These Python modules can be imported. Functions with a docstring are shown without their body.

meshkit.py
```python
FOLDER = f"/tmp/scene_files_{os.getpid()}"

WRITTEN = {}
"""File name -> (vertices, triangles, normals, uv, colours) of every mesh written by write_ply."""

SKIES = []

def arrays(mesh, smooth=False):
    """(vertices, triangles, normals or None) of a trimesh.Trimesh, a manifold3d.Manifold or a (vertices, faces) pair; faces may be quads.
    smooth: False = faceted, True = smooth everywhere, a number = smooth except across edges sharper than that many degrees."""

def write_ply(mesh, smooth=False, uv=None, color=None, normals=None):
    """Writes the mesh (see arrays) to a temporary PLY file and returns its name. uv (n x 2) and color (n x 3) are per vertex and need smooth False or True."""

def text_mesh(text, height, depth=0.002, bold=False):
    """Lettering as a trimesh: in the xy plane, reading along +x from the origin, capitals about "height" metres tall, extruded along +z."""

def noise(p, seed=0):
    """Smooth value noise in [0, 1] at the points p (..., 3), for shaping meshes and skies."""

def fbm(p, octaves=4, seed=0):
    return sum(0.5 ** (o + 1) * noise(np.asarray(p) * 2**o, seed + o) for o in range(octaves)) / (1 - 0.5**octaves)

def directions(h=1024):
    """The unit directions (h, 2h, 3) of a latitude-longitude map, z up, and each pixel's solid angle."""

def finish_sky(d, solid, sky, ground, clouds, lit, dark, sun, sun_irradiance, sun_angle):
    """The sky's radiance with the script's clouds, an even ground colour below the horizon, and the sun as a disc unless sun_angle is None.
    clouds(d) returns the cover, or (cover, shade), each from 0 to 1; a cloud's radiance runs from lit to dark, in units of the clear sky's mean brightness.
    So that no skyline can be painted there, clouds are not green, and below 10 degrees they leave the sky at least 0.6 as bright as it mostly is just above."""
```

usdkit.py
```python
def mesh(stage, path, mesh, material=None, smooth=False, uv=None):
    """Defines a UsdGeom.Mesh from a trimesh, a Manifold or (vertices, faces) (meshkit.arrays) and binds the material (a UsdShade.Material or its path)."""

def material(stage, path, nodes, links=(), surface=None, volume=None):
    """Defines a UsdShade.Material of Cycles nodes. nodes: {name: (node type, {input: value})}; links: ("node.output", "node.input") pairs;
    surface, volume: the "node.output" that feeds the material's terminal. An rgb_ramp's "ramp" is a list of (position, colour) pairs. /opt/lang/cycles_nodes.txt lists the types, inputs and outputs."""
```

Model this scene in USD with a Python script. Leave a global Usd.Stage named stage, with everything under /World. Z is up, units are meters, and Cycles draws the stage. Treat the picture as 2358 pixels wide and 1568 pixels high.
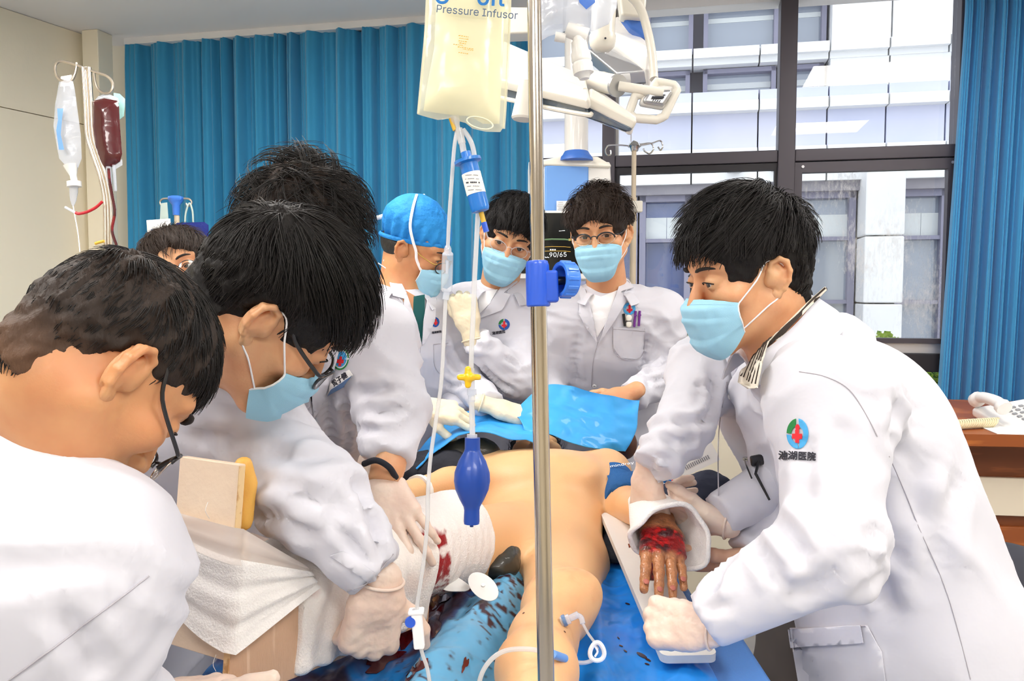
import math, random, glob
import numpy as np, trimesh, shapely, shapely.geometry as sg
import manifold3d as m3
from scipy.spatial import cKDTree
from scipy import ndimage
import usdkit, meshkit
from pxr import Usd, UsdGeom, UsdLux, UsdShade, Sdf, Gf, Vt

random.seed(7)
RNG = np.random.default_rng(11)
stage = Usd.Stage.CreateInMemory()
UsdGeom.SetStageUpAxis(stage, 'Z')
UsdGeom.SetStageMetersPerUnit(stage, 1.0)
UsdGeom.Xform.Define(stage, '/World')
UsdGeom.Scope.Define(stage, '/World/Looks')

# ------------------------------------------------------------------ camera, sky, lights, exposure
F_PX, CX, CY, PITCH, CAMH = 1900.0, 1179.0, 784.0, math.radians(3.61), 1.5
cam = UsdGeom.Camera.Define(stage, '/World/camera')
cam.CreateHorizontalApertureAttr(36.0)
cam.CreateVerticalApertureAttr(36.0 * 1568 / 2358)
cam.CreateFocalLengthAttr(36.0 * F_PX / 2358)
cam.CreateClippingRangeAttr(Gf.Vec2f(0.05, 200))
cam.AddTranslateOp().Set(Gf.Vec3d(0, 0, CAMH))
cam.AddRotateXOp().Set(90 - math.degrees(PITCH))
cam.CreateExposureAttr(1.05)
CAM = np.array([0, 0, CAMH])
FWD = np.array([0, math.cos(PITCH), -math.sin(PITCH)])
UP = np.array([0, math.sin(PITCH), math.cos(PITCH)])
RIGHT = np.array([1.0, 0, 0])

usdkit.material(stage, '/World/Looks/overcast_sky', {
    'tc': ('texture_coordinate', {}), 'n': ('noise_texture', {'scale': 2.2, 'detail': 4.0}),
    'r': ('rgb_ramp', {'ramp': [(0.3, (0.80, 0.87, 1.0)), (0.7, (1.0, 1.0, 1.0))]}),
    'b': ('background_shader', {'strength': 0.85})},
    [('tc.generated', 'n.vector'), ('n.fac', 'r.fac'), ('r.color', 'b.color')], surface='b.background')
dome = UsdLux.DomeLight.Define(stage, '/World/sky')
dome.CreateIntensityAttr(1.0)
UsdShade.MaterialBindingAPI.Apply(dome.GetPrim()).Bind(UsdShade.Material.Get(stage, '/World/Looks/overcast_sky'))
# six flat panel luminaires recessed in the ceiling: (x, y, size x, size y)
CEIL = 2.69
PANELS = [(-1.75, 1.55, .6, .6), (-0.62, 2.35, .6, .6), (-1.25, 0.55, .6, .6), (1.34, 2.13, .5, .48), (1.02, 0.60, .62, .46), (0.95, -0.9, 1.2, .6), (-1.0, -1.3, 1.2, .6), (2.7, 0.9, .6, .6)]
PANEL_POWER = 4.6

# ------------------------------------------------------------------ helpers
V = lambda *a: np.array(a, float)


def W(px, py, d):
    """the world point at distance d (along the camera's axis) on the ray through a pixel of the photograph"""
    return CAM + d * (FWD + (px - CX) / F_PX * RIGHT + (CY - py) / F_PX * UP)


def RAY(px, py):
    return FWD + (px - CX) / F_PX * RIGHT + (CY - py) / F_PX * UP


def PIX(p):
    q = np.asarray(p, float) - CAM
    z = q @ FWD
    return np.stack([CX + F_PX * (q @ RIGHT) / z, CY - F_PX * (q @ UP) / z, z], -1)


def unit(v):
    v = np.asarray(v, float)
    return v / np.maximum(np.linalg.norm(v, axis=-1, keepdims=True), 1e-12)


USED = {}


def numbered(path):
    k = USED.get(path, 0)
    USED[path] = k + 1
    return path if k == 0 else f'{path}_{k:03d}'


class Node:
    def __init__(self, path, loc):
        self.path, self.loc = path, np.asarray(loc, float)
        self.prim = stage.GetPrimAtPath(path)


def setdata(prim, label=None, cat=None, group=None, kind=None):
    for k, v in (('label', label), ('category', cat), ('group', group), ('kind', kind)):
        if v:
            prim.SetCustomDataByKey(k, v)


def thing(name, label, cat, loc=(0, 0, 0), group=None, kind=None):
    p = numbered('/World/' + name)
    x = UsdGeom.Xform.Define(stage, p)
    x.AddTranslateOp().Set(Gf.Vec3d(*map(float, loc)))
    setdata(x.GetPrim(), label, cat, group, kind)
    return Node(p, loc)


def part(parent, name, mesh, mat, label=None, smooth=40, color=None, kind=None):
    p = numbered(parent.path + '/' + name)
    v, f, n = meshkit.arrays(mesh, True if color is not None else smooth)
    g = usdkit.mesh(stage, p, (v - parent.loc, f), MATS[mat])
    if n is not None:
        g.CreateNormalsAttr(Vt.Vec3fArray.FromNumpy(n.astype(np.float32)))
        g.SetNormalsInterpolation('vertex')
    if color is not None:
        UsdGeom.PrimvarsAPI(g).CreatePrimvar('tint', Sdf.ValueTypeNames.Color3fArray, 'vertex').Set(Vt.Vec3fArray.FromNumpy(np.asarray(color, np.float32)))
    setdata(g.GetPrim(), label, None, None, kind)
    nd = Node(p, parent.loc)
    return nd


ROOT = Node('/World', (0, 0, 0))


def solo(name, mesh, mat, label=None, cat=None, group=None, kind=None, smooth=40, color=None):
    nd = part(ROOT, name, mesh, mat, label, smooth, color, kind)
    setdata(nd.prim, None, cat, group)
    return nd


def struct(name, mesh, mat, smooth=False, color=None):
    return solo(name, mesh, mat, kind='structure', smooth=smooth, color=color)


cat_ = trimesh.util.concatenate


def join(*ms):
    vs, fs, o = [], [], 0
    for m in ms:
        v, f, _ = meshkit.arrays(m)
        vs.append(v)
        fs.append(f + o)
        o += len(v)
    return trimesh.Trimesh(np.vstack(vs), np.vstack(fs), process=False)


def basis(z, x=None):
    """rotation matrix with columns x, y, z; z along the given direction"""
    z = unit(z)
    x = V(1, 0, 0) if x is None else np.asarray(x, float)
    x = x - z * (x @ z)
    if np.linalg.norm(x) < 1e-4:
        x = V(0, 1, 0) - z * z[1]
    x = unit(x)
    return np.stack([x, np.cross(z, x), z], 1)


def put(m, R=None, t=None):
    v, f, _ = meshkit.arrays(m)
    if R is not None:
        v = v @ np.asarray(R).T
    if t is not None:
        v = v + np.asarray(t)
    return trimesh.Trimesh(v, f, process=False)


def box(sx, sy, sz, c=(0, 0, 0), R=None, r=0.0, seg=8):
    if r <= 0:
        m = trimesh.creation.box([sx, sy, sz])
    else:
        s = m3.Manifold.sphere(r, seg)
        m = m3.Manifold.batch_hull([s.translate([i * (sx / 2 - r), j * (sy / 2 - r), k * (sz / 2 - r)]) for i in (-1, 1) for j in (-1, 1) for k in (-1, 1)])
    return put(m, R, c)


def boxmm(a, b, r=0.0):
    a, b = np.minimum(a, b), np.maximum(a, b)
    return box(*(b - a), c=(a + b) / 2, r=r)


def beam(a, b, w, h, r=0.0, x=None):
    """a bar from a to b, w wide along x and h along the third axis"""
    a, b = np.asarray(a, float), np.asarray(b, float)
    return box(w, h, np.linalg.norm(b - a), (a + b) / 2, basis(b - a, x), r)


def smooth_path(pts, n=8):
    """Catmull-Rom through pts"""
    p = np.asarray(pts, float)
    p = np.vstack([2 * p[0] - p[1], p, 2 * p[-1] - p[-2]])
    out = []
    for i in range(1, len(p) - 2):
        t = np.linspace(0, 1, n, endpoint=False)[:, None]
        a, b, c, d = p[i - 1], p[i], p[i + 1], p[i + 2]
        out.append(.5 * ((2 * b) + (c - a) * t + (2 * a - 5 * b + 4 * c - d) * t ** 2 + (3 * b - a - 3 * c + d) * t ** 3))
    return np.vstack(out + [p[-2:-1]])


def tube(pts, r, seg=10, cap=True, flat=1.0, up=None, closed=False):
    """sweep of a circle (or ellipse) along pts; r may vary"""
    p = np.asarray(pts, float)
    n = len(p)
    r = np.broadcast_to(np.asarray(r, float), (n,))
    t = unit(np.gradient(p, axis=0))
    if closed:
        t = unit(np.roll(p, -1, 0) - np.roll(p, 1, 0))
    u = np.zeros_like(p)
    u0 = np.asarray(up, float) if up is not None else (V(0, 0, 1) if abs(t[0][2]) < .9 else V(1, 0, 0))
    for i in range(n):
        u0 = u0 - t[i] * (u0 @ t[i])
        u0 = u0 / max(np.linalg.norm(u0), 1e-9)
        u[i] = u0
        if up is not None:
            u0 = np.asarray(up, float)
    w = np.cross(t, u)
    a = np.arange(seg) / seg * 2 * np.pi
    v = p[:, None] + r[:, None, None] * (np.cos(a)[None, :, None] * u[:, None] * flat + np.sin(a)[None, :, None] * w[:, None])
    v = v.reshape(-1, 3)
    f = []
    m = n if closed else n - 1
    i, j = np.meshgrid(np.arange(m), np.arange(seg), indexing='ij')
    i2, j2 = (i + 1) % n, (j + 1) % seg
    q = np.stack([i * seg + j, i * seg + j2, i2 * seg + j2, i2 * seg + j], -1).reshape(-1, 4)
    f = np.vstack([q[:, [0, 2, 1]], q[:, [0, 3, 2]]])
    if cap and not closed:
        v = np.vstack([v, p[0], p[-1]])
        k, b = np.arange(seg), (n - 1) * seg
        f = np.vstack([f, np.stack([np.full(seg, n * seg), k, (k + 1) % seg], 1), np.stack([np.full(seg, n * seg + 1), b + (k + 1) % seg, b + k], 1)])
    m_ = trimesh.Trimesh(v, f, process=False)
    if m_.volume < 0:
        m_.faces = m_.faces[:, ::-1]
    return m_


def rod(a, b, r, seg=16, r2=None):
    a, b = np.asarray(a, float), np.asarray(b, float)
    r2 = r if r2 is None else r2
    return tube([a, b], [r, r2], seg)


def lathe(profile, seg=24, R=None, t=None):
    """profile: (radius, z) pairs"""
    p = np.asarray(profile, float)
    pts = np.stack([np.zeros(len(p)), np.zeros(len(p)), p[:, 1]], 1)
    a = np.arange(seg) / seg * 2 * np.pi
    v = np.stack([p[:, 0:1] * np.cos(a), p[:, 0:1] * np.sin(a), np.repeat(p[:, 1:2], seg, 1)], -1).reshape(-1, 3)
    i, j = np.meshgrid(np.arange(len(p) - 1), np.arange(seg), indexing='ij')
    j2 = (j + 1) % seg
    q = np.stack([i * seg + j, i * seg + j2, (i + 1) * seg + j2, (i + 1) * seg + j], -1).reshape(-1, 4)
    f = np.vstack([q[:, [0, 1, 2]], q[:, [0, 2, 3]]])
    n = len(v)
    v = np.vstack([v, pts[0], pts[-1]])
    k, b = np.arange(seg), (len(p) - 1) * seg
    f = np.vstack([f, np.stack([np.full(seg, n), (k + 1) % seg, k], 1), np.stack([np.full(seg, n + 1), b + k, b + (k + 1) % seg], 1)])
    m = trimesh.Trimesh(v, f, process=False)
    if m.volume < 0:
        m.faces = m.faces[:, ::-1]
    return put(m, R, t)


def lathe_at(a, b, profile, seg=24):
    """profile along the axis from a to b; z in the profile is a fraction of its length"""
    a, b = np.asarray(a, float), np.asarray(b, float)
    L = np.linalg.norm(b - a)
    return lathe([(r, z * L) for r, z in profile], seg, basis(b - a), a)


def sheet(P, th):
    """a solid sheet of thickness th from a grid of points P (n, m, 3)"""
    n, m, _ = P.shape
    du, dv = np.gradient(P, axis=0), np.gradient(P, axis=1)
    N = unit(np.cross(du, dv))
    A, B = (P + N * th / 2).reshape(-1, 3), (P - N * th / 2).reshape(-1, 3)
    i, j = np.meshgrid(np.arange(n - 1), np.arange(m - 1), indexing='ij')
    q = np.stack([i * m + j, (i + 1) * m + j, (i + 1) * m + j + 1, i * m + j + 1], -1).reshape(-1, 4)
    k = n * m
    rim = np.concatenate([np.arange(m), np.arange(1, n) * m + m - 1, (n - 1) * m + np.arange(m - 2, -1, -1), np.arange(n - 2, 0, -1) * m])
    r2 = np.roll(rim, -1)
    side = np.stack([rim, rim + k, r2 + k, r2], 1)
    f4 = np.vstack([q, q[:, ::-1] + k, side[:, ::-1]])
    me = trimesh.Trimesh(np.vstack([A, B]), np.vstack([f4[:, [0, 1, 2]], f4[:, [0, 2, 3]]]), process=False)
    if me.volume < 0:
        me.faces = me.faces[:, ::-1]
    return me


def plate(poly, th, O, U, Vv, simplify=None):
    """extrude a shapely polygon (in metres) placed at O with axes U, V"""
    if not hasattr(poly, 'geom_type'):
        poly = sg.Polygon(poly)
    U, Vv = unit(U), unit(Vv)
    N = np.cross(U, Vv)
    ms = [trimesh.creation.extrude_polygon(g, th, engine='earcut') for g in getattr(poly, 'geoms', [poly])]
    m = join(*ms)
    return put(m, np.stack([U, Vv, N], 1), O)


def text_shape(text, height, cjk=True):
    """outline of a line of lettering (shapely), capitals about height tall; Chinese glyphs from the renderer's own fonts"""
    from PIL import Image, ImageDraw, ImageFont
    from shapely import affinity
    fonts = glob.glob('/opt/blender-*/*/datafiles/fonts/Noto Sans CJK*') if cjk else []
    font = ImageFont.truetype((fonts or glob.glob('/opt/blender-*/*/datafiles/fonts/Inter.woff2'))[0], 96)
    x0, y0, x1, y1 = font.getbbox(text, anchor='ls', stroke_width=2)
    im = Image.new('L', (x1 - x0 + 8, y1 - y0 + 8))
    ImageDraw.Draw(im).text((4 - x0, 4 - y0), text, 255, font, anchor='ls', stroke_width=2)
    on = np.pad(np.asarray(im) > 127, ((0, 0), (1, 1))).astype(np.int8)
    rows, st = np.nonzero(np.diff(on, axis=1) == 1)
    en = np.nonzero(np.diff(on, axis=1) == -1)[1]
    shp = shapely.union_all(shapely.box(st, -rows - 1, en, -rows)).buffer(.6).buffer(-.6).simplify(1.2)
    s = height / 85.
    return affinity.affine_transform(shp, [s, 0, 0, s, -4 * s, (4 - y0) * s])


def text_at(text, height, O, U, Vv, depth=.0008, cjk=False, bold=False):
    U, Vv = unit(U), unit(Vv)
    m = meshkit.text_mesh(text, height, depth, bold)
    return put(m, np.stack([U, Vv, np.cross(U, Vv)], 1), O)


# ------------------------------------------------------------------ signed distance fields and surface nets
class SDF:
    """smooth union of round cones and ellipsoids, with cuts; evaluated on a grid"""

    def __init__(self):
        self.ops = []

    def cone(self, a, b, ra, rb, k=.02, flat=None, cut=False):
        """flat: (direction, factor) squeezes the section along the direction"""
        a, b = np.asarray(a, float), np.asarray(b, float)
        lo, hi = np.minimum(a - ra, b - rb), np.maximum(a + ra, b + rb)
        self.ops.append(('cone', a, b, ra, rb, k, flat, cut, lo, hi))
        return self

    def chain(self, pts, rs, k=.02, flat=None):
        for i in range(len(pts) - 1):
            self.cone(pts[i], pts[i + 1], rs[i], rs[i + 1], k, flat)
        return self

    def ell(self, c, r, k=.02, R=None, cut=False):
        c, r = np.asarray(c, float), np.broadcast_to(np.asarray(r, float), (3,)).astype(float)
        m = r.max() if R is not None else r
        self.ops.append(('ell', c, r, R, None, k, None, cut, c - m, c + m))
        return self

    def box(self, c, h, rad, k=.02, R=None, cut=False):
        c, h = np.asarray(c, float), np.asarray(h, float)
        m = np.full(3, np.linalg.norm(h)) + rad
        self.ops.append(('box', c, h, R, rad, k, None, cut, c - m, c + m))
        return self

    def _d(self, o, p):
        if o[0] == 'cone':
            _, a, b, ra, rb, k, flat = o[:7]
            ba = b - a
            L2 = max(ba @ ba, 1e-12)
            pa = p - a
            t = np.clip(pa @ ba / L2, 0, 1)
            d = pa - t[..., None] * ba
            if flat is not None:
                fdir = np.asarray(flat[0], float)
                s = d @ fdir
                d = d + s[..., None] * fdir * (1 / flat[1] - 1)
                return (np.sqrt((d * d).sum(-1)) - (ra + (rb - ra) * t)) * min(1, flat[1] + .25)
            return np.sqrt((d * d).sum(-1)) - (ra + (rb - ra) * t)
        if o[0] == 'ell':
            _, c, r, R = o[:4]
            q = p - c
            if R is not None:
                q = q @ R
            k0 = np.sqrt(((q / r) ** 2).sum(-1))
            k1 = np.sqrt(((q / r ** 2) ** 2).sum(-1))
            return np.where(k1 > 1e-9, k0 * (k0 - 1) / np.maximum(k1, 1e-9), -r.min())
        _, c, h, R, rad = o[:5]
        q = p - c
        if R is not None:
            q = q @ R
        q = np.abs(q) - h
        return np.sqrt((np.maximum(q, 0) ** 2).sum(-1)) + np.minimum(q.max(-1), 0) - rad

    def bounds(self):
        u = [o for o in self.ops if not o[7]]
        return np.min([o[8] for o in u], 0), np.max([o[9] for o in u], 0)

    def mesh(self, h, lo=None, hi=None, smooth=1, offset=0.0, mod=None):
        l0, h0 = self.bounds()
        lo = l0 - 3 * h - offset if lo is None else np.asarray(lo, float)
        hi = h0 + 3 * h + offset if hi is None else np.asarray(hi, float)
        n = np.ceil((hi - lo) / h).astype(int) + 1
        F = np.full(n, 1.0, np.float32)
        ax = [lo[i] + np.arange(n[i]) * h for i in range(3)]
        for o in self.ops:
            k = o[5]
            m = k + 2 * h + offset
            a = np.clip(np.floor((o[8] - m - lo) / h).astype(int), 0, n)
            b = np.clip(np.ceil((o[9] + m - lo) / h).astype(int) + 1, 0, n)
            if (b <= a).any():
                continue
            sl = tuple(slice(a[i], b[i]) for i in range(3))
            g = np.stack(np.meshgrid(*[ax[i][sl[i]] for i in range(3)], indexing='ij'), -1)
            d = self._d(o, g).astype(np.float32)
            A = F[sl]
            if o[7]:
                hh = np.maximum(k - np.abs(A + d), 0) / max(k, 1e-9)
                F[sl] = np.maximum(A, -d) + hh * hh * k * .25
            else:
                hh = np.maximum(k - np.abs(A - d), 0) / max(k, 1e-9)
                F[sl] = np.minimum(A, d) - hh * hh * k * .25
        if mod is not None:
            g = np.stack(np.meshgrid(*ax, indexing='ij'), -1)
            F = mod(F, g)
        F = F - offset
        return nets(F, lo, h, smooth)


def nets(F, lo, h, smooth=1):
    F = F.copy()
    for s in range(3):
        idx = [slice(None)] * 3
        for e in (0, -1):
            idx[s] = e
            F[tuple(idx)] = np.maximum(F[tuple(idx)], 1e-4)
    S = F < 0
    n = np.array(F.shape)
    cnt = np.zeros(n - 1, np.int8)
    for a, b, c in np.ndindex(2, 2, 2):
        cnt += S[a:n[0] - 1 + a, b:n[1] - 1 + b, c:n[2] - 1 + c]
    act = (cnt > 0) & (cnt < 8)
    ci = np.argwhere(act)
    vid = np.full(n - 1, -1, np.int32)
    vid[act] = np.arange(len(ci))
    acc, num = np.zeros((len(ci), 3)), np.zeros(len(ci))
    for ax in range(3):
        e = np.eye(3, dtype=int)[ax]
        o1, o2 = [np.eye(3, dtype=int)[i] for i in range(3) if i != ax]
        for u, w in ((0, 0), (0, 1), (1, 0), (1, 1)):
            p0 = ci + u * o1 + w * o2
            p1 = p0 + e
            f0, f1 = F[tuple(p0.T)], F[tuple(p1.T)]
            x = (f0 < 0) != (f1 < 0)
            t = np.where(x, f0 / np.where(x, f0 - f1, 1), 0)
            acc[x] += (p0 + t[:, None] * e)[x]
            num[x] += 1
    v = acc / num[:, None]
    faces = []
    for ax in range(3):
        e = np.eye(3, dtype=int)[ax]
        b_, c_ = [np.eye(3, dtype=int)[(ax + i) % 3] for i in (1, 2)]
        sl0 = tuple(slice(0 if i == ax else 1, n[i] - 1) for i in range(3))
        sl1 = tuple(slice(1, n[i]) if i == ax else slice(1, n[i] - 1) for i in range(3))
        A, B = S[sl0], S[sl1]
        for flip, m in ((False, A & ~B), (True, ~A & B)):
            p = np.argwhere(m) + np.array([0 if i == ax else 1 for i in range(3)])
            if not len(p):
                continue
            q = [vid[tuple((p - x).T)] for x in (b_ * 0, b_, b_ + c_, c_)]
            q = np.stack(q, 1)
            if flip:
                q = q[:, ::-1]
            faces += [q[:, [0, 1, 2]], q[:, [0, 2, 3]]]
    f = np.vstack(faces)
    f = f[(f >= 0).all(1)]
    v = lo + v * h
    v = relax(v, f, smooth)
    m = trimesh.Trimesh(v, f, process=False)
    if m.volume < 0:
        m.faces = m.faces[:, ::-1]
    return m


def relax(v, f, it, lam=.5, mu=-.52):
    if it <= 0:
        return v
    e = np.vstack([f[:, [0, 1]], f[:, [1, 2]], f[:, [2, 0]]])
    from scipy.sparse import coo_matrix
    A = coo_matrix((np.ones(2 * len(e)), (np.r_[e[:, 0], e[:, 1]], np.r_[e[:, 1], e[:, 0]])), shape=(len(v), len(v))).tocsr()
    A.data[:] = 1
    deg = np.maximum(np.asarray(A.sum(1)).ravel(), 1)[:, None]
    for _ in range(it):
        v = v + lam * (A @ v / deg - v)
        v = v + mu * (A @ v / deg - v)
    return v


def normals(m):
    v, f, n = meshkit.arrays(m, True)
    return n


def displace(m, amount, it=0):
    n = normals(m)
    v = np.asarray(m.vertices) + n * np.asarray(amount)[:, None]
    return trimesh.Trimesh(relax(v, m.faces, it), m.faces, process=False)


def hit(m, px, offset=0.0, want_normal=False, maxz=None):
    """points of the mesh first met by the rays through the given pixels, moved along the surface normal by offset"""
    px = np.atleast_2d(np.asarray(px, float))
    v, f = np.asarray(m.vertices), np.asarray(m.faces)
    P = PIX(v)
    T = P[f]
    lo, hi = px.min(0) - 2, px.max(0) + 2
    n3 = np.cross(v[f[:, 1]] - v[f[:, 0]], v[f[:, 2]] - v[f[:, 0]])
    front = (n3 * (v[f[:, 0]] - CAM)).sum(1) < 0
    sel = front & (T[:, :, 0].max(1) > lo[0]) & (T[:, :, 0].min(1) < hi[0]) & (T[:, :, 1].max(1) > lo[1]) & (T[:, :, 1].min(1) < hi[1]) & (T[:, :, 2].min(1) > 0)
    T, ids = T[sel], np.nonzero(sel)[0]
    N = normals(m)
    out, on = np.full((len(px), 3), np.nan), np.full((len(px), 3), np.nan)
    if len(T):
        a, b, c = T[:, 0, :2], T[:, 1, :2], T[:, 2, :2]
        den = (b[:, 1] - c[:, 1]) * (a[:, 0] - c[:, 0]) + (c[:, 0] - b[:, 0]) * (a[:, 1] - c[:, 1])
        den = np.where(np.abs(den) < 1e-12, 1e-12, den)
        for s in range(0, len(px), 128):
            x, y = px[s:s + 128, 0:1], px[s:s + 128, 1:2]
            l1 = ((b[:, 1] - c[:, 1]) * (x - c[:, 0]) + (c[:, 0] - b[:, 0]) * (y - c[:, 1])) / den
            l2 = ((c[:, 1] - a[:, 1]) * (x - c[:, 0]) + (a[:, 0] - c[:, 0]) * (y - c[:, 1])) / den
            l3 = 1 - l1 - l2
            ok = (l1 > -1e-3) & (l2 > -1e-3) & (l3 > -1e-3)
            z = np.where(ok, 1 / (l1 / T[:, 0, 2] + l2 / T[:, 1, 2] + l3 / T[:, 2, 2]), np.inf)
            k = z.argmin(1)
            r = np.arange(len(k))
            good = np.isfinite(z[r, k])
            zz = z[r, k]
            for i in np.nonzero(good)[0]:
                out[s + i] = W(px[s + i, 0], px[s + i, 1], zz[i])
                w = np.array([l1[i, k[i]], l2[i, k[i]], l3[i, k[i]]])
                on[s + i] = w @ N[f[ids[k[i]]]]
    bad = np.isnan(out[:, 0])
    if bad.any():
        if (~bad).any():
            j = cKDTree(px[~bad]).query(px[bad])[1]
            src = out[~bad][j]
            zz = PIX(src)[:, 2]
            out[bad] = [W(*q, z) for q, z in zip(px[bad], zz)]
            on[bad] = on[~bad][j]
        else:
            return (None, None) if want_normal else None
    on = unit(on)
    out = out + on * offset
    return (out, on) if want_normal else out


def decal(m, poly_px, th=.002, off=.001, step=9.0, smooth_it=2):
    """a thin piece of cloth or badge lying on the mesh m, with the outline given in the photograph's pixels"""
    poly = sg.Polygon(poly_px) if not hasattr(poly_px, 'geom_type') else poly_px
    if not poly.is_valid:
        poly = poly.buffer(0)
    v2, f2 = tri_poly(poly, step)
    P, N = hit(m, v2, 0.0, True)
    if P is None:
        return None
    e = np.vstack([f2[:, [0, 1]], f2[:, [1, 2]], f2[:, [2, 0]]])
    for _ in range(smooth_it):
        S, C = np.zeros_like(N), np.zeros(len(N))
        for a, b in ((0, 1), (1, 0)):
            np.add.at(S, e[:, a], N[e[:, b]])
        N = unit(N + S / 6)
    # bring outliers in depth (rays that slipped past the edge) back to their neighbours
    z = PIX(P)[:, 2]
    med = np.median(z)
    z = np.clip(z, med - .14, med + .14)
    P = np.array([W(*q, d) for q, d in zip(v2, z)])
    return solid_from(P + N * off, N, f2, th)


def solid_from(P, N, f, th):
    n = len(P)
    e = np.sort(np.vstack([f[:, [0, 1]], f[:, [1, 2]], f[:, [2, 0]]]), 1)
    u, inv, c = np.unique(e, axis=0, return_inverse=True, return_counts=True)
    d = np.vstack([f[:, [0, 1]], f[:, [1, 2]], f[:, [2, 0]]])[c[inv.ravel()] == 1]
    side = np.vstack([np.stack([d[:, 0], d[:, 0] + n, d[:, 1] + n], 1), np.stack([d[:, 0], d[:, 1] + n, d[:, 1]], 1)])
    F = np.vstack([f, f[:, ::-1] + n, side])
    m = trimesh.Trimesh(np.vstack([P + N * th, P]), F, process=False)
    if m.volume < 0:
        m.faces = m.faces[:, ::-1]
    return m


def tri_poly(poly, step):
    """triangulates a polygon (pixels) with inner points about step apart"""
    vs, fs, o = [], [], 0
    from scipy.spatial import Delaunay
    for g in getattr(poly, 'geoms', [poly]):
        ring = [g.exterior] + list(g.interiors)
        pts = []
        for r in ring:
            k = max(8, int(r.length / step))
            pts += [r.interpolate(t, normalized=True).coords[0] for t in np.arange(k) / k]
            pts += list(r.coords)[:-1]
        x0, y0, x1, y1 = g.bounds
        gx, gy = np.meshgrid(np.arange(x0, x1, step), np.arange(y0, y1, step))
        gp = np.stack([gx.ravel(), gy.ravel()], 1)
        if len(gp):
            inn = g.buffer(-step * .4)
            if not inn.is_empty:
                gp = gp[shapely.contains_xy(inn, gp[:, 0], gp[:, 1])]
                pts += [tuple(q) for q in gp]
        pts = np.unique(np.round(np.array(pts), 3), axis=0)
        t = Delaunay(pts).simplices
        c = pts[t].mean(1)
        t = t[shapely.contains_xy(g.buffer(1e-3), c[:, 0], c[:, 1])]
        a = pts[t]
        ar = (a[:, 1, 0] - a[:, 0, 0]) * (a[:, 2, 1] - a[:, 0, 1]) - (a[:, 1, 1] - a[:, 0, 1]) * (a[:, 2, 0] - a[:, 0, 0])
        t = t[np.abs(ar) > 1e-4]
        t = np.where((ar[np.abs(ar) > 1e-4] > 0)[:, None], t, t[:, ::-1])
        vs.append(pts)
        fs.append(t + o)
        o += len(pts)
    return np.vstack(vs), np.vstack(fs)


def line_on(m, px, r=.0012, off=.0006, n=6, flat=1.0):
    """a thin seam or cord lying on the mesh along a line of pixels"""
    p = smooth_path(np.asarray(px, float), n)
    P = hit(m, p, off)
    if P is None:
        return None
    k = np.array([.25, .5, .25])
    for _ in range(2):
        P[1:-1] = .25 * P[:-2] + .5 * P[1:-1] + .25 * P[2:]
    return tube(P, r, 6)


def crease(m, px, width, depth, n=5, base=None):
    """presses a fold (depth > 0) or raises a ridge (depth < 0) along a line of pixels on the side that faces the camera"""
    p = smooth_path(np.asarray(px, float), n)
    P = hit(base if base is not None else m, p)
    if P is None:
        return m
    v = np.asarray(m.vertices)
    d, j = cKDTree(P).query(v, distance_upper_bound=width * 3.5)
    ok = np.isfinite(d)
    s = np.linspace(0, 1, len(P))
    taper = np.minimum(1, 4 * np.minimum(s + .04, 1.04 - s))
    a = np.zeros(len(v))
    x = d[ok] / width
    a[ok] = -depth * taper[np.minimum(j[ok], len(P) - 1)] * (np.exp(-x * x) - .45 * np.exp(-((x - 1.9) / .8) ** 2))
    return displace(m, a)
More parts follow.
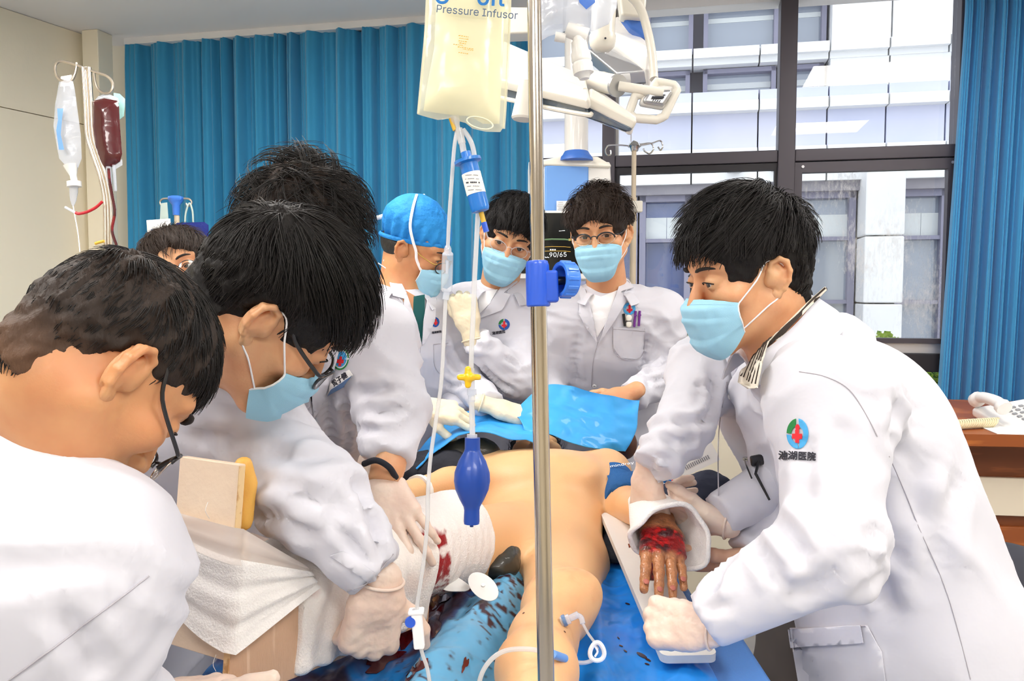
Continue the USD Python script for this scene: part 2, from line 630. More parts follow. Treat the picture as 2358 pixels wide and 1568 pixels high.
# ------------------------------------------------------------------ materials
MATS = {}


def lin(c):
    c = np.asarray(c, float) / 255.0
    return tuple(np.where(c < .04045, c / 12.92, ((c + .055) / 1.055) ** 2.4))


def mat(name, rgb, rough=.5, metal=0.0, bump=None, var=None, spec=.5, sss=0.0, sheen=0.0, coat=0.0, extra=None, tint=False, stretch=(1, 1, 1)):
    """rgb in 0..255 sRGB; bump = (noise scale, strength); var = (noise scale, amount, other colour)"""
    p = {'base_color': lin(rgb), 'roughness': rough, 'metallic': metal, 'specular_ior_level': spec, 'sheen_weight': sheen, 'coat_weight': coat}
    if sss:
        p.update(subsurface_weight=sss, subsurface_scale=.006, subsurface_radius=(1.0, .35, .2))
    p.update(extra or {})
    nodes, links = {'p': ('principled_bsdf', p), 'tc': ('texture_coordinate', {}), 'mp': ('mapping', {'scale': stretch})}, [('tc.object', 'mp.vector')]
    if var:
        nodes['vn'] = ('noise_texture', {'scale': var[0], 'detail': 4.0})
        nodes['vr'] = ('rgb_ramp', {'ramp': [(.35, lin(rgb)), (.35 + .4 * (1.01 - var[1]), lin(var[2]))]})
        links += [('mp.vector', 'vn.vector'), ('vn.fac', 'vr.fac'), ('vr.color', 'p.base_color')]
    if tint:
        nodes['at'] = ('attribute', {'attribute': 'tint'})
        links += [('at.color', 'p.base_color')]
    if bump:
        nodes['bn'] = ('noise_texture', {'scale': bump[0], 'detail': 3.0})
        nodes['bu'] = ('bump', {'strength': bump[1], 'distance': .01})
        links += [('mp.vector', 'bn.vector'), ('bn.fac', 'bu.height'), ('bu.normal', 'p.normal')]
    MATS[name] = usdkit.material(stage, '/World/Looks/' + name, nodes, links, surface='p.BSDF')


def emit(name, rgb, strength):
    MATS[name] = usdkit.material(stage, '/World/Looks/' + name, {'e': ('emission', {'color': lin(rgb), 'strength': strength})}, surface='e.emission')


def pane(name, tint=(255, 255, 255), ior=1.5, rough=0.0, dirt=0.0):
    nodes = {'t': ('transparent_bsdf', {'color': lin(tint)}), 'g': ('glossy_bsdf', {'color': (1, 1, 1), 'roughness': rough}), 'lw': ('layer_weight', {'blend': .5}), 'pw': ('math', {'math_type': 'power', 'value2': 4.0}), 'f': ('math', {'math_type': 'multiply_add', 'value2': .8, 'value3': .025 * (ior - 1) / .5}), 'm': ('mix_closure', {})}
    links = [('lw.facing', 'pw.value1'), ('pw.value', 'f.value1'), ('f.value', 'm.fac'), ('t.BSDF', 'm.closure1'), ('g.BSDF', 'm.closure2')]
    out = 'm.closure'
    if dirt:
        nodes.update(tc=('texture_coordinate', {}), mp=('mapping', {'scale': (1, 1, .35)}), n=('noise_texture', {'scale': 90., 'detail': 6.0, 'roughness': .75}), n2=('noise_texture', {'scale': 4., 'detail': 2.0}),
                     mu=('math', {'math_type': 'multiply'}), r=('rgb_ramp', {'ramp': [(.26, (0, 0, 0)), (.42, (dirt, dirt, dirt))]}), d=('diffuse_bsdf', {'color': (.8, .8, .8)}), m2=('mix_closure', {}))
        links += [('tc.object', 'mp.vector'), ('mp.vector', 'n.vector'), ('tc.object', 'n2.vector'), ('n.fac', 'mu.value1'), ('n2.fac', 'mu.value2'), ('mu.value', 'r.fac'), ('r.color', 'm2.fac'), ('m.closure', 'm2.closure1'), ('d.BSDF', 'm2.closure2')]
        out = 'm2.closure'
    MATS[name] = usdkit.material(stage, '/World/Looks/' + name, nodes, links, surface=out)


mat('wall_paint', (248, 239, 216), .7, bump=(60, .05))
mat('ceiling_paint', (238, 235, 232), .8, bump=(80, .04))
mat('floor_vinyl', (176, 178, 184), .35, bump=(30, .05), var=(6, .3, (160, 162, 170)))
mat('frame_metal', (78, 74, 82), .45, .3)
mat('frame_dark', (40, 38, 44), .5, .2)
mat('sill_silver', (200, 200, 205), .35, .6)
mat('curtain_blue', (42, 142, 188), .75, bump=(700, .15), sheen=.3)
mat('curtain_blue_light', (58, 150, 206), .75, bump=(700, .15), sheen=.3)
pane('window_glass', (250, 252, 253), 1.5)
pane('window_glass_dirty', (246, 248, 249), 1.5, dirt=.5)
mat('facade_white', (236, 236, 234), .55, var=(.6, .3, (228, 228, 228)))
mat('facade_lavender', (196, 200, 222), .35, var=(.5, .4, (208, 208, 224)))
mat('facade_joint', (120, 118, 126), .8)
mat('facade_grey', (150, 146, 152), .6, var=(2, .3, (138, 134, 142)))
mat('facade_frame', (140, 138, 156), .5, .2)
mat('far_glass', (150, 158, 170), .06, 0.0, spec=1.0, bump=(1.2, .12), coat=.8)
mat('far_blue_glass', (88, 100, 140), .06, spec=1.0, bump=(1.2, .12), coat=.6)
mat('far_blind', (226, 230, 228), .7)
mat('paving', (150, 148, 145), .8, bump=(8, .3))
mat('leaf_green', (74, 132, 50), .55, var=(30, .8, (168, 190, 84)), extra={'subsurface_weight': 0.0})
mat('leaf_pale', (128, 140, 112), .55, var=(30, .8, (206, 210, 190)))
emit('panel_light', (255, 250, 244), PANEL_POWER * 2.2)
mat('panel_rim', (235, 235, 235), .5)

mat('coat_white', (214, 214, 223), .82, bump=(26, .10), sheen=.15)
mat('coat_shade', (226, 226, 236), .82, bump=(26, .10))
mat('seam_thread', (186, 182, 190), .9)
mat('button_white', (240, 238, 236), .35, coat=.4)
mat('skin', (226, 172, 128), .48, sss=.18, bump=(320, .05), var=(14, .5, (218, 156, 114)))
mat('skin_deep', (214, 156, 108), .48, sss=.18, bump=(320, .05), var=(14, .5, (206, 142, 98)))
mat('skin_tint', (226, 172, 128), .48, sss=.15, bump=(320, .05), tint=True)
mat('patient_skin', (236, 190, 142), .5, sss=.15, bump=(220, .05), tint=True)
mat('hair_black', (24, 21, 20), .42, spec=.6, bump=(180, .35), stretch=(1, 1, .3))
mat('hair_brown', (44, 34, 28), .42, spec=.6, bump=(180, .35), stretch=(1, 1, .3))
mat('hair_tint', (24, 21, 20), .6, spec=.25, bump=(180, .35), stretch=(1, 1, .3), tint=True)
mat('hair_strand', (24, 20, 19), .5, spec=.3)
mat('hair_strand_brown', (50, 36, 28), .5, spec=.3)
mat('brow_dark', (34, 26, 23), .7)
mat('eye_white', (228, 222, 218), .2, coat=.6)
mat('eye_iris', (38, 24, 18), .15, coat=1.0)
mat('lip', (190, 110, 95), .5)
mat('mask_blue', (160, 212, 236), .85, bump=(900, .12))
mat('mask_white', (244, 246, 248), .8)
mat('loop_white', (248, 248, 250), .8)
mat('glove_latex', (236, 216, 200), .5, sss=.1, bump=(34, .3), coat=.12, var=(12, .5, (230, 204, 188)))
mat('glove_cream', (232, 218, 188), .5, sss=.1, bump=(34, .3), coat=.12)
mat('glove_pinched', (224, 180, 152), .5, sss=.1, bump=(34, .25), coat=.15, var=(10, .5, (210, 160, 132)))
mat('cap_blue', (18, 128, 208), .75, bump=(60, .5), var=(10, .4, (34, 146, 224)))
mat('scrub_green', (14, 84, 84), .85, bump=(40, .2))
mat('shirt_white', (244, 244, 246), .85, bump=(40, .1))
mat('shirt_dark', (42, 42, 52), .85)
mat('shirt_navy', (50, 56, 84), .85)
mat('trouser_grey', (116, 108, 104), .85, bump=(30, .15))
mat('trouser_dark', (46, 48, 58), .85)
mat('shoe_white', (225, 225, 225), .5)
mat('black_plastic', (22, 22, 26), .3, coat=.3)
mat('black_cloth', (30, 32, 42), .9, bump=(50, .3))
mat('navy_cloth', (40, 44, 62), .9, bump=(50, .3))
mat('bag_dark', (52, 50, 42), .5, bump=(30, .3), coat=.3)
mat('brown_leather', (94, 58, 40), .6)
mat('stripe_cream', (232, 224, 208), .85)
mat('stripe_dark', (62, 52, 46), .85)
pane('lens', (252, 253, 253), 1.5)
mat('steel', (206, 196, 182), .16, 1.0)
mat('steel_tube', (206, 196, 182), .3, 1.0)
mat('chrome', (215, 214, 212), .12, 1.0)
mat('gold_metal', (200, 160, 90), .3, .8)
mat('blue_plastic', (40, 92, 214), .35, coat=.3)
mat('blue_plastic_light', (66, 130, 232), .35, coat=.3)
mat('bulb_blue', (14, 66, 160), .38, spec=.5, coat=.2)
mat('filter_blue', (24, 122, 214), .35, coat=.3)
mat('yellow_plastic', (250, 200, 20), .35, coat=.3)
mat('amber_plastic', (222, 178, 60), .4)
mat('red_plastic', (196, 30, 42), .4)
mat('device_white', (238, 236, 232), .4, coat=.3)
mat('device_cream', (240, 236, 224), .4, coat=.3)
mat('device_grey', (196, 196, 196), .4)
mat('device_blue', (110, 160, 226), .45)
mat('device_blue_deep', (66, 116, 204), .45)
mat('smoke_glass', (86, 104, 124), .12, spec=1.0, bump=(40, .2), coat=.8)
mat('silver_paint', (190, 192, 196), .3, .8)
mat('screen_black', (22, 24, 24), .25, coat=.4)
emit('screen_text', (214, 218, 216), 1.2)
emit('screen_green', (120, 150, 110), .7)
emit('screen_amber', (190, 150, 70), .8)
emit('screen_red', (230, 60, 60), .9)
mat('paper_white', (244, 243, 240), .8)
mat('ink_dark', (60, 62, 70), .8)
mat('ink_grey', (150, 150, 156), .8)
mat('ink_blue', (26, 120, 200), .6)
mat('ink_slate', (84, 104, 132), .6)
mat('logo_green', (30, 128, 62), .7)
mat('logo_blue', (70, 166, 224), .7)
mat('logo_deep', (30, 84, 170), .7)
mat('logo_red', (222, 30, 46), .7)
mat('logo_white', (244, 244, 246), .7)
mat('badge_blue', (92, 124, 168), .4)
mat('badge_grey', (118, 118, 124), .4)
mat('purple_plastic', (112, 40, 140), .4)
mat('cuff_blue', (22, 88, 150), .8, bump=(120, .3))
mat('cuff_navy', (18, 36, 120), .8, bump=(120, .3))
mat('strap_green', (188, 206, 200), .7)
mat('drape_blue', (34, 146, 226), .55, bump=(14, .3), var=(5, .6, (56, 166, 238)), coat=.15)
mat('sheet_blue', (10, 126, 232), .42, bump=(12, .45), var=(4, .6, (28, 146, 244)), coat=.35)
mat('sheet_pale', (104, 176, 220), .5, bump=(14, .5), coat=.2, tint=True)
mat('sheet_stained', (30, 120, 190), .4, bump=(14, .6), coat=.25, tint=True)
mat('mattress_blue', (84, 140, 214), .5, bump=(200, .08))
mat('bed_metal', (225, 226, 228), .4)
mat('board_white', (232, 230, 226), .5, bump=(60, .08))
mat('wood_pale', (240, 220, 196), .6, bump=(60, .12), stretch=(1, 1, 1), var=(5, .5, (232, 208, 182)))
mat('wood_grain', (226, 194, 166), .6, bump=(90, .2), stretch=(6, 6, .6), var=(9, .8, (206, 168, 138)))
mat('wood_edge', (200, 154, 104), .7, var=(60, .7, (232, 200, 150)))
mat('gauze_white', (246, 242, 238), .92, bump=(300, .35), sheen=.1, tint=True)
mat('gauze_plain', (246, 243, 240), .92, bump=(300, .35), sheen=.1)
mat('wound_tint', (120, 20, 20), .35, bump=(120, .5), coat=.35, tint=True)
mat('foot_yellow', (238, 186, 96), .5, sss=.2)
mat('blood', (112, 8, 14), .18, coat=.7, var=(20, .6, (70, 4, 10)))
mat('blood_bag', (126, 18, 26), .22, coat=.6, var=(9, .9, (70, 8, 14)))
mat('blood_dark', (52, 26, 30), .2, coat=.5)
mat('desk_wood', (184, 106, 46), .45, stretch=(1, 1, 8), var=(5, .7, (150, 78, 30)))
mat('desk_wood_dark', (150, 82, 38), .5, stretch=(1, 1, 8), var=(5, .7, (120, 62, 26)))
mat('drawer_cream', (240, 228, 206), .5)
mat('phone_white', (238, 236, 234), .35, coat=.3)
mat('phone_key', (150, 152, 156), .4)
mat('cord_cream', (226, 214, 178), .5)
mat('mint_label', (178, 232, 226), .6)
mat('pole_cream', (222, 206, 180), .4)
mat('gown_cover', (214, 200, 184), .9, bump=(60, .2))


def clear_plastic(name, tint, milk, rough=.15, opaque=.35, thru=.35):
    """thin soft plastic: part milky, part see-through, with gloss"""
    nodes = {'t': ('transparent_bsdf', {'color': lin(tint)}), 'd': ('diffuse_bsdf', {'color': lin(milk)}), 'tr': ('translucent_bsdf', {'color': lin(milk)}), 'md': ('mix_closure', {'fac': thru}),
             'm1': ('mix_closure', {'fac': opaque}), 'g': ('glossy_bsdf', {'color': (1, 1, 1), 'roughness': rough}), 'lw': ('layer_weight', {'blend': .5}), 'pw': ('math', {'math_type': 'power', 'value2': 4.0}), 'f': ('math', {'math_type': 'multiply_add', 'value2': .7, 'value3': .025}), 'm2': ('mix_closure', {})}
    links = [('d.BSDF', 'md.closure1'), ('tr.BSDF', 'md.closure2'), ('t.BSDF', 'm1.closure1'), ('md.closure', 'm1.closure2'), ('lw.facing', 'pw.value1'), ('pw.value', 'f.value1'), ('f.value', 'm2.fac'), ('m1.closure', 'm2.closure1'), ('g.BSDF', 'm2.closure2')]
    MATS[name] = usdkit.material(stage, '/World/Looks/' + name, nodes, links, surface='m2.closure')


clear_plastic('clear_bag', (250, 252, 255), (236, 240, 248), .12, .45)
clear_plastic('infusor_film', (255, 254, 244), (254, 252, 236), .15, .45)
clear_plastic('infusor_fluid', (255, 252, 236), (255, 252, 226), .25, .9, .12)
clear_plastic('clear_tube', (252, 252, 252), (240, 240, 240), .1, .55)
clear_plastic('clear_hard', (252, 253, 254), (238, 240, 244), .08, .3)
clear_plastic('gauze_thin', (255, 252, 250), (246, 240, 236), .9, .6)
# ------------------------------------------------------------------ room shell
SLOPE = -.222
WDIR = unit(V(1, SLOPE, 0))                 # along the window wall, to the right
WN = unit(V(SLOPE, -1, 0))                  # out of that wall, into the room
Y_CURT, Y_WIN = 3.624, 3.75                 # the curtain's and the window's distance at x = 0


def on_wall(px, py, y0=Y_WIN, out=0.0):
    """where a pixel's ray meets the plane of the window wall (moved out into the room by out) -> (s, z)"""
    p0 = V(0, y0, 0) + WN * out
    d = RAY(px, py)
    q = CAM + d * ((p0 - CAM) @ WN) / (d @ WN)
    return (q - V(0, y0, 0)) @ WDIR, q[2]


def wall_box(s0, s1, z0, z1, o0, o1, y0=Y_WIN, r=0.0):
    """box in the wall's own axes; o = distance out of the wall towards the camera"""
    R = np.stack([WDIR, -WN, V(0, 0, 1)], 1)
    c = V(0, y0, 0) + WDIR * (s0 + s1) / 2 + WN * (o0 + o1) / 2 + V(0, 0, (z0 + z1) / 2)
    return box(abs(s1 - s0), abs(o1 - o0), abs(z1 - z0), c, R, r)


def at_wall(s, z, o=0.0, y0=Y_WIN):
    return V(0, y0, 0) + WDIR * s + WN * o + V(0, 0, z)


S_L = on_wall(297, 100)[0] - .03
S_R = 3.4
R_A, R_B = V(-2.0, 3.97, 0), V(-2.0, 3.97, 0) + unit(V(-.19, -.46, 0)) * 7.2       # left wall
WL = unit(R_A - R_B)
WLN = V(WL[1], -WL[0], 0)
struct('floor', boxmm((-7, -4, -.06), (4.3, 4.6, 0)), 'floor_vinyl')
struct('ceiling', plate([(-7, -4), (4.3, -4), (4.3, Y_WIN + .1 + SLOPE * 4.3), (-7, Y_WIN + .1 + SLOPE * -7)], .1, (0, 0, CEIL), (1, 0, 0), (0, 1, 0)), 'ceiling_paint')
# left wall, set as three large painted boards with fine joints between them, and a pilaster in the corner
zz = [0, 1.12, 2.27, CEIL]
wl = thing('wall_left', None, None, kind='structure')
for i in range(3):
    a, b = zz[i] + .002, zz[i + 1] - .002
    part(wl, 'wall_board', box(7.2, .05, b - a, (R_A + R_B) / 2 - WLN * .028 + V(0, 0, (a + b) / 2), np.stack([WL, WLN, V(0, 0, 1)], 1)), 'wall_paint', smooth=False)
part(wl, 'wall_core', box(7.2, .05, CEIL, (R_A + R_B) / 2 - WLN * .06 + V(0, 0, CEIL / 2), np.stack([WL, WLN, V(0, 0, 1)], 1)), 'wall_paint', smooth=False)
pc = W(238, 300, 3.9)
struct('trim_1', box(.085, .1, CEIL, V(-1.935, 3.93, CEIL / 2), np.stack([WDIR, -WN, V(0, 0, 1)], 1), 0.004), 'wall_paint')
struct('wall_corner', boxmm((-2.2, 4.14, 0), (-1.80, 4.2, CEIL)), 'wall_paint')
struct('wall_right', boxmm((4.2, -4, 0), (4.3, 3.0, CEIL)), 'wall_paint')
struct('wall_rear', boxmm((-5.4, -4, 0), (4.3, -3.9, CEIL)), 'wall_paint')
# window wall: solid behind the rear curtain, glazed to the right of it, parapet under the sill
S_OPEN = on_wall(1188, 300)[0]
Z_SILL = on_wall(2100, 806)[1]
struct('wall_back', wall_box(S_L - .5, S_OPEN, 0, CEIL, -.16, -.02), 'wall_paint')
struct('wall_parapet', wall_box(S_OPEN, 4.6, 0, on_wall(2100, 905)[1], -.10, 0.0), 'wall_paint')

# ceiling panels
PANEL_SAYS = ['nearest the left wall', 'above the middle of the blue curtain side', 'above the man nearest the camera at left', 'reflected high in the right window pane, nearest the window', 'reflected lower in the right window pane', 'behind the camera on the right', 'behind the camera on the left', 'above the right-hand wall']
for (x, y, sx, sy), says in zip(PANELS, PANEL_SAYS):
    t = thing('ceiling_light', 'flat white ceiling light panel ' + says, 'ceiling light', (x, y, CEIL), group='ceiling light panels')
    R = np.stack([WDIR, -WN, V(0, 0, 1)], 1)
    part(t, 'frame', join(*[box(*d, V(x, y, CEIL - .004) + R @ np.array(c), R) for d, c in (((sx + .03, .015, .012), (0, sy / 2 + .007, 0)), ((sx + .03, .015, .012), (0, -sy / 2 - .007, 0)), ((.015, sy, .012), (sx / 2 + .007, 0, 0)), ((.015, sy, .012), (-sx / 2 - .007, 0, 0)))]), 'panel_rim')
    part(t, 'diffuser', box(sx, sy, .006, (x, y, CEIL - .003), R), 'panel_light')

# ------------------------------------------------------------------ window
win = thing('window_1', None, None, kind='structure')


def wb(name, pxa, pxb, za, zb, o0, o1, m='frame_metal'):
    """member from pixel column pxa to pxb (at height za's pixel row)"""
    return part(win, name, wall_box(pxa, pxb, za, zb, o0, o1, r=.004), m)


zs = lambda px, py: on_wall(px, py)[1]
sx_ = lambda px, py: on_wall(px, py)[0]
Z_T0, Z_T1 = zs(1600, 383), zs(1600, 356)
Z_TOP = CEIL
ZB = Z_SILL
part(win, 'jamb', wall_box(S_OPEN, S_OPEN + .07, zs(2100, 905), Z_TOP, -.05, .05), 'frame_dark')
m1a, m1b = sx_(1390, 330), sx_(1419, 330)
m2a, m2b = sx_(1790, 300), sx_(1829, 300)
m3a = sx_(2193, 360)
for a, b in ((m1a, m1b), (m2a, m2b), (m3a, m3a + .08)):
    wb('mullion', a, b, zs(2100, 905), Z_TOP, -.06, .06)
part(win, 'bead', wall_box(m1b, m1b + .012, Z_T1, Z_TOP, -.01, .03), 'device_grey')
for a, b in ((S_OPEN + .07, m1a), (m1b, m2a), (m2b, m3a)):
    wb('transom', a, b, Z_T0, Z_T1, -.05, .05)
    wb('bottom_rail', a, b, ZB - .085, ZB - .01, -.05, .05, 'frame_dark')
    part(win, 'track', wall_box(a, b, ZB - .012, ZB + .03, -.03, .03), 'sill_silver')
# opening sash in the right-hand bay
zt, zb = Z_T0, ZB + .03
part(win, 'sash_frame', join(wall_box(m2b, m3a, zt - .045, zt - .004, 0, .045), wall_box(m2b, m2b + .03, zb, zt - .045, 0, .045), wall_box(m3a - .025, m3a, zb, zt - .045, 0, .045), wall_box(m2b, m3a, zb, zb + .02, 0, .045)), 'frame_metal')
part(win, 'sash_frame', join(wall_box(m1b, m2a, zt - .03, zt - .002, 0, .04), wall_box(m1b, m1b + .018, zb, zt - .03, 0, .04), wall_box(m2a - .012, m2a, zb, zt - .03, 0, .04)), 'frame_dark')
for q in ((1500, None), (1690, None)):
    pass
for a, b in ((S_OPEN + .07, m1a), (m1b, m2a), (m2b, m3a)):
    part(win, 'pane', wall_box(a, b, Z_T1, Z_TOP, -.004, .0), 'window_glass')
    part(win, 'pane', wall_box(a, b, ZB + .02, Z_T0, -.004, .0), 'window_glass_dirty' if a == m2b else 'window_glass')
    part(win, 'pane', wall_box(a, b, zs(2100, 905), ZB - .085, -.004, .0), 'window_glass')
for px in (1447, 2186):
    c = at_wall(on_wall(px if px > 1500 else 1846, 371)[0], zt - .022, .046)
    part(win, 'screw', rod(c, c + WN * .004, .006, 10), 'sill_silver')


# ------------------------------------------------------------------ curtains
def curtain(name, s_of, z0, z1, n_s, label, m, amp, wav, seed, y0=Y_CURT):
    """pleated cloth hanging from z1 to z0; s_of(u, t) gives the place along the wall of u in 0..1 at height t"""
    rng = np.random.default_rng(seed)
    u = np.linspace(0, 1, n_s)
    nf = int(round(1 / wav))
    w = rng.uniform(.55, 1.5, nf)
    e = np.r_[0, np.cumsum(w)] / w.sum()
    ph = np.interp(u, e, np.arange(nf + 1))
    a_f = rng.uniform(.55, 1.15, nf + 1)
    am = np.interp(ph, np.arange(nf + 1), a_f)
    sharp = np.sin(2 * np.pi * ph + .5 * np.sin(2 * np.pi * ph))
    fine = .14 * np.sin(2 * np.pi * ph * 2.7 + 1.3)
    nz = 26
    P = np.zeros((n_s, nz, 3))
    for k in range(nz):
        t = k / (nz - 1)
        z = z0 + (z1 - z0) * t
        drift = .18 * np.interp(ph, np.arange(nf + 1), rng.uniform(-1, 1, nf + 1) if k == 0 else drift_v)
        if k == 0:
            drift_v = rng.uniform(-1, 1, nf + 1)
        a = amp * am * (.75 + .25 * (1 - t)) * (1 if t < .97 else .8)
        wob = (1 - t) * np.interp(ph, np.arange(nf + 1), drift_v) * 1.2
        o = a * (np.sin(2 * np.pi * ph + wob) + .38 * np.sin(2 * np.pi * ph * 2.27 + 1.1 + 1.6 * wob) + .16 * np.sin(2 * np.pi * ph * 4.9 + 2 * wob))
        s = s_of(u, t)
        P[:, k] = V(0, y0, 0) + WDIR * s[:, None] + WN * o[:, None] + V(0, 0, z)
    t_ = thing(name, label, 'curtain', V(0, y0, 0) + WDIR * s_of(u, 1.0).mean())
    part(t_, 'cloth', sheet(P, .003), m, smooth=70)
    a, b = s_of(V(0.), 1.0), s_of(V(1.), 1.0)
    part(t_, 'hem_band', sheet(np.stack([P[:, 0] + WN * .004, P[:, 1] + WN * .004], 1), .002), m, smooth=70)
    part(t_, 'curtain_rail', wall_box(float(a[0]), float(b[0]), z1, z1 + .03, -.02, .02, y0), 'panel_rim')
    return t_


sc = lambda px, py: on_wall(px, py, Y_CURT)[0]
a0, a1 = sc(297, 300), sc(1226, 300)
curtain('curtain', lambda u, t: a0 + (a1 - a0) * np.atleast_1d(u), .05, CEIL - .03, 520, 'wide teal blue pleated curtain hanging across the back wall behind the staff', 'curtain_blue', .045, 1 / 17, 5)
b0t, b0b, b1 = sc(2222, 0), sc(2158, 900), sc(2620, 400)
curtain('curtain', lambda u, t: (b0b + (b0t - b0b) * min(1, max(t - .33, 0) / .62)) * (1 - np.atleast_1d(u)) + b1 * np.atleast_1d(u), .05, CEIL - .03, 420, 'bright blue gathered curtain at the right edge beside the window and desk', 'curtain_blue_light', .036, 1 / 15, 9)

# ------------------------------------------------------------------ the building across the courtyard
Y_FAC = 14.0
fa = lambda px, py, out=0.0: on_wall(px, py, Y_FAC, out)
fb = lambda s0, s1, z0, z1, o0, o1, r=0.0: wall_box(s0, s1, z0, z1, o0, o1, Y_FAC, r)
zf = lambda py, px=1600: fa(px, py)[1]
sf = lambda px, py=300: fa(px, py)[0]
S0, S1 = sf(1195), sf(2420)
fac = thing('office_building', 'white panelled building with banded windows seen through the window across the courtyard', 'building', V(0, Y_FAC, 0), None)
part(fac, 'wall', fb(S0 - 3, S1 + 4, -1.5, zf(-520), -.9, -.5), 'facade_grey', smooth=False)
joints = [sf(x) for x in (1225, 1410, 1593, 1745, 1903, 2038, 2175, 2330)]


def band(name, za, zb, o0, o1, m, js=joints, gap=.012, a=S0 - 3, b=S1 + 4):
    e = [a] + [j for j in js if a < j < b] + [b]
    for i in range(len(e) - 1):
        part(fac, name, fb(e[i] + gap, e[i + 1] - gap, za, zb, o0, o1), m, smooth=False)


band('ledge_panel', zf(-60), zf(8), -.3, .30, 'facade_white')
band('ledge_panel', zf(143), zf(121), -.3, .22, 'facade_white')
band('ledge_panel', zf(156), zf(143), -.3, .10, 'facade_white')
band('ledge_top', zf(243), zf(219), -.3, .16, 'facade_lavender')
band('ledge_panel', zf(266), zf(243), -.3, .24, 'facade_white')
band('spandrel_panel', zf(347), zf(266), -.3, .02, 'facade_lavender')
band('ledge_panel', zf(425), zf(347), -.3, .12, 'facade_white')
part(fac, 'soffit', fb(S0 - 3, S1 + 4, zf(447), zf(425), -.3, .02), 'facade_grey', smooth=False)
# white wall panels between the upper windows, right of the middle
wp = [sf(1905), sf(2042), sf(2183)]
for i in range(2):
    part(fac, 'wall_panel', fb(wp[i] + .012, wp[i + 1] - .012, zf(121), zf(8), -.3, .16), 'facade_white', smooth=False)
    part(fac, 'wall_panel', fb(wp[i] + .012, wp[i + 1] - .012, zf(219), zf(156), -.3, .08), 'facade_white', smooth=False)
part(fac, 'wall_panel', fb(sf(2330), S1 + 4, zf(219), zf(8), -.3, .1), 'facade_white', smooth=False)


def far_window(xa, xb, za, zb, glass='far_glass', bars=(), strips=(), t=.07):
    w = part(fac, 'window', join(fb(xa, xa + t, za, zb, -.35, -.1), fb(xb - t, xb, za, zb, -.35, -.1), fb(xa, xb, zb - t, zb, -.35, -.1), fb(xa, xb, za, za + t * .6, -.35, -.1), *[fb(xa, xb, b - .03, b + .03, -.35, -.12) for b in bars]), 'facade_frame', smooth=False)
    part(w, 'pane', fb(xa + t, xb - t, za + t * .6, zb - t, -.30, -.27), glass, smooth=False)
    for (p, q, r, s) in strips:
        part(w, 'blind', fb(xa + (xb - xa) * p, xa + (xb - xa) * q, za + (zb - za) * r, za + (zb - za) * s, -.268, -.262), 'far_blind', smooth=False)


for (xa, xb) in ((1218, 1392), (1398, 1478), (1484, 1593), (1617, 1790), (1798, 1900), (2187, 2324)):
    far_window(sf(xa), sf(xb), zf(121), zf(10), strips=((.06, .94, .02, .14), (.06, .94, .68, .78)))
for (xa, xb) in ((1218, 1392), (1398, 1478), (1484, 1587), (1617, 1786), (1798, 1896), (2180, 2324)):
    far_window(sf(xa), sf(xb), zf(219), zf(158), strips=((.06, .94, .30, .52),))
# ground floor: glazing bars, reflecting glass, a white column
zg0, zg1 = zf(800), zf(447)
for (xa, xb) in ((1226, 1348), (1352, 1468), (1472, 1592), (1596, 1790), (1796, 1975), (2070, 2190), (2196, 2330)):
    blue = xb < 1800
    far_window(sf(xa, 450), sf(xb, 450), zg0, zg1, 'far_blue_glass' if blue else 'far_glass', bars=(zf(552), zf(694)), strips=((.05, .52, .72, .86), (.53, .95, .72, .86)), t=.10)
cx = [sf(1978, 500), sf(2066, 500)]
for a, b in ((zf(552) + .01, zf(408)), (zf(696) + .01, zf(552) - .01), (zf(900), zf(696) - .01)):
    part(fac, 'column_cladding', fb(cx[0], cx[1], a, b, -.3, .5, .02), 'facade_white', smooth=False)
for px in (1690, 1790, 2020):
    p = at_wall(sf(px, 400), zf(398), .13, Y_FAC)
    part(fac, 'floodlight', join(box(.22, .14, .10, p + WN * .1, r=.02), rod(p, p + WN * .06, .03, 8)), 'device_grey')
struct('courtyard_ground', boxmm((-9, 4.9, -1.3), (16, 14.6, -1.2)), 'paving')


def shrub(px, py, d, size, n, m, label, seed):
    rng = np.random.default_rng(seed)
    c = W(px, py, d)
    t = thing('shrub', label, 'shrub', V(c[0], c[1], -1.2))
    base = V(c[0], c[1], -1.2)
    stems, leaves = [], []
    lv = np.array([[0, 0, 0], [.35, .5, .08], [0, 1, .0], [-.35, .5, .08]]), np.array([[0, 1, 2], [0, 2, 3]])
    for i in range(12):
        tip = c + rng.normal(0, 1, 3) * V(.42, .42, .3) * size
        stems.append(tube(smooth_path([base, base * .4 + tip * .6 + V(0, 0, -.05), tip], 4), .008, 5))
    for i in range(n):
        q = unit(rng.normal(0, 1, 3)) * rng.uniform(.3, 1.0) ** .5 * V(1, 1, .75) * size
        R = basis(unit(rng.normal(0, 1, 3)), rng.normal(0, 1, 3)) * rng.uniform(.045, .1)
        leaves.append((lv[0] @ R.T + c + q, lv[1]))
    vs = np.vstack([l[0] for l in leaves])
    fs = np.vstack([lv[1] + 4 * i for i in range(n)])
    part(t, 'foliage', trimesh.Trimesh(np.vstack([vs, vs]), np.vstack([fs, fs[:, ::-1] + len(vs)]), process=False), m, smooth=False, kind='stuff')
    part(t, 'stem', join(*stems), 'brown_leather')


shrub(1612, 775, 6.6, .26, 1500, 'leaf_pale', 'pale dusty shrub outside the window left of the masked man at right', 3)
shrub(2010, 830, 7.6, .34, 900, 'leaf_green', 'green shrub outside the window low behind the stooping man', 4)
shrub(2150, 868, 6.0, .30, 1500, 'leaf_green', 'bright green shrub under the sill beside the right-hand curtain', 6)
shrub(1560, 880, 6.0, .22, 700, 'leaf_green', 'small green shrub low outside between the two coated men', 8)
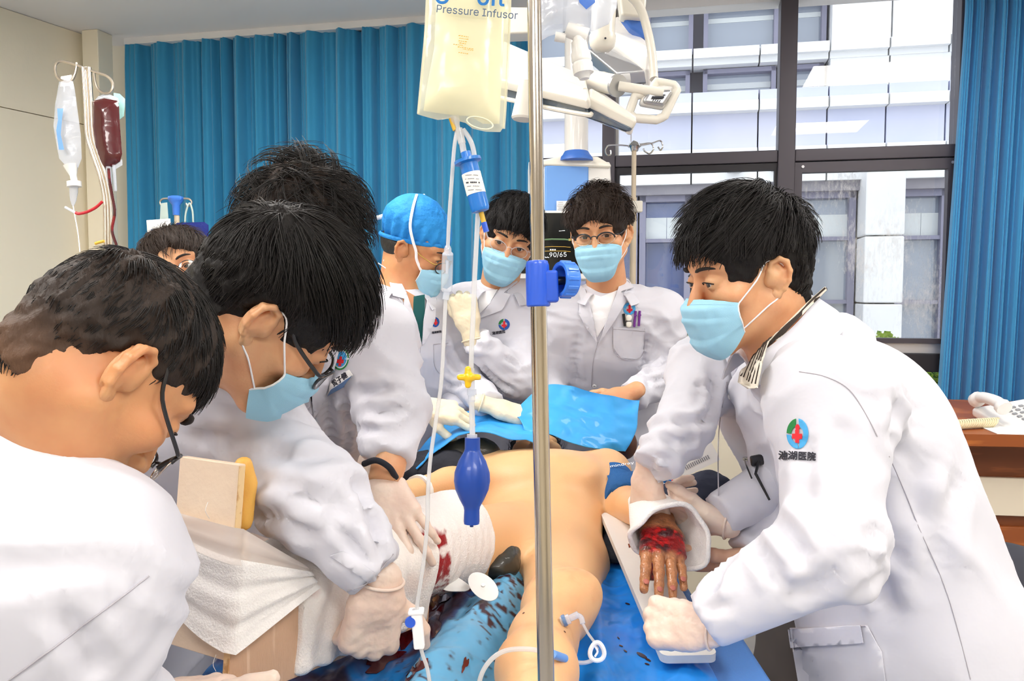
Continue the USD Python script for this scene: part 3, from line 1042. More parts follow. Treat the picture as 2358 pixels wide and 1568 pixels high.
# ------------------------------------------------------------------ people: heads, hair, hands, coats
def frame_of(fwd, up):
    f = unit(fwd)
    u = np.asarray(up, float)
    u = unit(u - f * (u @ f))
    return np.stack([np.cross(f, u), f, u], 1)          # columns: the person's right, forward, up


def head_sdf(neck_local, eyes=True, jaw=1.0):
    S = SDF()
    S.ell((0, -.012, .045), (.0755, .097, .079), .02)
    S.ell((0, .020, .020), (.068, .066, .088), .02)
    S.ell((0, .030, -.055), (.053 * jaw, .055, .056), .03)
    for s in (-1, 1):
        S.cone((s * .052 * jaw, -.004, -.040), (s * .015, .070, -.096), .025, .019, .02)
        S.ell((s * .044, .058, -.014), (.028, .027, .022), .02)
    S.cone((-.014, .073, -.098), (.014, .073, -.098), .019, .019, .015)
    nb = np.asarray(neck_local, float)
    S.cone((0, -.028, -.035), nb, .056, .060, .03)
    S.cone((0, -.028, -.035), nb + unit(nb) * .12, .05, .06, .02)
    for s in (-1, 1):
        S.cone((s * .014, .086, .035), (s * .05, .068, .036), .010, .010, .014)
    S.cone((0, .084, .024), (0, .109, -.026), .0085, .0115, .012)
    for s in (-1, 1):
        S.ell((s * .012, .098, -.030), (.009, .012, .009), .008)
    S.ell((0, .072, -.058), (.032, .027, .026), .015)
    S.cone((-.017, .094, -.0535), (.017, .094, -.0535), .0055, .0055, .006)
    S.cone((-.014, .093, -.0655), (.014, .093, -.0655), .0065, .0065, .006)
    if eyes:
        for s in (-1, 1):
            S.ell((s * .032, .101, .013), (.021, .017, .013), .014, cut=True)
            S.ell((s * .032, .0765, .012), (.0168, .0168, .0150), .004)
            S.ell((s * .032, .098, .0095), (.0135, .014, .0036), .002, cut=True)
    return S


def ear_mesh(side):
    S = SDF()
    S.ell((-.004, 0, -.003), (.017, .029, .004), .004)
    S.chain([(.006, -.002, .004), (.013, .012, .007), (.010, .025, .009), (-.002, .032, .010), (-.014, .027, .011), (-.0195, .012, .012), (-.0185, -.004, .010), (-.0125, -.018, .007), (-.004, -.027, .004)], [.0032, .0036, .0038, .0038, .0038, .0036, .0034, .0034, .0034], .003)
    S.chain([(.012, .010, .002), (.009, .023, .003), (-.002, .030, .003), (-.013, .025, .004), (-.018, .011, .005), (-.017, -.004, .004), (-.0115, -.018, .002)], [.004] * 7, .004)
    S.chain([(-.001, .019, .005), (-.0095, .010, .0065), (-.010, -.006, .0065), (-.004, -.0165, .005)], [.003, .0034, .0034, .003], .004)
    S.ell((.000, -.029, .003), (.0085, .0095, .0048), .005)
    S.ell((.012, -.005, .004), (.0045, .0075, .0045), .004)
    S.ell((.002, -.003, .007), (.0078, .0115, .0072), .003, cut=True)
    S.cone((.004, 0, -.002), (.010, -.004, -.012), .016, .016, .01)
    m = S.mesh(.0015)
    # ear frame (forward, up, outward) -> head frame
    o, f0, z = unit(V(side * .90, .40, 0)), unit(V(-side * .40, .90, 0)), V(0, 0, 1)
    t = math.radians(12)
    u, f = z * math.cos(t) - f0 * math.sin(t), f0 * math.cos(t) + z * math.sin(t)
    m = put(m, np.stack([f, u, o], 1), V(side * .0735, -.012, -.002))
    if m.volume < 0:
        m.faces = m.faces[:, ::-1]
    return m


EARS = {s: ear_mesh(s) for s in (-1, 1)}


class Person:
    def __init__(s, label, base, head, fwd, up, neck, k=1.0, name='person'):
        s.R, s.c, s.k = frame_of(fwd, up), np.asarray(head, float), k
        s.neck = np.asarray(neck, float)
        s.t = thing(name, label, 'person', base)
        s.coat = None

    def w(s, p):
        return s.c + (np.asarray(p, float) * s.k) @ s.R.T

    def loc(s, p):
        return ((np.asarray(p, float) - s.c) @ s.R) / s.k

    def wm(s, m):
        v, f, _ = meshkit.arrays(m)
        return trimesh.Trimesh(s.w(v), f, process=False)

    def add(s, name, mesh, m, label=None, parent=None, smooth=60, color=None):
        return part(parent or s.t, name, mesh, m, label, smooth, color)

    def body(s, extra=(), h=.003, skin='skin', eyes=True, brows=True, jaw=1.0, lips=False, gaze=(0, 0)):
        nl = s.loc(s.neck)
        m = head_sdf(nl, eyes, jaw).mesh(h, smooth=2)
        s.headmesh = s.wm(m)
        pieces = [s.headmesh] + [s.wm(EARS[i]) for i in (-1, 1)] + list(extra)
        b = s.add('body', join(*pieces), skin, smooth=True)
        if eyes:
            for i in (-1, 1):
                c = V(i * .032, .0765, .0105)
                e = s.add('eye', s.wm(put(trimesh.creation.icosphere(3, .0143), None, c)), 'eye_white', parent=b)
                d = unit(V(gaze[0], 1, gaze[1]))
                s.add('iris', s.wm(lathe([(.0001, .0150), (.0035, .0148), (.0062, .0136), (.0068, .0126)], 16, basis(d), c)), 'eye_iris', parent=b)
                L = smooth_path([V(i * .0185, .0905, .0105), V(i * .026, .0955, .0142), V(i * .034, .0955, .0148), V(i * .0465, .0865, .0105)], 5)
                s.add('eyelashes', s.wm(tube(L, [.0011] * len(L), 6)), 'brow_dark', parent=b)
                if brows:
                    pts = smooth_path([V(i * .014, .0975, .0335), V(i * .026, .0965, .0370), V(i * .040, .0885, .0375), V(i * .053, .0745, .0335)], 6)
                    r = np.interp(np.linspace(0, 1, len(pts)), [0, .15, .6, 1], [.0022, .0042, .0038, .0010])
                    s.add('eyebrow', s.wm(tube(pts, r, 8, up=V(0, 0, 1), flat=.75)), 'brow_dark', parent=b)
        s.b = b
        return b

    # ---------------------------------------------------------------- hair
    def hair(s, seed=1, top=.018, side=.006, n=2600, length=(.075, .05, .022, .035), whorl=(.012, -.075, .11), comb=(0, 1, 0), comb_w=.5, mess=.25, fringe_z=.062, fringe_min=.046,
             m='hair_black', ms='hair_strand', nape=-.055, width=.0016, lift=.25, fade=None):
        """length: top, front, sides, back"""
        rng = np.random.default_rng(seed)
        S = SDF()
        S.ell((0, -.012, .045), (.0755 + side, .097 + side, .079 + side), .02)
        S.ell((0, -.008, .058), (.068 + top * .5, .088 + top * .45, .070 + top), .02)
        S.cone((0, -.055, .0), (0, -.06, nape + .02), .05 + side, .038 + side, .03)
        S.ell((0, .128, -.040 + (fringe_z - .062)), (.095, .078, .108), .012, cut=True)
        for i in (-1, 1):
            S.ell((i * .088, -.004, -.024), (.034, .040, .056), .010, cut=True)
        S.box((0, -.02, nape - .08), (.2, .2, .08), 0.0, .01, cut=True)
        cap = S.mesh(.0042, smooth=2, mod=lambda F, g: F + (meshkit.noise(g * 95, seed) - .5) * .010 * np.clip((.06 - g[..., 2]) / .06, 0, 1))
        v = np.asarray(cap.vertices)
        n_ = normals(cap)
        wh = V(*whorl)
        fl = v - wh
        q = np.stack([np.linalg.norm(fl, axis=1) * 22, np.arctan2(fl[:, 0], fl[:, 1]) * 9, v[:, 2] * 14], 1)
        lump = (meshkit.fbm(q + seed, 3, seed) - .45)
        zz = np.clip((v[:, 2] + .01) / .07, 0, 1)
        cap = trimesh.Trimesh(v + n_ * (lump * (.004 + .016 * zz))[:, None], cap.faces, process=False)
        dark = np.array(lin((24, 21, 20) if m == 'hair_black' else (46, 36, 30)))
        tcol = np.ones((len(v), 1)) * dark[None]
        if fade:
            k_ = np.clip((fade[0] - v[:, 2]) / (fade[0] - fade[1]) + .35 * (meshkit.fbm(v * V(120, 120, 40), 3, 5) - .5), 0, 1)
            k_ = k_ * (v[:, 1] < .05)
            tcol = tcol * (1 - k_[:, None]) + np.array(lin(fade[2]))[None] * k_[:, None]
        hp = s.add('hair', s.wm(cap), 'hair_tint', smooth=True, color=tcol)
        s.hairmesh = s.wm(cap)
        # strands
        v, n_ = np.asarray(cap.vertices), normals(cap)
        out = np.linalg.norm((v - V(0, -.012, .045)) / V(.0755, .097, .079), axis=1) > 1.02
        tri = cap.area_faces * out[cap.faces].all(1)
        fi = rng.choice(len(tri), n, p=tri / tri.sum())
        bc = rng.dirichlet((1, 1, 1), n)
        P = (v[cap.faces[fi]] * bc[..., None]).sum(1)
        N = unit((n_[cap.faces[fi]] * bc[..., None]).sum(1))
        clump = cKDTree(P[:: max(1, n // 260)]).query(P)[1]
        cr = rng.normal(0, 1, (clump.max() + 1, 3))
        zt = np.clip((P[:, 2] - .03) / .07, 0, 1)
        fr = np.clip((P[:, 1] - .02) / .06, 0, 1) * zt
        bk = np.clip((-P[:, 1] - .04) / .05, 0, 1) * (1 - zt)
        L = length[0] * zt + length[2] * (1 - zt)
        L = L * (1 - fr) + length[1] * fr
        L = L * (1 - bk) + length[3] * bk
        L = L * rng.uniform(.6, 1.15, n)
        steps = 6
        zc = np.clip((P[:, 2] - .035) / .04, 0, 1)[:, None]
        CB = np.asarray(comb, float) * zc + V(0, -.25, -1.3) * (1 - zc)
        pts = [P - N * .003]
        p = P.copy()
        cen, rad = V(0, -.010, .045), V(.0765, .0975, .0805)
        d0 = None
        for k in range(steps):
            e = unit((p - cen) / rad ** 2)
            fl = unit(p - wh)
            d = fl * (1 - comb_w) + CB * comb_w + cr[clump] * mess * .6 + V(0, 0, -.35 - .25 * k * fr.mean())
            d = d - e * (d * e).sum(1, keepdims=True)
            d = unit(d) + e * (lift * np.clip(1 - k * .33, -.15, 1))[None] if np.ndim(lift) else unit(d) + e * lift * max(1 - k * .38, -.2)
            d = unit(d)
            d0 = d if d0 is None else unit(.45 * d0 + .55 * d)
            p = p + d0 * (L / steps)[:, None]
            g = np.linalg.norm((p - cen) / rad, axis=1)
            push = np.maximum(0, 1.03 - g)
            p = p + unit((p - cen) / rad ** 2) * (push * .085)[:, None]
            pts.append(p.copy())
        C = np.stack(pts, 1)
        x, y, z = np.abs(C[..., 0]), C[..., 1], C[..., 2]
        lim = fringe_min + .10 * np.clip(x - .030, 0, 1) * -1 + .012 * rng.normal(0, 1, (n, 1)) * .5
        bad = ((y > .055) & (z < lim)) | ((x > .060) & (y > .018) & (y <= .055 + .02) & (z < .042)) | ((x > .06) & (y > -.042) & (z < -.002 + .004 * rng.normal(0, 1, (n, 1)))) | ((x > .064) & (y > -.044) & (y < .014) & (z < .033))
        bad[:, 0] = False
        cum = np.cumsum(bad, 1) > 0
        last = np.maximum((~cum).sum(1) - 1, 0)
        keep = np.minimum(np.arange(steps + 1)[None], last[:, None])
        C = np.take_along_axis(C, keep[..., None], 1) + (np.arange(steps + 1)[None] - keep)[..., None] * V(0, 0, -.0004)
        wd = width * np.linspace(1, .25, steps + 1)[None] * rng.uniform(.7, 1.2, (n, 1))
        s.curves('strands', C, wd, ms, hp)
        return hp

    def curves(s, name, C, wd, ms, parent):
        C = s.w(C.reshape(-1, 3)) - s.t.loc
        path = numbered(parent.path + '/' + name)
        b = UsdGeom.BasisCurves.Define(stage, path)
        n = len(wd)
        k = wd.shape[1]
        b.CreateTypeAttr('linear')
        b.CreateCurveVertexCountsAttr(Vt.IntArray.FromNumpy(np.full(n, k, np.int32)))
        b.CreatePointsAttr(Vt.Vec3fArray.FromNumpy(C.astype(np.float32)))
        b.CreateWidthsAttr(Vt.FloatArray.FromNumpy((wd * s.k).astype(np.float32).ravel()))
        b.SetWidthsInterpolation('vertex')
        UsdShade.MaterialBindingAPI.Apply(b.GetPrim()).Bind(MATS[ms])
        b.GetPrim().SetCustomDataByKey('kind', 'stuff')

    # ---------------------------------------------------------------- mask, glasses
    def mask(s, loops='ear', drop=0.0, pleats=3, top=-.012):
        """pleated surgical mask over nose and chin"""
        nu, nv = 41, 25
        u = np.linspace(-1, 1, nu)
        vv = np.linspace(0, 1, nv)
        P = np.zeros((nu, nv, 3))
        for j, b in enumerate(vv):                        # 0 bottom (under the chin), 1 top (nose bridge)
            half = np.interp(b, [0, .3, .7, 1], [.050, .062, .0685, .0680])
            front = np.interp(b, [0, .18, .40, .62, .82, 1], [.088, .111, .119, .1225, .120, .1035])
            zc = np.interp(b, [0, .12, .3, .6, 1], [-.123, -.112, -.088, -.045, top]) + drop
            a = u * math.radians(78)
            sq = .72
            x = half * np.sign(np.sin(a)) * np.abs(np.sin(a)) ** sq * (1.02)
            back = np.interp(b, [0, .5, 1], [.036, .036, .044])
            y = back + (front - back) * np.abs(np.cos(a)) ** .80
            zside = np.interp(b, [0, 1], [-.080, -.028]) + drop
            z = zc + (zside - zc) * np.abs(u) ** 2.2
            nose = np.exp(-(u / .16) ** 2) * (.004 if b > .55 else 0)
            pl = .0052 * (((b * (pleats + .35)) % 1.0) - .5) * (1 - u ** 4) * (1 if .12 < b < .9 else .2)
            P[:, j] = np.stack([x, y + nose + pl, z + .003 * np.abs(u) ** 2 * math.sin(b * 9)], -1)
        P[:, :, 1] += .0012 * np.sin(u * 23 + 2)[:, None] * np.sin(vv * 7)[None]
        mk = s.add('surgical_mask', s.wm(sheet(P, .0016)), 'mask_blue', smooth=50)
        s.maskmesh = s.wm(sheet(P, .0016))
        top_ = P[:, -1] + V(0, .0012, 0)
        t2 = P[:, -3] + V(0, .0012, 0)
        s.add('nose_band', s.wm(sheet(np.stack([top_, t2], 1), .0018)), 'mask_blue', parent=mk, smooth=50)
        for i in (0, -1):
            a, b = P[i, nv - 2], P[i, 2]
            sg_ = -1 if i == 0 else 1
            s.add('edge_binding', s.wm(tube(P[i, ::3], .0016, 6)), 'mask_white', parent=mk)
            if loops == 'ear':
                e1, e2, e3 = V(sg_ * .0785, .002, .029), V(sg_ * .079, -.026, .012), V(sg_ * .0775, -.014, -.028)
                s.add('ear_loop', s.wm(tube(smooth_path([a, V(sg_ * .0800, .028, .003), e1, e2, e3, V(sg_ * .0730, .016, -.046), b], 6), .0014, 6)), 'loop_white', parent=mk)
            else:
                tp, nk = V(sg_ * .066, -.035, .105), V(sg_ * .060, -.070, -.070)
                up_ = smooth_path([a, V(sg_ * .0765, .040, -.004), V(sg_ * .084, .030, .020), V(sg_ * .092, .012, .045), V(sg_ * .096, -.010, .080), V(sg_ * .080, -.028, .126), V(sg_ * .03, -.05, .160)], 8)
                s.add('tie_band', s.wm(tube(up_, .0042, 8, up=V(sg_, 0, .3), flat=.35)), 'loop_white', parent=mk)
                s.add('tie_band', s.wm(tube(smooth_path([b, V(sg_ * .068, .0, -.075), nk], 8), .0016, 6)), 'loop_white', parent=mk)
        return mk

    def glasses(s, frame='black_plastic', r=.0016, w=.026, hgt=.018, y=.112, z=.008, rim=True, tilt=.0, temple=None, lower=True, round_=1.0, lensmat='lens'):
        g = None
        segs = 28
        for i in (-1, 1):
            a = np.arange(segs) / segs * 2 * np.pi
            ca, sa = np.cos(a), np.sin(a)
            e = .75 if round_ < 1 else 1.0
            x = i * .033 + w * np.sign(ca) * np.abs(ca) ** e
            zz = z + hgt * np.sign(sa) * np.abs(sa) ** e
            yy = y - .35 * np.abs(x) ** 2 / .06 + tilt * (zz - z)
            L = np.stack([x, yy, zz], 1)
            if g is None:
                g = s.add('glasses', s.wm(tube(smooth_path([V(-.009, y - .001, z + .006), V(0, y + .002, z + .009), V(.009, y - .001, z + .006)], 5), r, 8)), frame)
            if lower:
                s.add('rim', s.wm(tube(L, r, 8, closed=True)), frame, parent=g)
            else:
                s.add('rim', s.wm(tube(L[: segs // 2 + 1], r * 1.5, 8)), frame, parent=g)
                s.add('rim', s.wm(tube(np.vstack([L[segs // 2:], L[:1]]), r * .5, 8)), 'steel', parent=g)
            n = len(L)
            vs = np.vstack([L, L + V(0, .0012, 0), L.mean(0), L.mean(0) + V(0, .0014, 0)])
            k = np.arange(n)
            k2 = (k + 1) % n
            f = np.vstack([np.stack([np.full(n, 2 * n), k, k2], 1), np.stack([np.full(n, 2 * n + 1), n + k2, n + k], 1), np.stack([k, n + k, n + k2], 1), np.stack([k, n + k2, k2], 1)])
            s.add('lens', s.wm(trimesh.Trimesh(vs, f, process=False)), lensmat, parent=g)
            hx = i * (.033 + w)
            hy = y - .35 * hx ** 2 / .06
            tm = smooth_path([V(hx, hy, z + hgt * .55), V(i * .070, hy - .012, z + hgt * .5), V(i * .0775, .034, z * .5 + .018), V(i * .0765, .006, .037), V(i * .0715, -.026, .036), V(i * .066, -.044, .012)], 6)
            s.add('temple', s.wm(tube(tm, r * 1.25, 8)), temple or frame, parent=g)
            s.add('nose_pad', s.wm(tube([V(i * .008, y - .008, z - .004), V(i * .0105, y - .010, z - .011)], .0022, 6)), lensmat, parent=g)
        return g


# ---------------------------------------------------------------- hands
def hand_mesh(wrist, dirv, dorsal, thumb=1, curl=None, thumb_dir=None, spread=1.0, k=1.0, arm=None, h=.0028, tcurl=.35, stub=.045):
    """one hand from the wrist along dirv; dorsal = direction of the back of the hand; thumb = +1 / -1: which side of cross(dirv, dorsal) the thumb is on"""
    y = unit(dirv)
    z = np.asarray(dorsal, float)
    z = unit(z - y * (z @ y))
    x = np.cross(y, z) * thumb
    S = SDF()
    P = lambda a, b, c: np.asarray(wrist, float) + k * (x * a + y * b + z * c)
    RR = np.stack([x, y, z], 1)
    S.box(P(0, .050, 0), V(.026, .030, .003) * k, .0115 * k, .012 * k, R=RR)
    S.cone(P(.020, .010, -.002), P(.030, .082, 0), .014 * k, .0125 * k, .012 * k)
    S.cone(P(-.018, .010, -.002), P(-.029, .074, 0), .013 * k, .0115 * k, .012 * k)
    S.cone(P(0, -stub, 0), P(0, .018, 0), .028 * k, .027 * k, .02 * k, flat=(z, .78))
    if arm is not None:
        S.cone(P(0, -stub, 0), arm, .028 * k, .034 * k, .02 * k)
    curl = curl or [(.35, .5, .3)] * 4
    base = [(.031, .086, .002), (.0105, .092, .004), (-.0105, .088, .003), (-.0285, .076, 0)]
    lens = [(.041, .025, .022), (.045, .029, .023), (.041, .027, .023), (.032, .020, .020)]
    rad = [(.0102, .0092, .0084, .0074), (.0104, .0094, .0086, .0076), (.0100, .0090, .0082, .0072), (.0090, .0080, .0074, .0066)]
    for i in range(4):
        p = P(*base[i])
        sp = spread * [.10, .02, -.06, -.16][i]
        ang = 0.0
        pts = [p]
        for j in range(3):
            ang += curl[i][j]
            d = (y * math.cos(ang) - z * math.sin(ang)) + x * sp * math.cos(ang)
            p = p + unit(d) * lens[i][j] * k
            pts.append(p)
        S.chain(pts, [r * k for r in rad[i]], .0035 * k)
        S.cone(P(base[i][0] * .7, .055, 0), pts[0], .011 * k, rad[i][0] * k, .008 * k)
    td = thumb_dir or (.72, .62, -.35)
    d = unit(x * td[0] + y * td[1] + z * td[2])
    p0 = P(.020, .020, -.004)
    p1 = p0 + d * .042 * k
    d2 = unit(d + tcurl * (y * .9 - x * .5 - z * .2))
    p2 = p1 + d2 * .031 * k
    d3 = unit(d2 + tcurl * (y * .5 - x * .7 - z * .3))
    p3 = p2 + d3 * .025 * k
    S.chain([p0, p1, p2, p3], [.0145 * k, .0122 * k, .0105 * k, .0088 * k], .006 * k)
    m = S.mesh(h, smooth=1)
    return m


def glove(pr, wrist, dirv, dorsal, m='glove_latex', cuff=True, label=None, wr=.0, **kw):
    me = hand_mesh(wrist, dirv, dorsal, **kw)
    v = np.asarray(me.vertices)
    y = unit(dirv)
    me = displace(me, (meshkit.fbm(v * V(1, 1, 1) * 90, 2, 3) - .5) * .0022)
    g = pr.add('glove', me, m, label=label, smooth=True)
    k = kw.get('k', 1.0)
    if cuff:
        c = np.asarray(wrist, float) - y * (min(.040, kw.get('stub', .045)) * k)
        z = unit(np.asarray(dorsal) - y * (np.asarray(dorsal) @ y))
        a = np.arange(28) / 28 * 2 * np.pi
        x = np.cross(y, z)
        ring = c + .0305 * k * (np.cos(a)[:, None] * x + .8 * np.sin(a)[:, None] * z)
        pr.add('cuff_roll', tube(ring, .0024 * k, 8, closed=True), m, parent=g)
    return me


# ---------------------------------------------------------------- coats
class Coat:
    def __init__(s):
        s.S, s.bones = SDF(), []

    def arm(s, sh, el, wr, r=(.072, .062, .052), cut=True, k=.03, mid=None, wrinkle=1.0):
        sh, el, wr = (np.asarray(q, float) for q in (sh, el, wr))
        s.S.cone(sh, el, r[0], r[1], k)
        s.S.cone(el, wr, r[1], r[2], .02)
        s.bones += [(sh, el, 'arm', wrinkle), (el, wr, 'arm', wrinkle)]
        if cut:
            d = unit(wr - el)
            s.S.box(wr + d * .065, (.075, .075, .065), 0, .004, R=basis(d), cut=True)
        return s

    def torso(s, pelvis, chest, neck, front, sh, r=(.19, .185), flat=.66, hem=None, hem_r=.23, shr=.07, k=.06, waist=None, belly=1.0):
        pelvis, chest, neck = (np.asarray(q, float) for q in (pelvis, chest, neck))
        f = unit(front)
        up = unit(chest - pelvis)
        f = unit(f - up * (f @ up))
        s.S.cone(pelvis, chest, r[0], r[1], k, flat=(f, flat))
        s.bones.append((pelvis, chest, 'torso', 1.0))
        neck = neck - unit(neck - chest) * .045
        for q in sh:
            s.S.cone(chest + (np.asarray(q) - chest) * .15 + up * .03, q, .085, shr, k)
        s.S.cone(sh[0], neck, shr * .95, .062, .07)
        s.S.cone(sh[1], neck, shr * .95, .062, .07)
        s.S.cone(chest, neck - (neck - chest) * .1, .12, .058, .07, flat=(f, .8))
        if hem is not None:
            hem = np.asarray(hem, float)
            dh = unit(pelvis - hem)
            f2 = unit(f - dh * (f @ dh))
            s.S.cone(hem, pelvis, hem_r, r[0], .05, flat=(f2, flat + .1))
            s.S.box(hem - dh * .25, (.34, .34, .25), 0, .005, R=basis(dh), cut=True)
            s.bones.append((hem, pelvis, 'skirt', 1.0))
        return s

    def build(s, h=.0095, amp=1.0, seed=1, it=2, neckcut=None):
        if neckcut is not None:
            a, b, rr = neckcut
            s.S.cone(a, b, rr, rr, .01, cut=True)
        m = s.S.mesh(h, smooth=it)
        v = np.asarray(m.vertices)
        best, amt = np.full(len(v), 1e9), np.zeros(len(v))
        W_, D_ = np.zeros(len(v)), np.zeros(len(v))
        for i, (a, b, kind, wr) in enumerate(s.bones):
            ba = b - a
            L = np.linalg.norm(ba)
            R = basis(ba)
            q = (v - a) @ R
            t = np.clip(q[:, 2] / L, 0, 1)
            dist = np.sqrt(q[:, 0] ** 2 + q[:, 1] ** 2 + (q[:, 2] - t * L) ** 2)
            ang = np.arctan2(q[:, 1], q[:, 0])
            lo_ = meshkit.noise(v * 7 + seed * 3.1 + i * 7, seed + i)
            mk = np.clip(meshkit.noise(v * 5.5 + seed * 1.3 + i * 3, seed + i + 9) * 2.2 - .45, 0, 1)
            if kind == 'arm':
                e_ = .30 + .9 * np.exp(-((q[:, 2] - L) / .10) ** 2) + .75 * np.exp(-(q[:, 2] / .10) ** 2)
                ph = q[:, 2] * 52 + 1.5 * np.sin(ang + i) + 7 * lo_
                ph2 = q[:, 2] * 31 - 2.2 * np.sin(ang + 1 + i) + 9 * lo_
                d = ((1 - np.abs(np.sin(ph)) ** .8) * .8 + (1 - np.abs(np.sin(ph2)) ** .8) - .55) * .0085 * wr * e_ * mk
            else:
                ph = ang * 3.5 + 8 * lo_ + q[:, 2] * 2
                d = ((1 - np.abs(np.sin(ph)) ** .75) - .35) * (.010 if kind == 'torso' else .022) * mk
            w = np.exp(-(dist / .075) ** 2) + 1e-9
            W_ += w
            D_ += w * d
        m = displace(m, amp * D_ / W_, 1)
        s.m = m
        return m


def coat_crease(m, lines):
    base = m
    for (px, w, d) in lines:
        m = crease(m, px, w, d, base=base)
    return m


def button(pr, coat, m, px, r=.0065):
    P, N = hit(m, [px], .0, True)
    if P is None:
        return
    c, n = P[0] + N[0] * .002, N[0]
    b = pr.add('button', lathe([(.0001, 0), (r, 0), (r, .0018), (r * .8, .0028), (r * .62, .0020), (.0001, .0020)], 18, basis(n), c), 'button_white', parent=coat)
    R = basis(n)
    pr.add('button_holes', join(*[put(lathe([(.0001, 0), (.0009, 0), (.0009, .0004), (.0001, .0004)], 8), R, c + n * .0021 + R @ V(i * .0018, j * .0018, 0)) for i in (-1, 1) for j in (-1, 1)]), 'ink_grey', parent=coat)


def emblem(pr, coat, m, px, r_px, squash=1.0, rot=0.0, kind='sleeve'):
    """round hospital emblem: green leaf, blue ring halves and a red cross, with its name under it"""
    cx, cy = px
    c, s_ = math.cos(rot), math.sin(rot)

    def T(pts):
        pts = np.asarray(pts, float) * r_px
        x = pts[:, 0] * squash
        y = pts[:, 1]
        return np.stack([cx + c * x - s_ * y, cy + s_ * x + c * y], 1)
    th = np.linspace(0, 1, 24)
    arc = lambda a0, a1, r, ox=0, oy=0: [(ox + r * math.cos(math.radians(a0 + (a1 - a0) * t)), oy + r * math.sin(math.radians(a0 + (a1 - a0) * t))) for t in th]
    st = max(2.0, r_px * .14)

    def put_(name, pts, mt, off=.0012):
        q = decal(m, T(pts), .0008, off, st)
        if q is not None:
            pr.add(name, q, mt, parent=coat, smooth=60)
    if kind == 'ring':
        put_('emblem_disc', arc(0, 345, 1.0), 'logo_white', .001)
        o, i = arc(0, 350, 1.0), arc(350, 0, .86)
        put_('emblem_ring', o + i, 'logo_green', .002)
        put_('emblem_ring', arc(0, 350, .72) + arc(350, 0, .58), 'logo_blue', .002)
        put_('emblem_disc', arc(0, 345, .58), 'logo_blue', .0022)
    else:
        put_('emblem_blue', arc(-85, 85, 1.0) + arc(85, -85, .42, .12), 'logo_blue' if kind != 'deep' else 'logo_deep')
        put_('emblem_blue', arc(85, 178, 1.0) + arc(170, 95, .62), 'logo_blue' if kind != 'deep' else 'logo_deep')
        put_('emblem_green', arc(182, 262, 1.0) + arc(262, 182, .45, -.12) if kind != 'blue' else arc(182, 262, 1.0) + arc(262, 182, .55), 'logo_green' if kind != 'blue' else 'logo_blue')
        put_('emblem_red', arc(0, 345, .20, .02, -.42), 'logo_red', .002)
    k = .17
    a = .44
    put_('emblem_cross', [(-k, -a + .18), (k, -a + .18), (k, -k + .18), (a, -k + .18), (a, k + .18), (k, k + .18), (k, a + .18), (-k, a + .18), (-k, k + .18), (-a, k + .18), (-a, -k + .18), (-k, -k + .18)], 'logo_red', .0026)


def words_on(pr, coat, m, px, ux, text, height, mt='shirt_dark', cjk=True, name='embroidered_name', off=.0015, n_hint=None):
    """lettering laid on the mesh: runs from pixel px to pixel ux"""
    shp = text_shape(text, 1.0, cjk)
    x0, _, x1, _ = shp.bounds
    ex = (V(*ux) - V(*px)) / (x1 - x0)
    L = np.hypot(*ex) * (n_hint or 1.0)
    ey = V(ex[1], -ex[0]) / np.hypot(*ex) * L
    from shapely import affinity
    q = affinity.affine_transform(shp, [ex[0], ey[0], ex[1], ey[1], px[0] - ex[0] * x0, px[1] - ex[1] * x0])
    d = decal(m, q, .0006, off, 5)
    if d is not None:
        pr.add(name, d, mt, parent=coat, smooth=False)


def head_at(fwd, up, k, local, px, d):
    return W(px[0], px[1], d) - frame_of(fwd, up) @ (np.asarray(local, float) * k)


def collar(pr, coat, neck, up, front, r=.070, h0=.045, spread=.028, gap=42, m='coat_white', flat=.9, seed=0):
    """turned-down coat collar around the neck: stands up and folds outward"""
    up, f = unit(up), np.asarray(front, float)
    f = unit(f - up * (f @ up))
    x = np.cross(f, up)
    a = np.radians(np.linspace(gap, 360 - gap, 40))
    prof = [(0, -.012), (.001, h0 * .55), (.004, h0 * .92), (.010, h0), (.017, h0 * .85), (spread, h0 * .30), (spread + .008, -.004)]
    P = np.zeros((len(a), len(prof), 3))
    for i, t in enumerate(a):
        d = f * math.cos(t) + x * math.sin(t) * flat
        back = .5 - .5 * math.cos(t)
        for j, (o, z) in enumerate(prof):
            P[i, j] = np.asarray(neck) + d * (r + o * (1.0 + .6 * (1 - back))) + up * (z * (.55 + .45 * back) - .018 * (1 - back))
    c = sheet(P, .0032)
    pr.add('collar', c, m, parent=coat, smooth=70)
    return c


def lower_body(pr, pelvis, knees, feet, m='trouser_dark', shoe='shoe_white'):
    S = SDF()
    pelvis = np.asarray(pelvis, float)
    S.ell(pelvis, (.15, .12, .13), .04)
    for kx, ft in zip(knees, feet):
        kx, ft = np.asarray(kx, float), np.asarray(ft, float)
        hip = pelvis + (kx - pelvis) * V(.75, .75, .08)
        S.cone(hip, kx, .085, .066, .03)
        S.cone(kx, ft + V(0, 0, .09), .066, .052, .02)
    pr.add('trousers', S.mesh(.014, smooth=2), m)
    for ft in feet:
        ft = np.asarray(ft, float)
        d = unit(V(*(ft - pelvis)[:2], 0) * .0 + pr.foot_dir)
        T = SDF()
        T.cone(ft + V(0, 0, .045) - d * .05, ft + V(0, 0, .035) + d * .13, .040, .033, .02)
        T.box(ft + V(0, 0, -.03), (.2, .2, .03), 0, .003, cut=True)
        pr.add('shoe', T.mesh(.009), shoe)
# ------------------------------------------------------------------ the staff
UPZ = V(0, 0, 1)


def ground(p, dy=0.0):
    return V(p[0], p[1] + dy, 0)


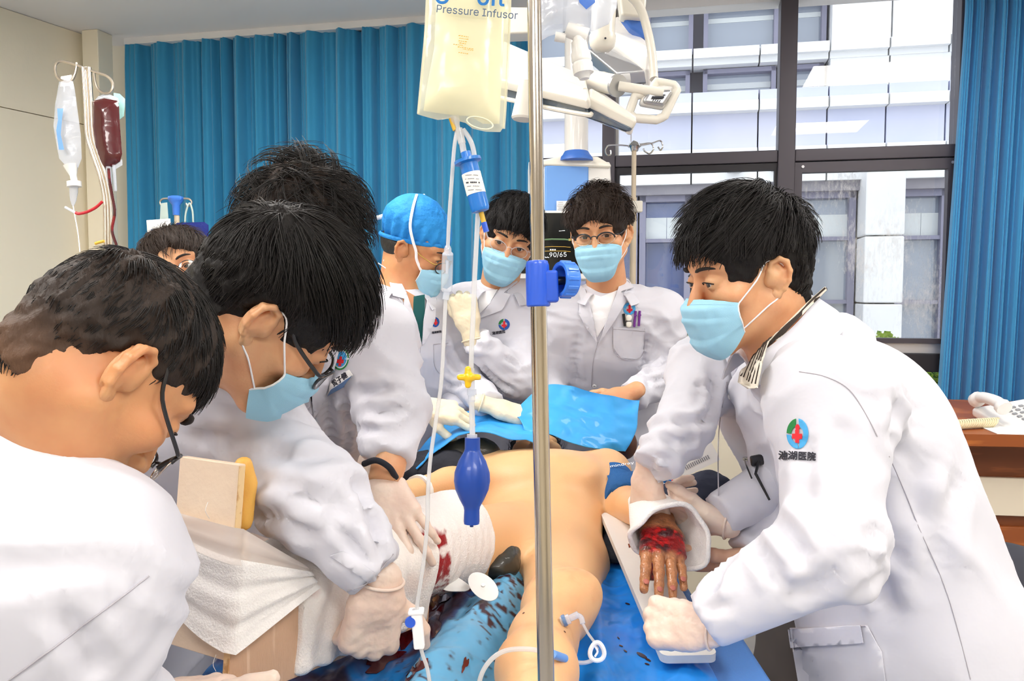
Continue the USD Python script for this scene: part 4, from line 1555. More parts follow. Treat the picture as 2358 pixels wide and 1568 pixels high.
def front_panel(pr, kt, m, shirt, lap_l, lap_r, placket, shirt_mat='shirt_white', off=.003):
    if shirt:
        pr.add('shirt', decal(m, shirt, .002, off), shirt_mat, smooth=60)
    for l in (lap_l, lap_r):
        if l:
            pr.add('lapel', decal(m, l, .0035, off + .004), 'coat_white', parent=kt, smooth=60)
            pr.add('lapel_edge', line_on(m, list(l) + [l[0]], .0010, off + .0065, n=2), 'coat_shade', parent=kt)
    if placket:
        pr.add('placket_seam', line_on(m, placket, .0012, .0008), 'seam_thread', parent=kt)


def legs(pr, pelvis, d, mt='trouser_dark', gap=.10, knee=0.0):
    pelvis = np.asarray(pelvis, float)
    d = unit(V(d[0], d[1], 0))
    x = V(d[1], -d[0], 0)
    pr.foot_dir = d
    kn = [pelvis * V(1, 1, 0) + x * i * gap + d * (.03 + knee) + V(0, 0, .50) for i in (-1, 1)]
    ft = [pelvis * V(1, 1, 0) + x * i * gap - d * .02 for i in (-1, 1)]
    lower_body(pr, pelvis - V(0, 0, .02), kn, ft, mt)


# --- 1. the man facing the camera at the head of the bed, half-rimmed glasses, bare hands
FW_, UP_ = V(-.262, -.958, -.139), V(-.10, -.10, .987)
hE = head_at(FW_, UP_, 1.0, (0, 0, 0), (1383, 547), 2.475)
nE = W(1398, 672, 2.56)
pE = Person('man at the head of the bed facing the camera in half-rimmed glasses and blue mask', ground(W(1400, 900, 2.78)), hE, FW_, UP_, nE)
pE.body(extra=[hand_mesh(W(1437, 912, 2.40), V(-.9, -.25, -.4), V(.1, -.8, .6), thumb=1, curl=[(.5, .6, .4)] * 4, k=.95, h=.004)], gaze=(-.12, -.10), h=.0026)
pE.hair(seed=3, top=.030, side=.013, n=2600, length=(.075, .060, .03, .03), comb=(-.25, 1, 0), comb_w=.45, mess=.6, fringe_z=.066, m='hair_brown', ms='hair_strand_brown', lift=.4)
pE.mask()
pE.glasses(frame='black_plastic', lower=False, hgt=.0165, w=.0245, z=.004, y=.116)
cE = Coat()
shE = [W(1288, 735, 2.60), W(1518, 728, 2.60)]
cE.arm(shE[0], W(1256, 872, 2.62), W(1285, 965, 2.50), r=(.060, .055, .046)).arm(shE[1], W(1552, 858, 2.58), W(1448, 915, 2.43), r=(.060, .060, .046))
cE.torso(V(.34, 2.82, .98), W(1398, 790, 2.64), nE, V(-.1, -1, -.05), shE, r=(.185, .170), hem=V(.34, 2.86, .48), flat=.62)
mE = cE.build(seed=4, h=.008)
mE = coat_crease(mE, [([(1494, 760), (1484, 830), (1496, 900)], .010, .014), ([(1555, 800), (1515, 840), (1470, 850)], .009, .014), ([(1565, 850), (1530, 870), (1490, 880)], .008, .012), ([(1335, 740), (1325, 830), (1332, 880)], .012, .006), ([(1545, 740), (1500, 760)], .01, .006)])
kE = pE.add('coat', mE, 'coat_white', smooth=True)
collar(pE, kE, nE + V(0, -.005, -.012), UPZ + V(0, -.12, 0), V(-.08, -1, 0), r=.064, gap=40)
front_panel(pE, kE, mE, [(1348, 672), (1362, 735), (1374, 778), (1400, 735), (1424, 668), (1384, 684)], [(1332, 660), (1350, 668), (1366, 728), (1377, 788), (1352, 755), (1332, 722), (1338, 690)], [(1424, 660), (1442, 645), (1456, 668), (1428, 674), (1442, 692), (1415, 737), (1378, 790), (1398, 734)], [(1377, 788), (1366, 830), (1362, 890)])
for q in ((1375, 768), (1369, 888)):
    button(pE, kE, mE, q)
pE.add('breast_pocket', decal(mE, [(1412, 752), (1484, 756), (1482, 806), (1466, 826), (1430, 824), (1412, 800)], .0015, .0015), 'coat_white', parent=kE, smooth=60)
pE.add('pocket_seam', line_on(mE, [(1412, 757), (1484, 761)], .0010, .004), 'seam_thread', parent=kE)
pE.add('pocket_seam', line_on(mE, [(1412, 752), (1411, 800), (1430, 824), (1466, 827), (1482, 806), (1484, 756)], .0010, .003), 'seam_thread', parent=kE)
emblem(pE, kE, mE, (1449, 711), 14, kind='blue')
legs(pE, V(.34, 2.82, .98), (0, -1))

# --- 2. the man with the tilted head in clear glasses, gloved fist raised to his chest
FW_, UP_ = V(.005, -.955, -.296), V(.33, -.25, .90)
hD = head_at(FW_, UP_, 1.0, (0, 0, 0), (1171, 556), 2.578)
nD = W(1150, 668, 2.62)
pD = Person('man with tilted head in clear glasses, gloved fist raised to his chest', ground(W(1160, 900, 2.88)), hD, FW_, UP_, nD)
pD.body(gaze=(.1, -.12), h=.0026)
pD.hair(seed=8, top=.026, side=.012, n=2400, length=(.075, .075, .03, .03), comb=(.35, 1, 0), comb_w=.55, mess=.3, fringe_z=.068, lift=.2)
pD.mask()
pD.glasses(frame='clear_hard', r=.0014, hgt=.0175, w=.0255, z=.002, temple='clear_hard')
cD = Coat()
shD = [W(1072, 715, 2.66), W(1238, 705, 2.68)]
cD.arm(shD[0], W(1050, 880, 2.66), W(1060, 960, 2.45), r=(.060, .055, .046)).arm(shD[1], W(1192, 872, 2.52), W(1090, 782, 2.44), r=(.062, .062, .043))
cD.torso(V(-.07, 2.92, .98), W(1158, 790, 2.70), nD, V(0, -1, -.05), shD, r=(.175, .165), hem=V(-.07, 2.96, .48), flat=.62)
mD = cD.build(seed=9, h=.008)
mD = coat_crease(mD, [([(1190, 905), (1140, 870), (1110, 840)], .009, .014), ([(1200, 850), (1160, 820)], .008, .010), ([(1130, 880), (1170, 910)], .008, .010)])
kD = pD.add('coat', mD, 'coat_white', smooth=True)
collar(pD, kD, nD + V(0, -.005, -.012), UPZ + V(.1, -.12, 0), V(0, -1, 0), r=.062, gap=40)
front_panel(pD, kD, mD, [(1100, 660), (1112, 672), (1146, 668), (1128, 700), (1105, 722)], None, [(1152, 668), (1184, 636), (1190, 655), (1160, 676), (1174, 680), (1156, 714), (1105, 732), (1130, 700)], None)
emblem(pD, kD, mD, (1161, 747), 13, kind='deep')
words_on(pD, kD, mD, (1134, 770), (1164, 766), '池湖医院', .010)
glove(pD, W(1080, 752, 2.44), V(-.22, .1, .95), V(-.1, -.9, .2), 'glove_cream', thumb=-1, curl=[(1.2, 1.4, .8), (1.25, 1.45, .8), (1.3, 1.45, .8), (1.35, 1.45, .8)], k=1.0, thumb_dir=(.5, .8, -.4))
legs(pD, V(-.07, 2.92, .98), (0, -1))

# --- 3. the man in the blue surgical cap working over the patient's head
FW_, UP_ = V(.88, -.17, -.44), V(.40, -.20, .89)
hC = head_at(FW_, UP_, 1.0, (.08, -.012, 0), (924, 577), 2.40)
nC = W(925, 678, 2.47)
pC = Person('man in a blue surgical cap and green scrubs under a white coat', ground(W(930, 900, 2.62)), hC, FW_, UP_, nC)
pC.body(skin='skin_deep', h=.0026)
# cap: a gathered cloth dome with a rolled brim
T = SDF()
T.ell((0, -.016, .062), (.086, .107, .086), .02)
T.ell((0, -.03, .085), (.080, .090, .075), .03)
T.box((0, 0, -.075), (.2, .2, .10), 0, .01, R=basis(unit(V(0, -.26, 1))), cut=True)
cp = T.mesh(.004, smooth=2)
v = np.asarray(cp.vertices)
an = np.arctan2(v[:, 0], v[:, 1])
cp = displace(cp, .004 * np.sin(an * 17 + 3 * meshkit.noise(v * 20)) * np.clip((.11 - v[:, 2]) / .06, 0, 1) + .010 * (meshkit.fbm(v * 22, 3, 4) - .5))
kap = pC.add('surgical_cap', pC.wm(cp), 'cap_blue', smooth=True)
ca = np.arange(40) / 40 * 2 * np.pi
pC.add('cap_band', pC.wm(tube(np.stack([.0815 * np.sin(ca), -.014 + .1035 * np.cos(ca), .031 + .026 * np.cos(ca)], 1), .0038, 8, closed=True, flat=1.7, up=V(0, 0, 1))), 'cap_blue', parent=kap)
T = SDF()
T.ell((0, -.030, .005), (.073, .082, .06), .02)
T.ell((0, .10, -.03), (.12, .10, .1), .01, cut=True)
for i in (-1, 1):
    T.ell((i * .088, -.006, -.035), (.034, .028, .052), .010, cut=True)
pC.add('hair', pC.wm(T.mesh(.005)), 'hair_black', smooth=True)
mkC = pC.mask(loops='tie')
tie = smooth_path([pC.w((-.02, -.07, .135)), W(935, 490, 2.46), W(905, 491, 2.46), W(888, 496, 2.46), W(868, 502, 2.46)], 6)
pC.add('tie_band', tube(tie, .0068, 8, up=UPZ, flat=1.0), 'loop_white', parent=mkC)
pC.glasses(frame='black_plastic', r=.0018, hgt=.018, w=.025, z=-.004, y=.116, temple='gold_metal')
cC = Coat()
shC = [W(848, 735, 2.46), W(1005, 730, 2.60)]
cC.arm(shC[0], W(838, 900, 2.40), W(950, 940, 2.26), r=(.062, .056, .044)).arm(shC[1], W(1062, 872, 2.56), W(1128, 932, 2.36), r=(.062, .058, .045))
cC.torso(V(-.36, 2.66, .98), W(925, 800, 2.52), nC, V(.35, -.9, -.1), shC, r=(.185, .165), hem=V(-.36, 2.70, .48), flat=.62)
mC = cC.build(seed=12, h=.008)
mC = coat_crease(mC, [([(960, 800), (955, 900), (958, 990)], .012, -.006), ([(1020, 760), (1040, 830), (1070, 860)], .010, .012), ([(1090, 870), (1050, 890), (1020, 880)], .009, .012), ([(870, 700), (880, 800), (876, 900)], .012, .010)])
kC = pC.add('coat', mC, 'coat_white', smooth=True)
collar(pC, kC, nC + V(0, -.005, -.010), UPZ + V(.12, -.1, 0), V(.4, -.9, 0), r=.064, h0=.055, gap=42)
pC.add('chest', decal(mC, [(915, 660), (960, 686), (955, 740), (944, 735)], .002, .0025), 'skin_deep', smooth=60)
front_panel(pC, kC, mC, [(951, 684), (976, 680), (976, 740), (968, 792), (950, 726)], [(884, 606), (896, 602), (936, 680), (958, 745), (968, 795), (944, 757), (926, 726), (930, 690), (905, 684)], [(980, 690), (1000, 690), (996, 740), (975, 790), (969, 794), (972, 740)], [(968, 793), (962, 900), (958, 1000)], 'scrub_green')
emblem(pC, kC, mC, (1002, 742), 11, squash=.8, kind='deep')
words_on(pC, kC, mC, (994, 768), (1016, 765), '池湖医院', .010)
pC.add('pocket_seam', line_on(mC, [(998, 793), (1032, 790)], .0010, .001), 'seam_thread', parent=kC)
pC.add('pocket_seam', line_on(mC, [(998, 793), (1000, 840), (1012, 860)], .0010, .001), 'seam_thread', parent=kC)
glove(pC, W(975, 940, 2.25), V(.97, .05, -.16), V(.05, -.55, .85), 'glove_cream', thumb=1, curl=[(.35, .7, .4), (.45, .7, .4), (.5, .7, .4), (.6, .7, .4)], k=1.02, thumb_dir=(.6, .75, -.5))
glove(pC, W(1140, 938, 2.33), V(.93, .02, -.30), V(.15, -.35, .93), 'glove_cream', thumb=-1, curl=[(.25, .5, .3), (.3, .5, .3), (.35, .5, .3), (.4, .5, .3)], k=1.02, thumb_dir=(.6, .75, -.4))
legs(pC, V(-.36, 2.66, .98), (.3, -1))

# --- 4. the woman at the back left, only her eyes and fringe in view
FW_, UP_ = V(.16, -.97, .10), V(-.42, -.02, .90)
hH = head_at(FW_, UP_, .96, (0, 0, 0), (426, 640), 2.12)
nH = W(462, 785, 2.15)
pH = Person('woman with brown fringe and round glasses peering over, at the back left', ground(W(480, 900, 2.2)), hH, FW_, UP_, nH, k=.96)
pH.body(gaze=(.3, .0), h=.003)
pH.hair(seed=14, top=.018, side=.012, n=2000, length=(.08, .055, .06, .05), comb=(.0, 1, -.2), comb_w=.3, mess=.3, fringe_z=.085, m='hair_brown', ms='hair_strand_brown', lift=.1, nape=-.08)
pH.mask(top=-.022)
pH.glasses(frame='black_plastic', r=.0011, hgt=.020, w=.023, z=.000, temple='steel')
cH = Coat()
shH = [W(370, 810, 2.2), W(560, 830, 2.2)]
cH.arm(shH[0], W(350, 980, 2.2), W(380, 1080, 2.1)).arm(shH[1], W(590, 1000, 2.2), W(560, 1100, 2.1))
cH.torso(V(-.98, 2.42, .95), W(465, 880, 2.22), nH, V(.1, -1, 0), shH, r=(.17, .155), hem=V(-.98, 2.42, .5), flat=.62)
mH = cH.build(seed=15, h=.011)
kH = pH.add('coat', mH, 'coat_white', smooth=True)
collar(pH, kH, nH, UPZ, V(0.1, -1, 0))
legs(pH, V(-.98, 2.42, .95), (0, -1))

# --- 5. the dark-haired man bent over the leg, seen from the crown, with the round chest emblem
FW_, UP_ = V(.12, -.50, -.84), V(.12, -.82, .50)
hG = head_at(FW_, UP_, 1.02, (0, 0, 0), (706, 575), 1.44)
nG = W(700, 760, 1.62)
pG = Person('man bent far forward showing tousled crown, name badge and round green chest emblem', ground(W(690, 900, 1.98)), hG, FW_, UP_, nG, k=1.02)
wG = W(884, 1112, 1.46)
pG.body(h=.0035, eyes=False, extra=[tube([W(905, 1000, 1.52), W(893, 1075, 1.48), wG], [.034, .032, .029], 14)])
pG.hair(seed=21, top=.030, side=.020, n=3600, length=(.08, .06, .05, .05), whorl=(.01, -.055, .12), comb=(.2, .6, 0), comb_w=.25, mess=.9, fringe_z=.055, m='hair_brown', ms='hair_strand', lift=.55)
cG = Coat()
shG = [W(575, 830, 1.66), W(852, 790, 1.62)]
cG.arm(shG[0], W(560, 1000, 1.66), W(640, 1130, 1.56), r=(.072, .062, .05)).arm(shG[1], W(905, 940, 1.56), W(892, 1062, 1.49), r=(.076, .068, .050))
cG.torso(V(-.64, 2.08, .96), W(730, 880, 1.72), nG, V(.15, -.95, -.3), shG, r=(.19, .175), hem=V(-.64, 2.10, .48), flat=.62)
mG = cG.build(seed=23, h=.008)
mG = coat_crease(mG, [([(800, 700), (840, 740), (820, 800)], .012, .012), ([(905, 880), (860, 900), (820, 905)], .010, .014), ([(945, 930), (890, 950), (840, 945)], .010, .014), ([(800, 960), (830, 990), (880, 985)], .009, .012), ([(760, 900), (755, 960), (770, 1040)], .010, .016), ([(795, 900), (800, 980), (790, 1050)], .008, .012)])
kG = pG.add('coat', mG, 'coat_white', smooth=True)
front_panel(pG, kG, mG, [(700, 835), (735, 800), (738, 860), (727, 935), (712, 900)], [(655, 889), (690, 850), (708, 860), (726, 948), (695, 925)], [(735, 795), (776, 762), (786, 797), (772, 858), (727, 956), (722, 878)], [(726, 950), (722, 1010), (724, 1060)], 'shirt_dark')
emblem(pG, kG, mG, (786, 826), 26, squash=.72, rot=.1, kind='ring')
bd = pG.add('name_badge', decal(mG, [(756, 905), (766, 876), (808, 852), (816, 864), (796, 884)], .002, .004), 'paper_white', smooth=60)
pG.add('badge_strip', decal(mG, [(756, 906), (764, 893), (810, 868), (816, 865), (797, 886)], .001, .0062), 'badge_blue', parent=bd, smooth=60)
words_on(pG, bd, mG, (772, 886), (806, 866), '黄子健', .009, off=.006, name='badge_text')
pG.add('cuff_knit', tube(smooth_path([W(838, 1068, 1.455), W(866, 1060, 1.43), W(895, 1075, 1.43), W(912, 1100, 1.45)], 6), .0055, 8), 'black_cloth')
glove(pG, W(880, 1112, 1.47), V(.46, -.52, -.66), V(-.10, -.72, .65), thumb=1, curl=[(.15, .35, .2), (.18, .38, .2), (.2, .4, .2), (.22, .4, .2)], k=.98, thumb_dir=(.75, .62, -.5), spread=1.4)
legs(pG, V(-.64, 2.08, .96), (.2, -1))

# --- 6. the man bent over from the left behind the splint, dark glasses and blue mask, reaching across the leg
FW_, UP_ = V(.60, .36, -.71), V(.74, .0, .66)
hB = head_at(FW_, UP_, 1.0, (.08, -.012, 0), (598, 745), 1.03)
nB = W(545, 810, 1.17)
pB = Person('black-haired man bending from the left in thick glasses, long arm reaching over the bandaged leg', V(-.82, 1.66, 0), hB, FW_, UP_, nB, k=1.0)
pB.body(h=.0028, skin='skin', eyes=True)
pB.hair(seed=31, top=.020, side=.010, n=4200, length=(.075, .075, .035, .045), comb=(0, 1, -.1), comb_w=.65, mess=.25, fringe_z=.060, lift=.15, nape=-.075, fringe_min=.035)
pB.mask()
pB.glasses(r=.0022, hgt=.0165, w=.0255, z=-.006, y=.120)
cB = Coat()
shB = [W(400, 900, 1.50), W(580, 1020, 1.31)]
elB, wrB = W(722, 1145, 1.20), W(868, 1322, 1.18)
cB.arm(shB[1], elB, wrB, r=(.092, .074, .044)).arm(shB[0], W(470, 1130, 1.50), W(575, 1245, 1.44), r=(.075, .062, .05))
cB.torso(W(270, 1240, 1.62), W(440, 1000, 1.40), nB, V(.5, -.2, -.8), [shB[0], shB[1] + V(-.03, .03, 0)], r=(.20, .18), hem=V(-.82, 1.68, .50), flat=.68, shr=.08)
mB = cB.build(seed=33, h=.008)
mB = coat_crease(mB, [([(620, 930), (700, 965), (745, 985)], .012, .006), ([(600, 1040), (690, 1050), (790, 1045)], .014, .010), ([(640, 1130), (740, 1160), (800, 1150)], .016, .012), ([(800, 1090), (840, 1140), (870, 1230), (885, 1290)], .012, .014), ([(560, 1190), (650, 1200), (730, 1230)], .014, .012), ([(520, 880), (600, 890), (640, 900)], .012, .005), ([(760, 1200), (810, 1250), (850, 1310)], .009, .010), ([(470, 920), (560, 950)], .014, .008), ([(440, 1000), (540, 1010)], .016, .010)])
kB = pB.add('coat', mB, 'coat_white', smooth=True)
upB = unit(nB - W(440, 1000, 1.40))
collar(pB, kB, nB - upB * .01, upB, V(.3, -.2, -.9), r=.074, h0=.05, gap=50)
button(pB, kB, mB, (870, 1342), .0085)
pB.add('cuff_placket', decal(mB, [(762, 1278), (790, 1268), (880, 1330), (866, 1352)], .0015, .0015), 'coat_white', parent=kB, smooth=60)
pB.add('cuff_seam', line_on(mB, [(800, 1360), (850, 1338), (905, 1275)], .0009, .001), 'seam_thread', parent=kB)
glove(pB, W(874, 1356, 1.20), V(-.22, .12, -.95), V(.45, -.85, -.1), thumb=-1, stub=.012, curl=[(.9, .9, .5), (1.0, .9, .5), (1.1, .9, .5), (1.1, .9, .5)], k=1.10, thumb_dir=(.9, .55, .1), label='gloved hand gripping the bandaged thigh from above')
glove(pB, W(588, 1262, 1.43), V(.9, -.1, -.35), V(-.1, .4, .9), thumb=-1, curl=[(.3, .4, .3)] * 4, k=1.0)
legs(pB, V(-.82, 1.66, .92), (1, -.2))

# --- 7. the man nearest the camera at the left, in profile
FW_, UP_ = V(.35, .446, -.824), V(.526, .634, .567)
hA = head_at(FW_, UP_, .98, (.08, -.012, 0), (300, 856), .815)
nA = W(95, 985, .90)
pA = Person('man nearest the camera at lower left in profile, short cropped hair and glasses', V(-.80, 1.00, 0), hA, FW_, UP_, nA, k=.98)
pA.body(h=.0026, skin='skin_deep')
pA.hair(seed=41, top=.006, side=.004, n=6000, length=(.032, .045, .016, .016), comb=(0, 1, -.25), comb_w=.7, mess=.30, fringe_z=.068, lift=.10, m='hair_brown', ms='hair_strand', nape=-.070, width=.0013, fade=(-.005, -.068, (96, 70, 52)))
pA.glasses(r=.0019, hgt=.0185, w=.026, z=-.016, y=.124, lower=False)
cA = Coat()
shA = [W(-160, 1150, 1.02), W(170, 1325, .80)]
cA.arm(shA[1], W(165, 1640, .80), W(325, 1640, .92), r=(.088, .072, .048)).arm(shA[0], W(-100, 1500, 1.15), W(150, 1500, 1.18), r=(.075, .062, .05))
cA.torso(V(-.80, 1.00, .95), W(-70, 1235, .93), nA, V(.7, .5, -.5), shA, r=(.20, .185), hem=V(-.80, 1.0, .48), flat=.66, shr=.082)
mA = cA.build(seed=43, h=.008)
mA = coat_crease(mA, [([(150, 1400), (190, 1480), (240, 1568)], .012, .010), ([(240, 1350), (270, 1430)], .010, .006), ([(300, 1330), (330, 1400)], .010, .006), ([(60, 1060), (120, 1130), (150, 1150)], .010, .006), ([(20, 1150), (120, 1170), (220, 1180)], .012, .004)])
kA = pA.add('coat', mA, 'coat_white', smooth=True)
upA = unit(nA - W(-70, 1235, .93))
collar(pA, kA, nA - upA * .012, upA, V(.7, .4, -.5), r=.076, h0=.045, gap=50)
pA.add('armhole_seam', line_on(mA, [(342, 1325), (290, 1365), (200, 1432), (110, 1500), (20, 1566)], .0008, .0016, n=14), 'seam_thread', parent=kA)
glove(pA, W(366, 1622, .955), V(.22, .90, -.25), V(-.1, .15, .98), thumb=1, curl=[(.3, .4, .3)] * 4, k=1.06, thumb_dir=(.97, .18, .22), tcurl=.05, label='gloved hand steadying the foot board')
legs(pA, V(-.80, 1.00, .95), (1, .3))

# --- 8. the man behind the striped-collar man, head hidden, badge on his chest, lifting the injured hand
FW_, UP_ = V(-.80, -.50, -.30), V(-.2, -.1, .97)
hI = head_at(FW_, UP_, .98, (.033, .108, .006), (1598, 652), 1.74)
nI = W(1765, 762, 1.86)
pI = Person('man half hidden behind the striped-collar man, badge on chest, lifting the injured hand', V(.86, 2.12, 0), hI, FW_, UP_, nI, k=.98)
pI.body(h=.0026)
pI.glasses(hgt=.017, w=.0245)
pI.mask()
pI.hair(seed=51, top=.02, side=.008, n=600, m='hair_black')
cI = Coat()
shI = [W(1618, 862, 1.80), W(1925, 812, 1.98)]
cI.arm(shI[0], W(1572, 985, 1.68), W(1503, 1078, 1.64), r=(.066, .058, .046)).arm(shI[1], W(1830, 1090, 1.72), W(1655, 1186, 1.65), r=(.075, .062, .044))
cI.torso(V(.80, 2.08, 1.0), W(1795, 920, 1.92), nI, V(-.75, -.65, -.1), [shI[0] + V(.02, .02, 0), shI[1]], r=(.20, .185), hem=V(.78, 2.06, .76), flat=.66, hem_r=.215)
mI = cI.build(seed=53, h=.008)
mI = coat_crease(mI, [([(1640, 850), (1645, 930), (1620, 980)], .012, .014), ([(1545, 965), (1590, 975), (1640, 960)], .010, .012), ([(1530, 1010), (1570, 1020), (1610, 1000)], .009, .010), ([(1505, 1050), (1540, 1060)], .007, .007), ([(1600, 880), (1640, 900)], .010, .008)])
kI = pI.add('coat', mI, 'coat_white', smooth=True)
front_panel(pI, kI, mI, [(1702, 786), (1730, 784), (1722, 815), (1704, 838)], [(1668, 790), (1702, 786), (1704, 835), (1682, 874), (1668, 830)], [(1732, 812), (1756, 790), (1750, 838), (1682, 916), (1674, 878)], [(1673, 880), (1660, 950), (1654, 1040), (1656, 1200)], 'shirt_navy')
for q in ((1680, 910), (1665, 1077)):
    button(pI, kI, mI, q, .0085)
bI = pI.add('name_badge', decal(mI, [(1695, 937), (1757, 950), (1758, 974), (1701, 961)], .002, .004), 'paper_white', smooth=60)
pI.add('badge_strip', decal(mI, [(1699, 953), (1757, 966), (1758, 974), (1701, 961)], .001, .0062), 'badge_grey', parent=bI, smooth=60)
pI.add('badge_edge', line_on(mI, [(1695, 937), (1757, 950), (1758, 974), (1701, 961), (1695, 937)], .0009, .006, n=2), 'badge_grey', parent=bI)
words_on(pI, bI, mI, (1730, 956), (1757, 962), '盛文', .011, off=.006, name='badge_text')
pI.add('breast_pocket', decal(mI, [(1724, 905), (1775, 912), (1772, 1020), (1735, 1018), (1702, 985), (1712, 940)], .0012, .0012), 'coat_white', parent=kI, smooth=60)
glove(pI, W(1490, 1092, 1.70), V(.0, .16, -.95), V(-.75, -.60, .1), thumb=-1, curl=[(1.0, .9, .5), (1.0, .9, .5), (1.0, .9, .5), (1.0, .9, .5)], k=.95, thumb_dir=(.45, .9, -.15))
glove(pI, W(1652, 1204, 1.66), V(-.78, .45, .16), V(.30, -.75, -.5), thumb=1, stub=.02, curl=[(1.0, 1.0, .5), (1.1, 1.0, .5), (1.1, 1.0, .5), (1.1, 1.0, .5)], k=.98, thumb_dir=(.55, .85, -.1), label='gloved hand holding the gauze around the injured hand')
legs(pI, V(.80, 2.08, .98), (-.8, -.6), 'trouser_grey')

# --- 9. the tall man stooping in from the right, striped shirt collar under the coat
FW_, UP_ = V(-.93, -.22, -.24), V(-.24, -.08, .96)
hF = head_at(FW_, UP_, 1.04, (-.08, -.012, 0), (1793, 636), 1.40)
nF = W(1800, 800, 1.49)
pF = Person('tall man stooping in from the right with a striped shirt collar', V(.86, 1.50, 0), hF, FW_, UP_, nF, k=1.04)
pF.body(h=.0022, gaze=(.05, -.12))
pF.hair(seed=5, top=.032, side=.010, n=4600, length=(.075, .055, .022, .035), comb=(-.15, 1, 0), comb_w=.5, mess=.40, fringe_z=.083, lift=.25, nape=-.075)
pF.mask()
cF = Coat()
shF = [W(1800, 905, 1.70), W(1912, 925, 1.30)]
cF.arm(shF[0], W(1800, 1150, 1.72), W(1725, 1282, 1.67), r=(.072, .062, .048)).arm(shF[1], W(1918, 1262, 1.17), W(1620, 1430, 1.19), r=(.082, .070, .042))
cF.torso(W(2110, 1480, 1.50), W(1985, 1030, 1.50), nF, V(-.85, -.1, -.4), shF, r=(.235, .205), flat=.72, hem=V(.92, 1.50, .48), hem_r=.27, shr=.08)
mF = cF.build(seed=6, h=.0085)
mF = coat_crease(mF, [([(1790, 1200), (1830, 1250), (1850, 1290)], .013, .014), ([(1730, 1240), (1780, 1310), (1800, 1350)], .012, .014), ([(1680, 1270), (1650, 1330), (1630, 1375)], .010, .016), ([(1960, 1290), (1880, 1350), (1800, 1380)], .014, .010), ([(2080, 900), (2060, 980), (2070, 1050)], .016, .010), ([(2130, 1060), (2110, 1140), (2130, 1230)], .02, .010), ([(2220, 1080), (2180, 1200), (2150, 1330)], .02, .010), ([(2060, 1250), (2040, 1340), (2060, 1420)], .018, .012), ([(1950, 820), (1990, 850), (2050, 850)], .014, .008), ([(1870, 1000), (1860, 1100), (1850, 1180)], .016, .008), ([(1930, 950), (1940, 1050), (1935, 1150)], .016, .008), ([(2030, 1200), (2010, 1300), (2020, 1400)], .02, .012), ([(1690, 1390), (1640, 1400), (1610, 1395)], .008, .008)])
kF = pF.add('coat', mF, 'coat_white', smooth=True)
upF = unit(nF - W(1985, 1030, 1.50))
collar(pF, kF, nF + upF * .0, upF + V(0, 0, .4), V(-.85, -.1, -.4), r=.078, h0=.060, spread=.034, gap=46)
pF.add('armhole_seam', line_on(mF, [(1841, 856), (1901, 867), (1956, 897), (1997, 960), (2020, 1005)], .0008, .0006), 'seam_thread', parent=kF)
pF.add('back_seam', line_on(mF, [(2047, 1051), (2084, 1134), (2120, 1225), (2162, 1317), (2194, 1408), (2235, 1564)], .0008, .0006), 'seam_thread', parent=kF)
emblem(pF, kF, mF, (1838, 999), 35, squash=.70, kind='sleeve')
words_on(pF, kF, mF, (1795, 1056), (1880, 1060), '池湖医院', .0125, n_hint=1)
pF.add('patch_pocket', decal(mF, [(1826, 1448), (2000, 1440), (2032, 1500), (2045, 1600), (1850, 1610), (1832, 1500)], .0025, .0025, step=14), 'coat_white', parent=kF, smooth=60)
pF.add('pocket_hem', decal(mF, [(1826, 1448), (1990, 1438), (1996, 1478), (1832, 1490)], .0012, .0085, step=10), 'coat_shade', parent=kF, smooth=60)
pF.add('pocket_seam', line_on(mF, [(1826, 1447), (1900, 1445), (1998, 1440)], .0016, .005), 'seam_thread', parent=kF)
button(pF, kF, mF, (1789, 1492), .0085)
# striped shirt collar: the band round the neck and the long collar point in front
T_ = [(1877, 668), (1880, 676), (1817, 740), (1789, 790), (1777, 850), (1768, 902), (1722, 880), (1727, 855), (1756, 802), (1783, 760), (1817, 721)]
bF = join(pF.headmesh, mF)
g = decal(bF, T_, .003, .016, 7)
sc_ = pF.add('shirt_collar', g, 'stripe_cream', smooth=60)
for i in range(6):
    t = (i + .5) / 6
    a = lambda p, q: (p[0] + (q[0] - p[0]) * t, p[1] + (q[1] - p[1]) * t)
    q = [a((1877, 669), (1879, 676)), a((1817, 722), (1818, 740)), a((1784, 760), (1792, 788)), a((1757, 803), (1778, 848)), a((1727, 858), (1770, 896))]
    pF.add('shirt_stripe', line_on(bF, q, .0012, .0195), 'stripe_dark', parent=sc_)
glove(pF, W(1620, 1448, 1.19), V(-.82, .50, -.08), V(-.30, -.75, .55), thumb=1, stub=.012, curl=[(1.2, 1.4, .7), (1.25, 1.4, .7), (1.3, 1.4, .7), (1.35, 1.4, .7)], k=.90, thumb_dir=(.5, .8, -.75), label='gloved hand closed on the edge of the white arm board')
glove(pF, W(1722, 1290, 1.66), V(-.80, .45, -.20), V(.2, -.4, -.9), 'glove_pinched', thumb=1, curl=[(.15, .25, .2), (.2, .3, .2), (.25, .3, .2), (.3, .3, .2)], k=1.1, thumb_dir=(.75, .62, -.2), label='open gloved hand held under the injured hand')
legs(pF, V(.90, 1.50, .92), (-1, -.1), 'trouser_dark')
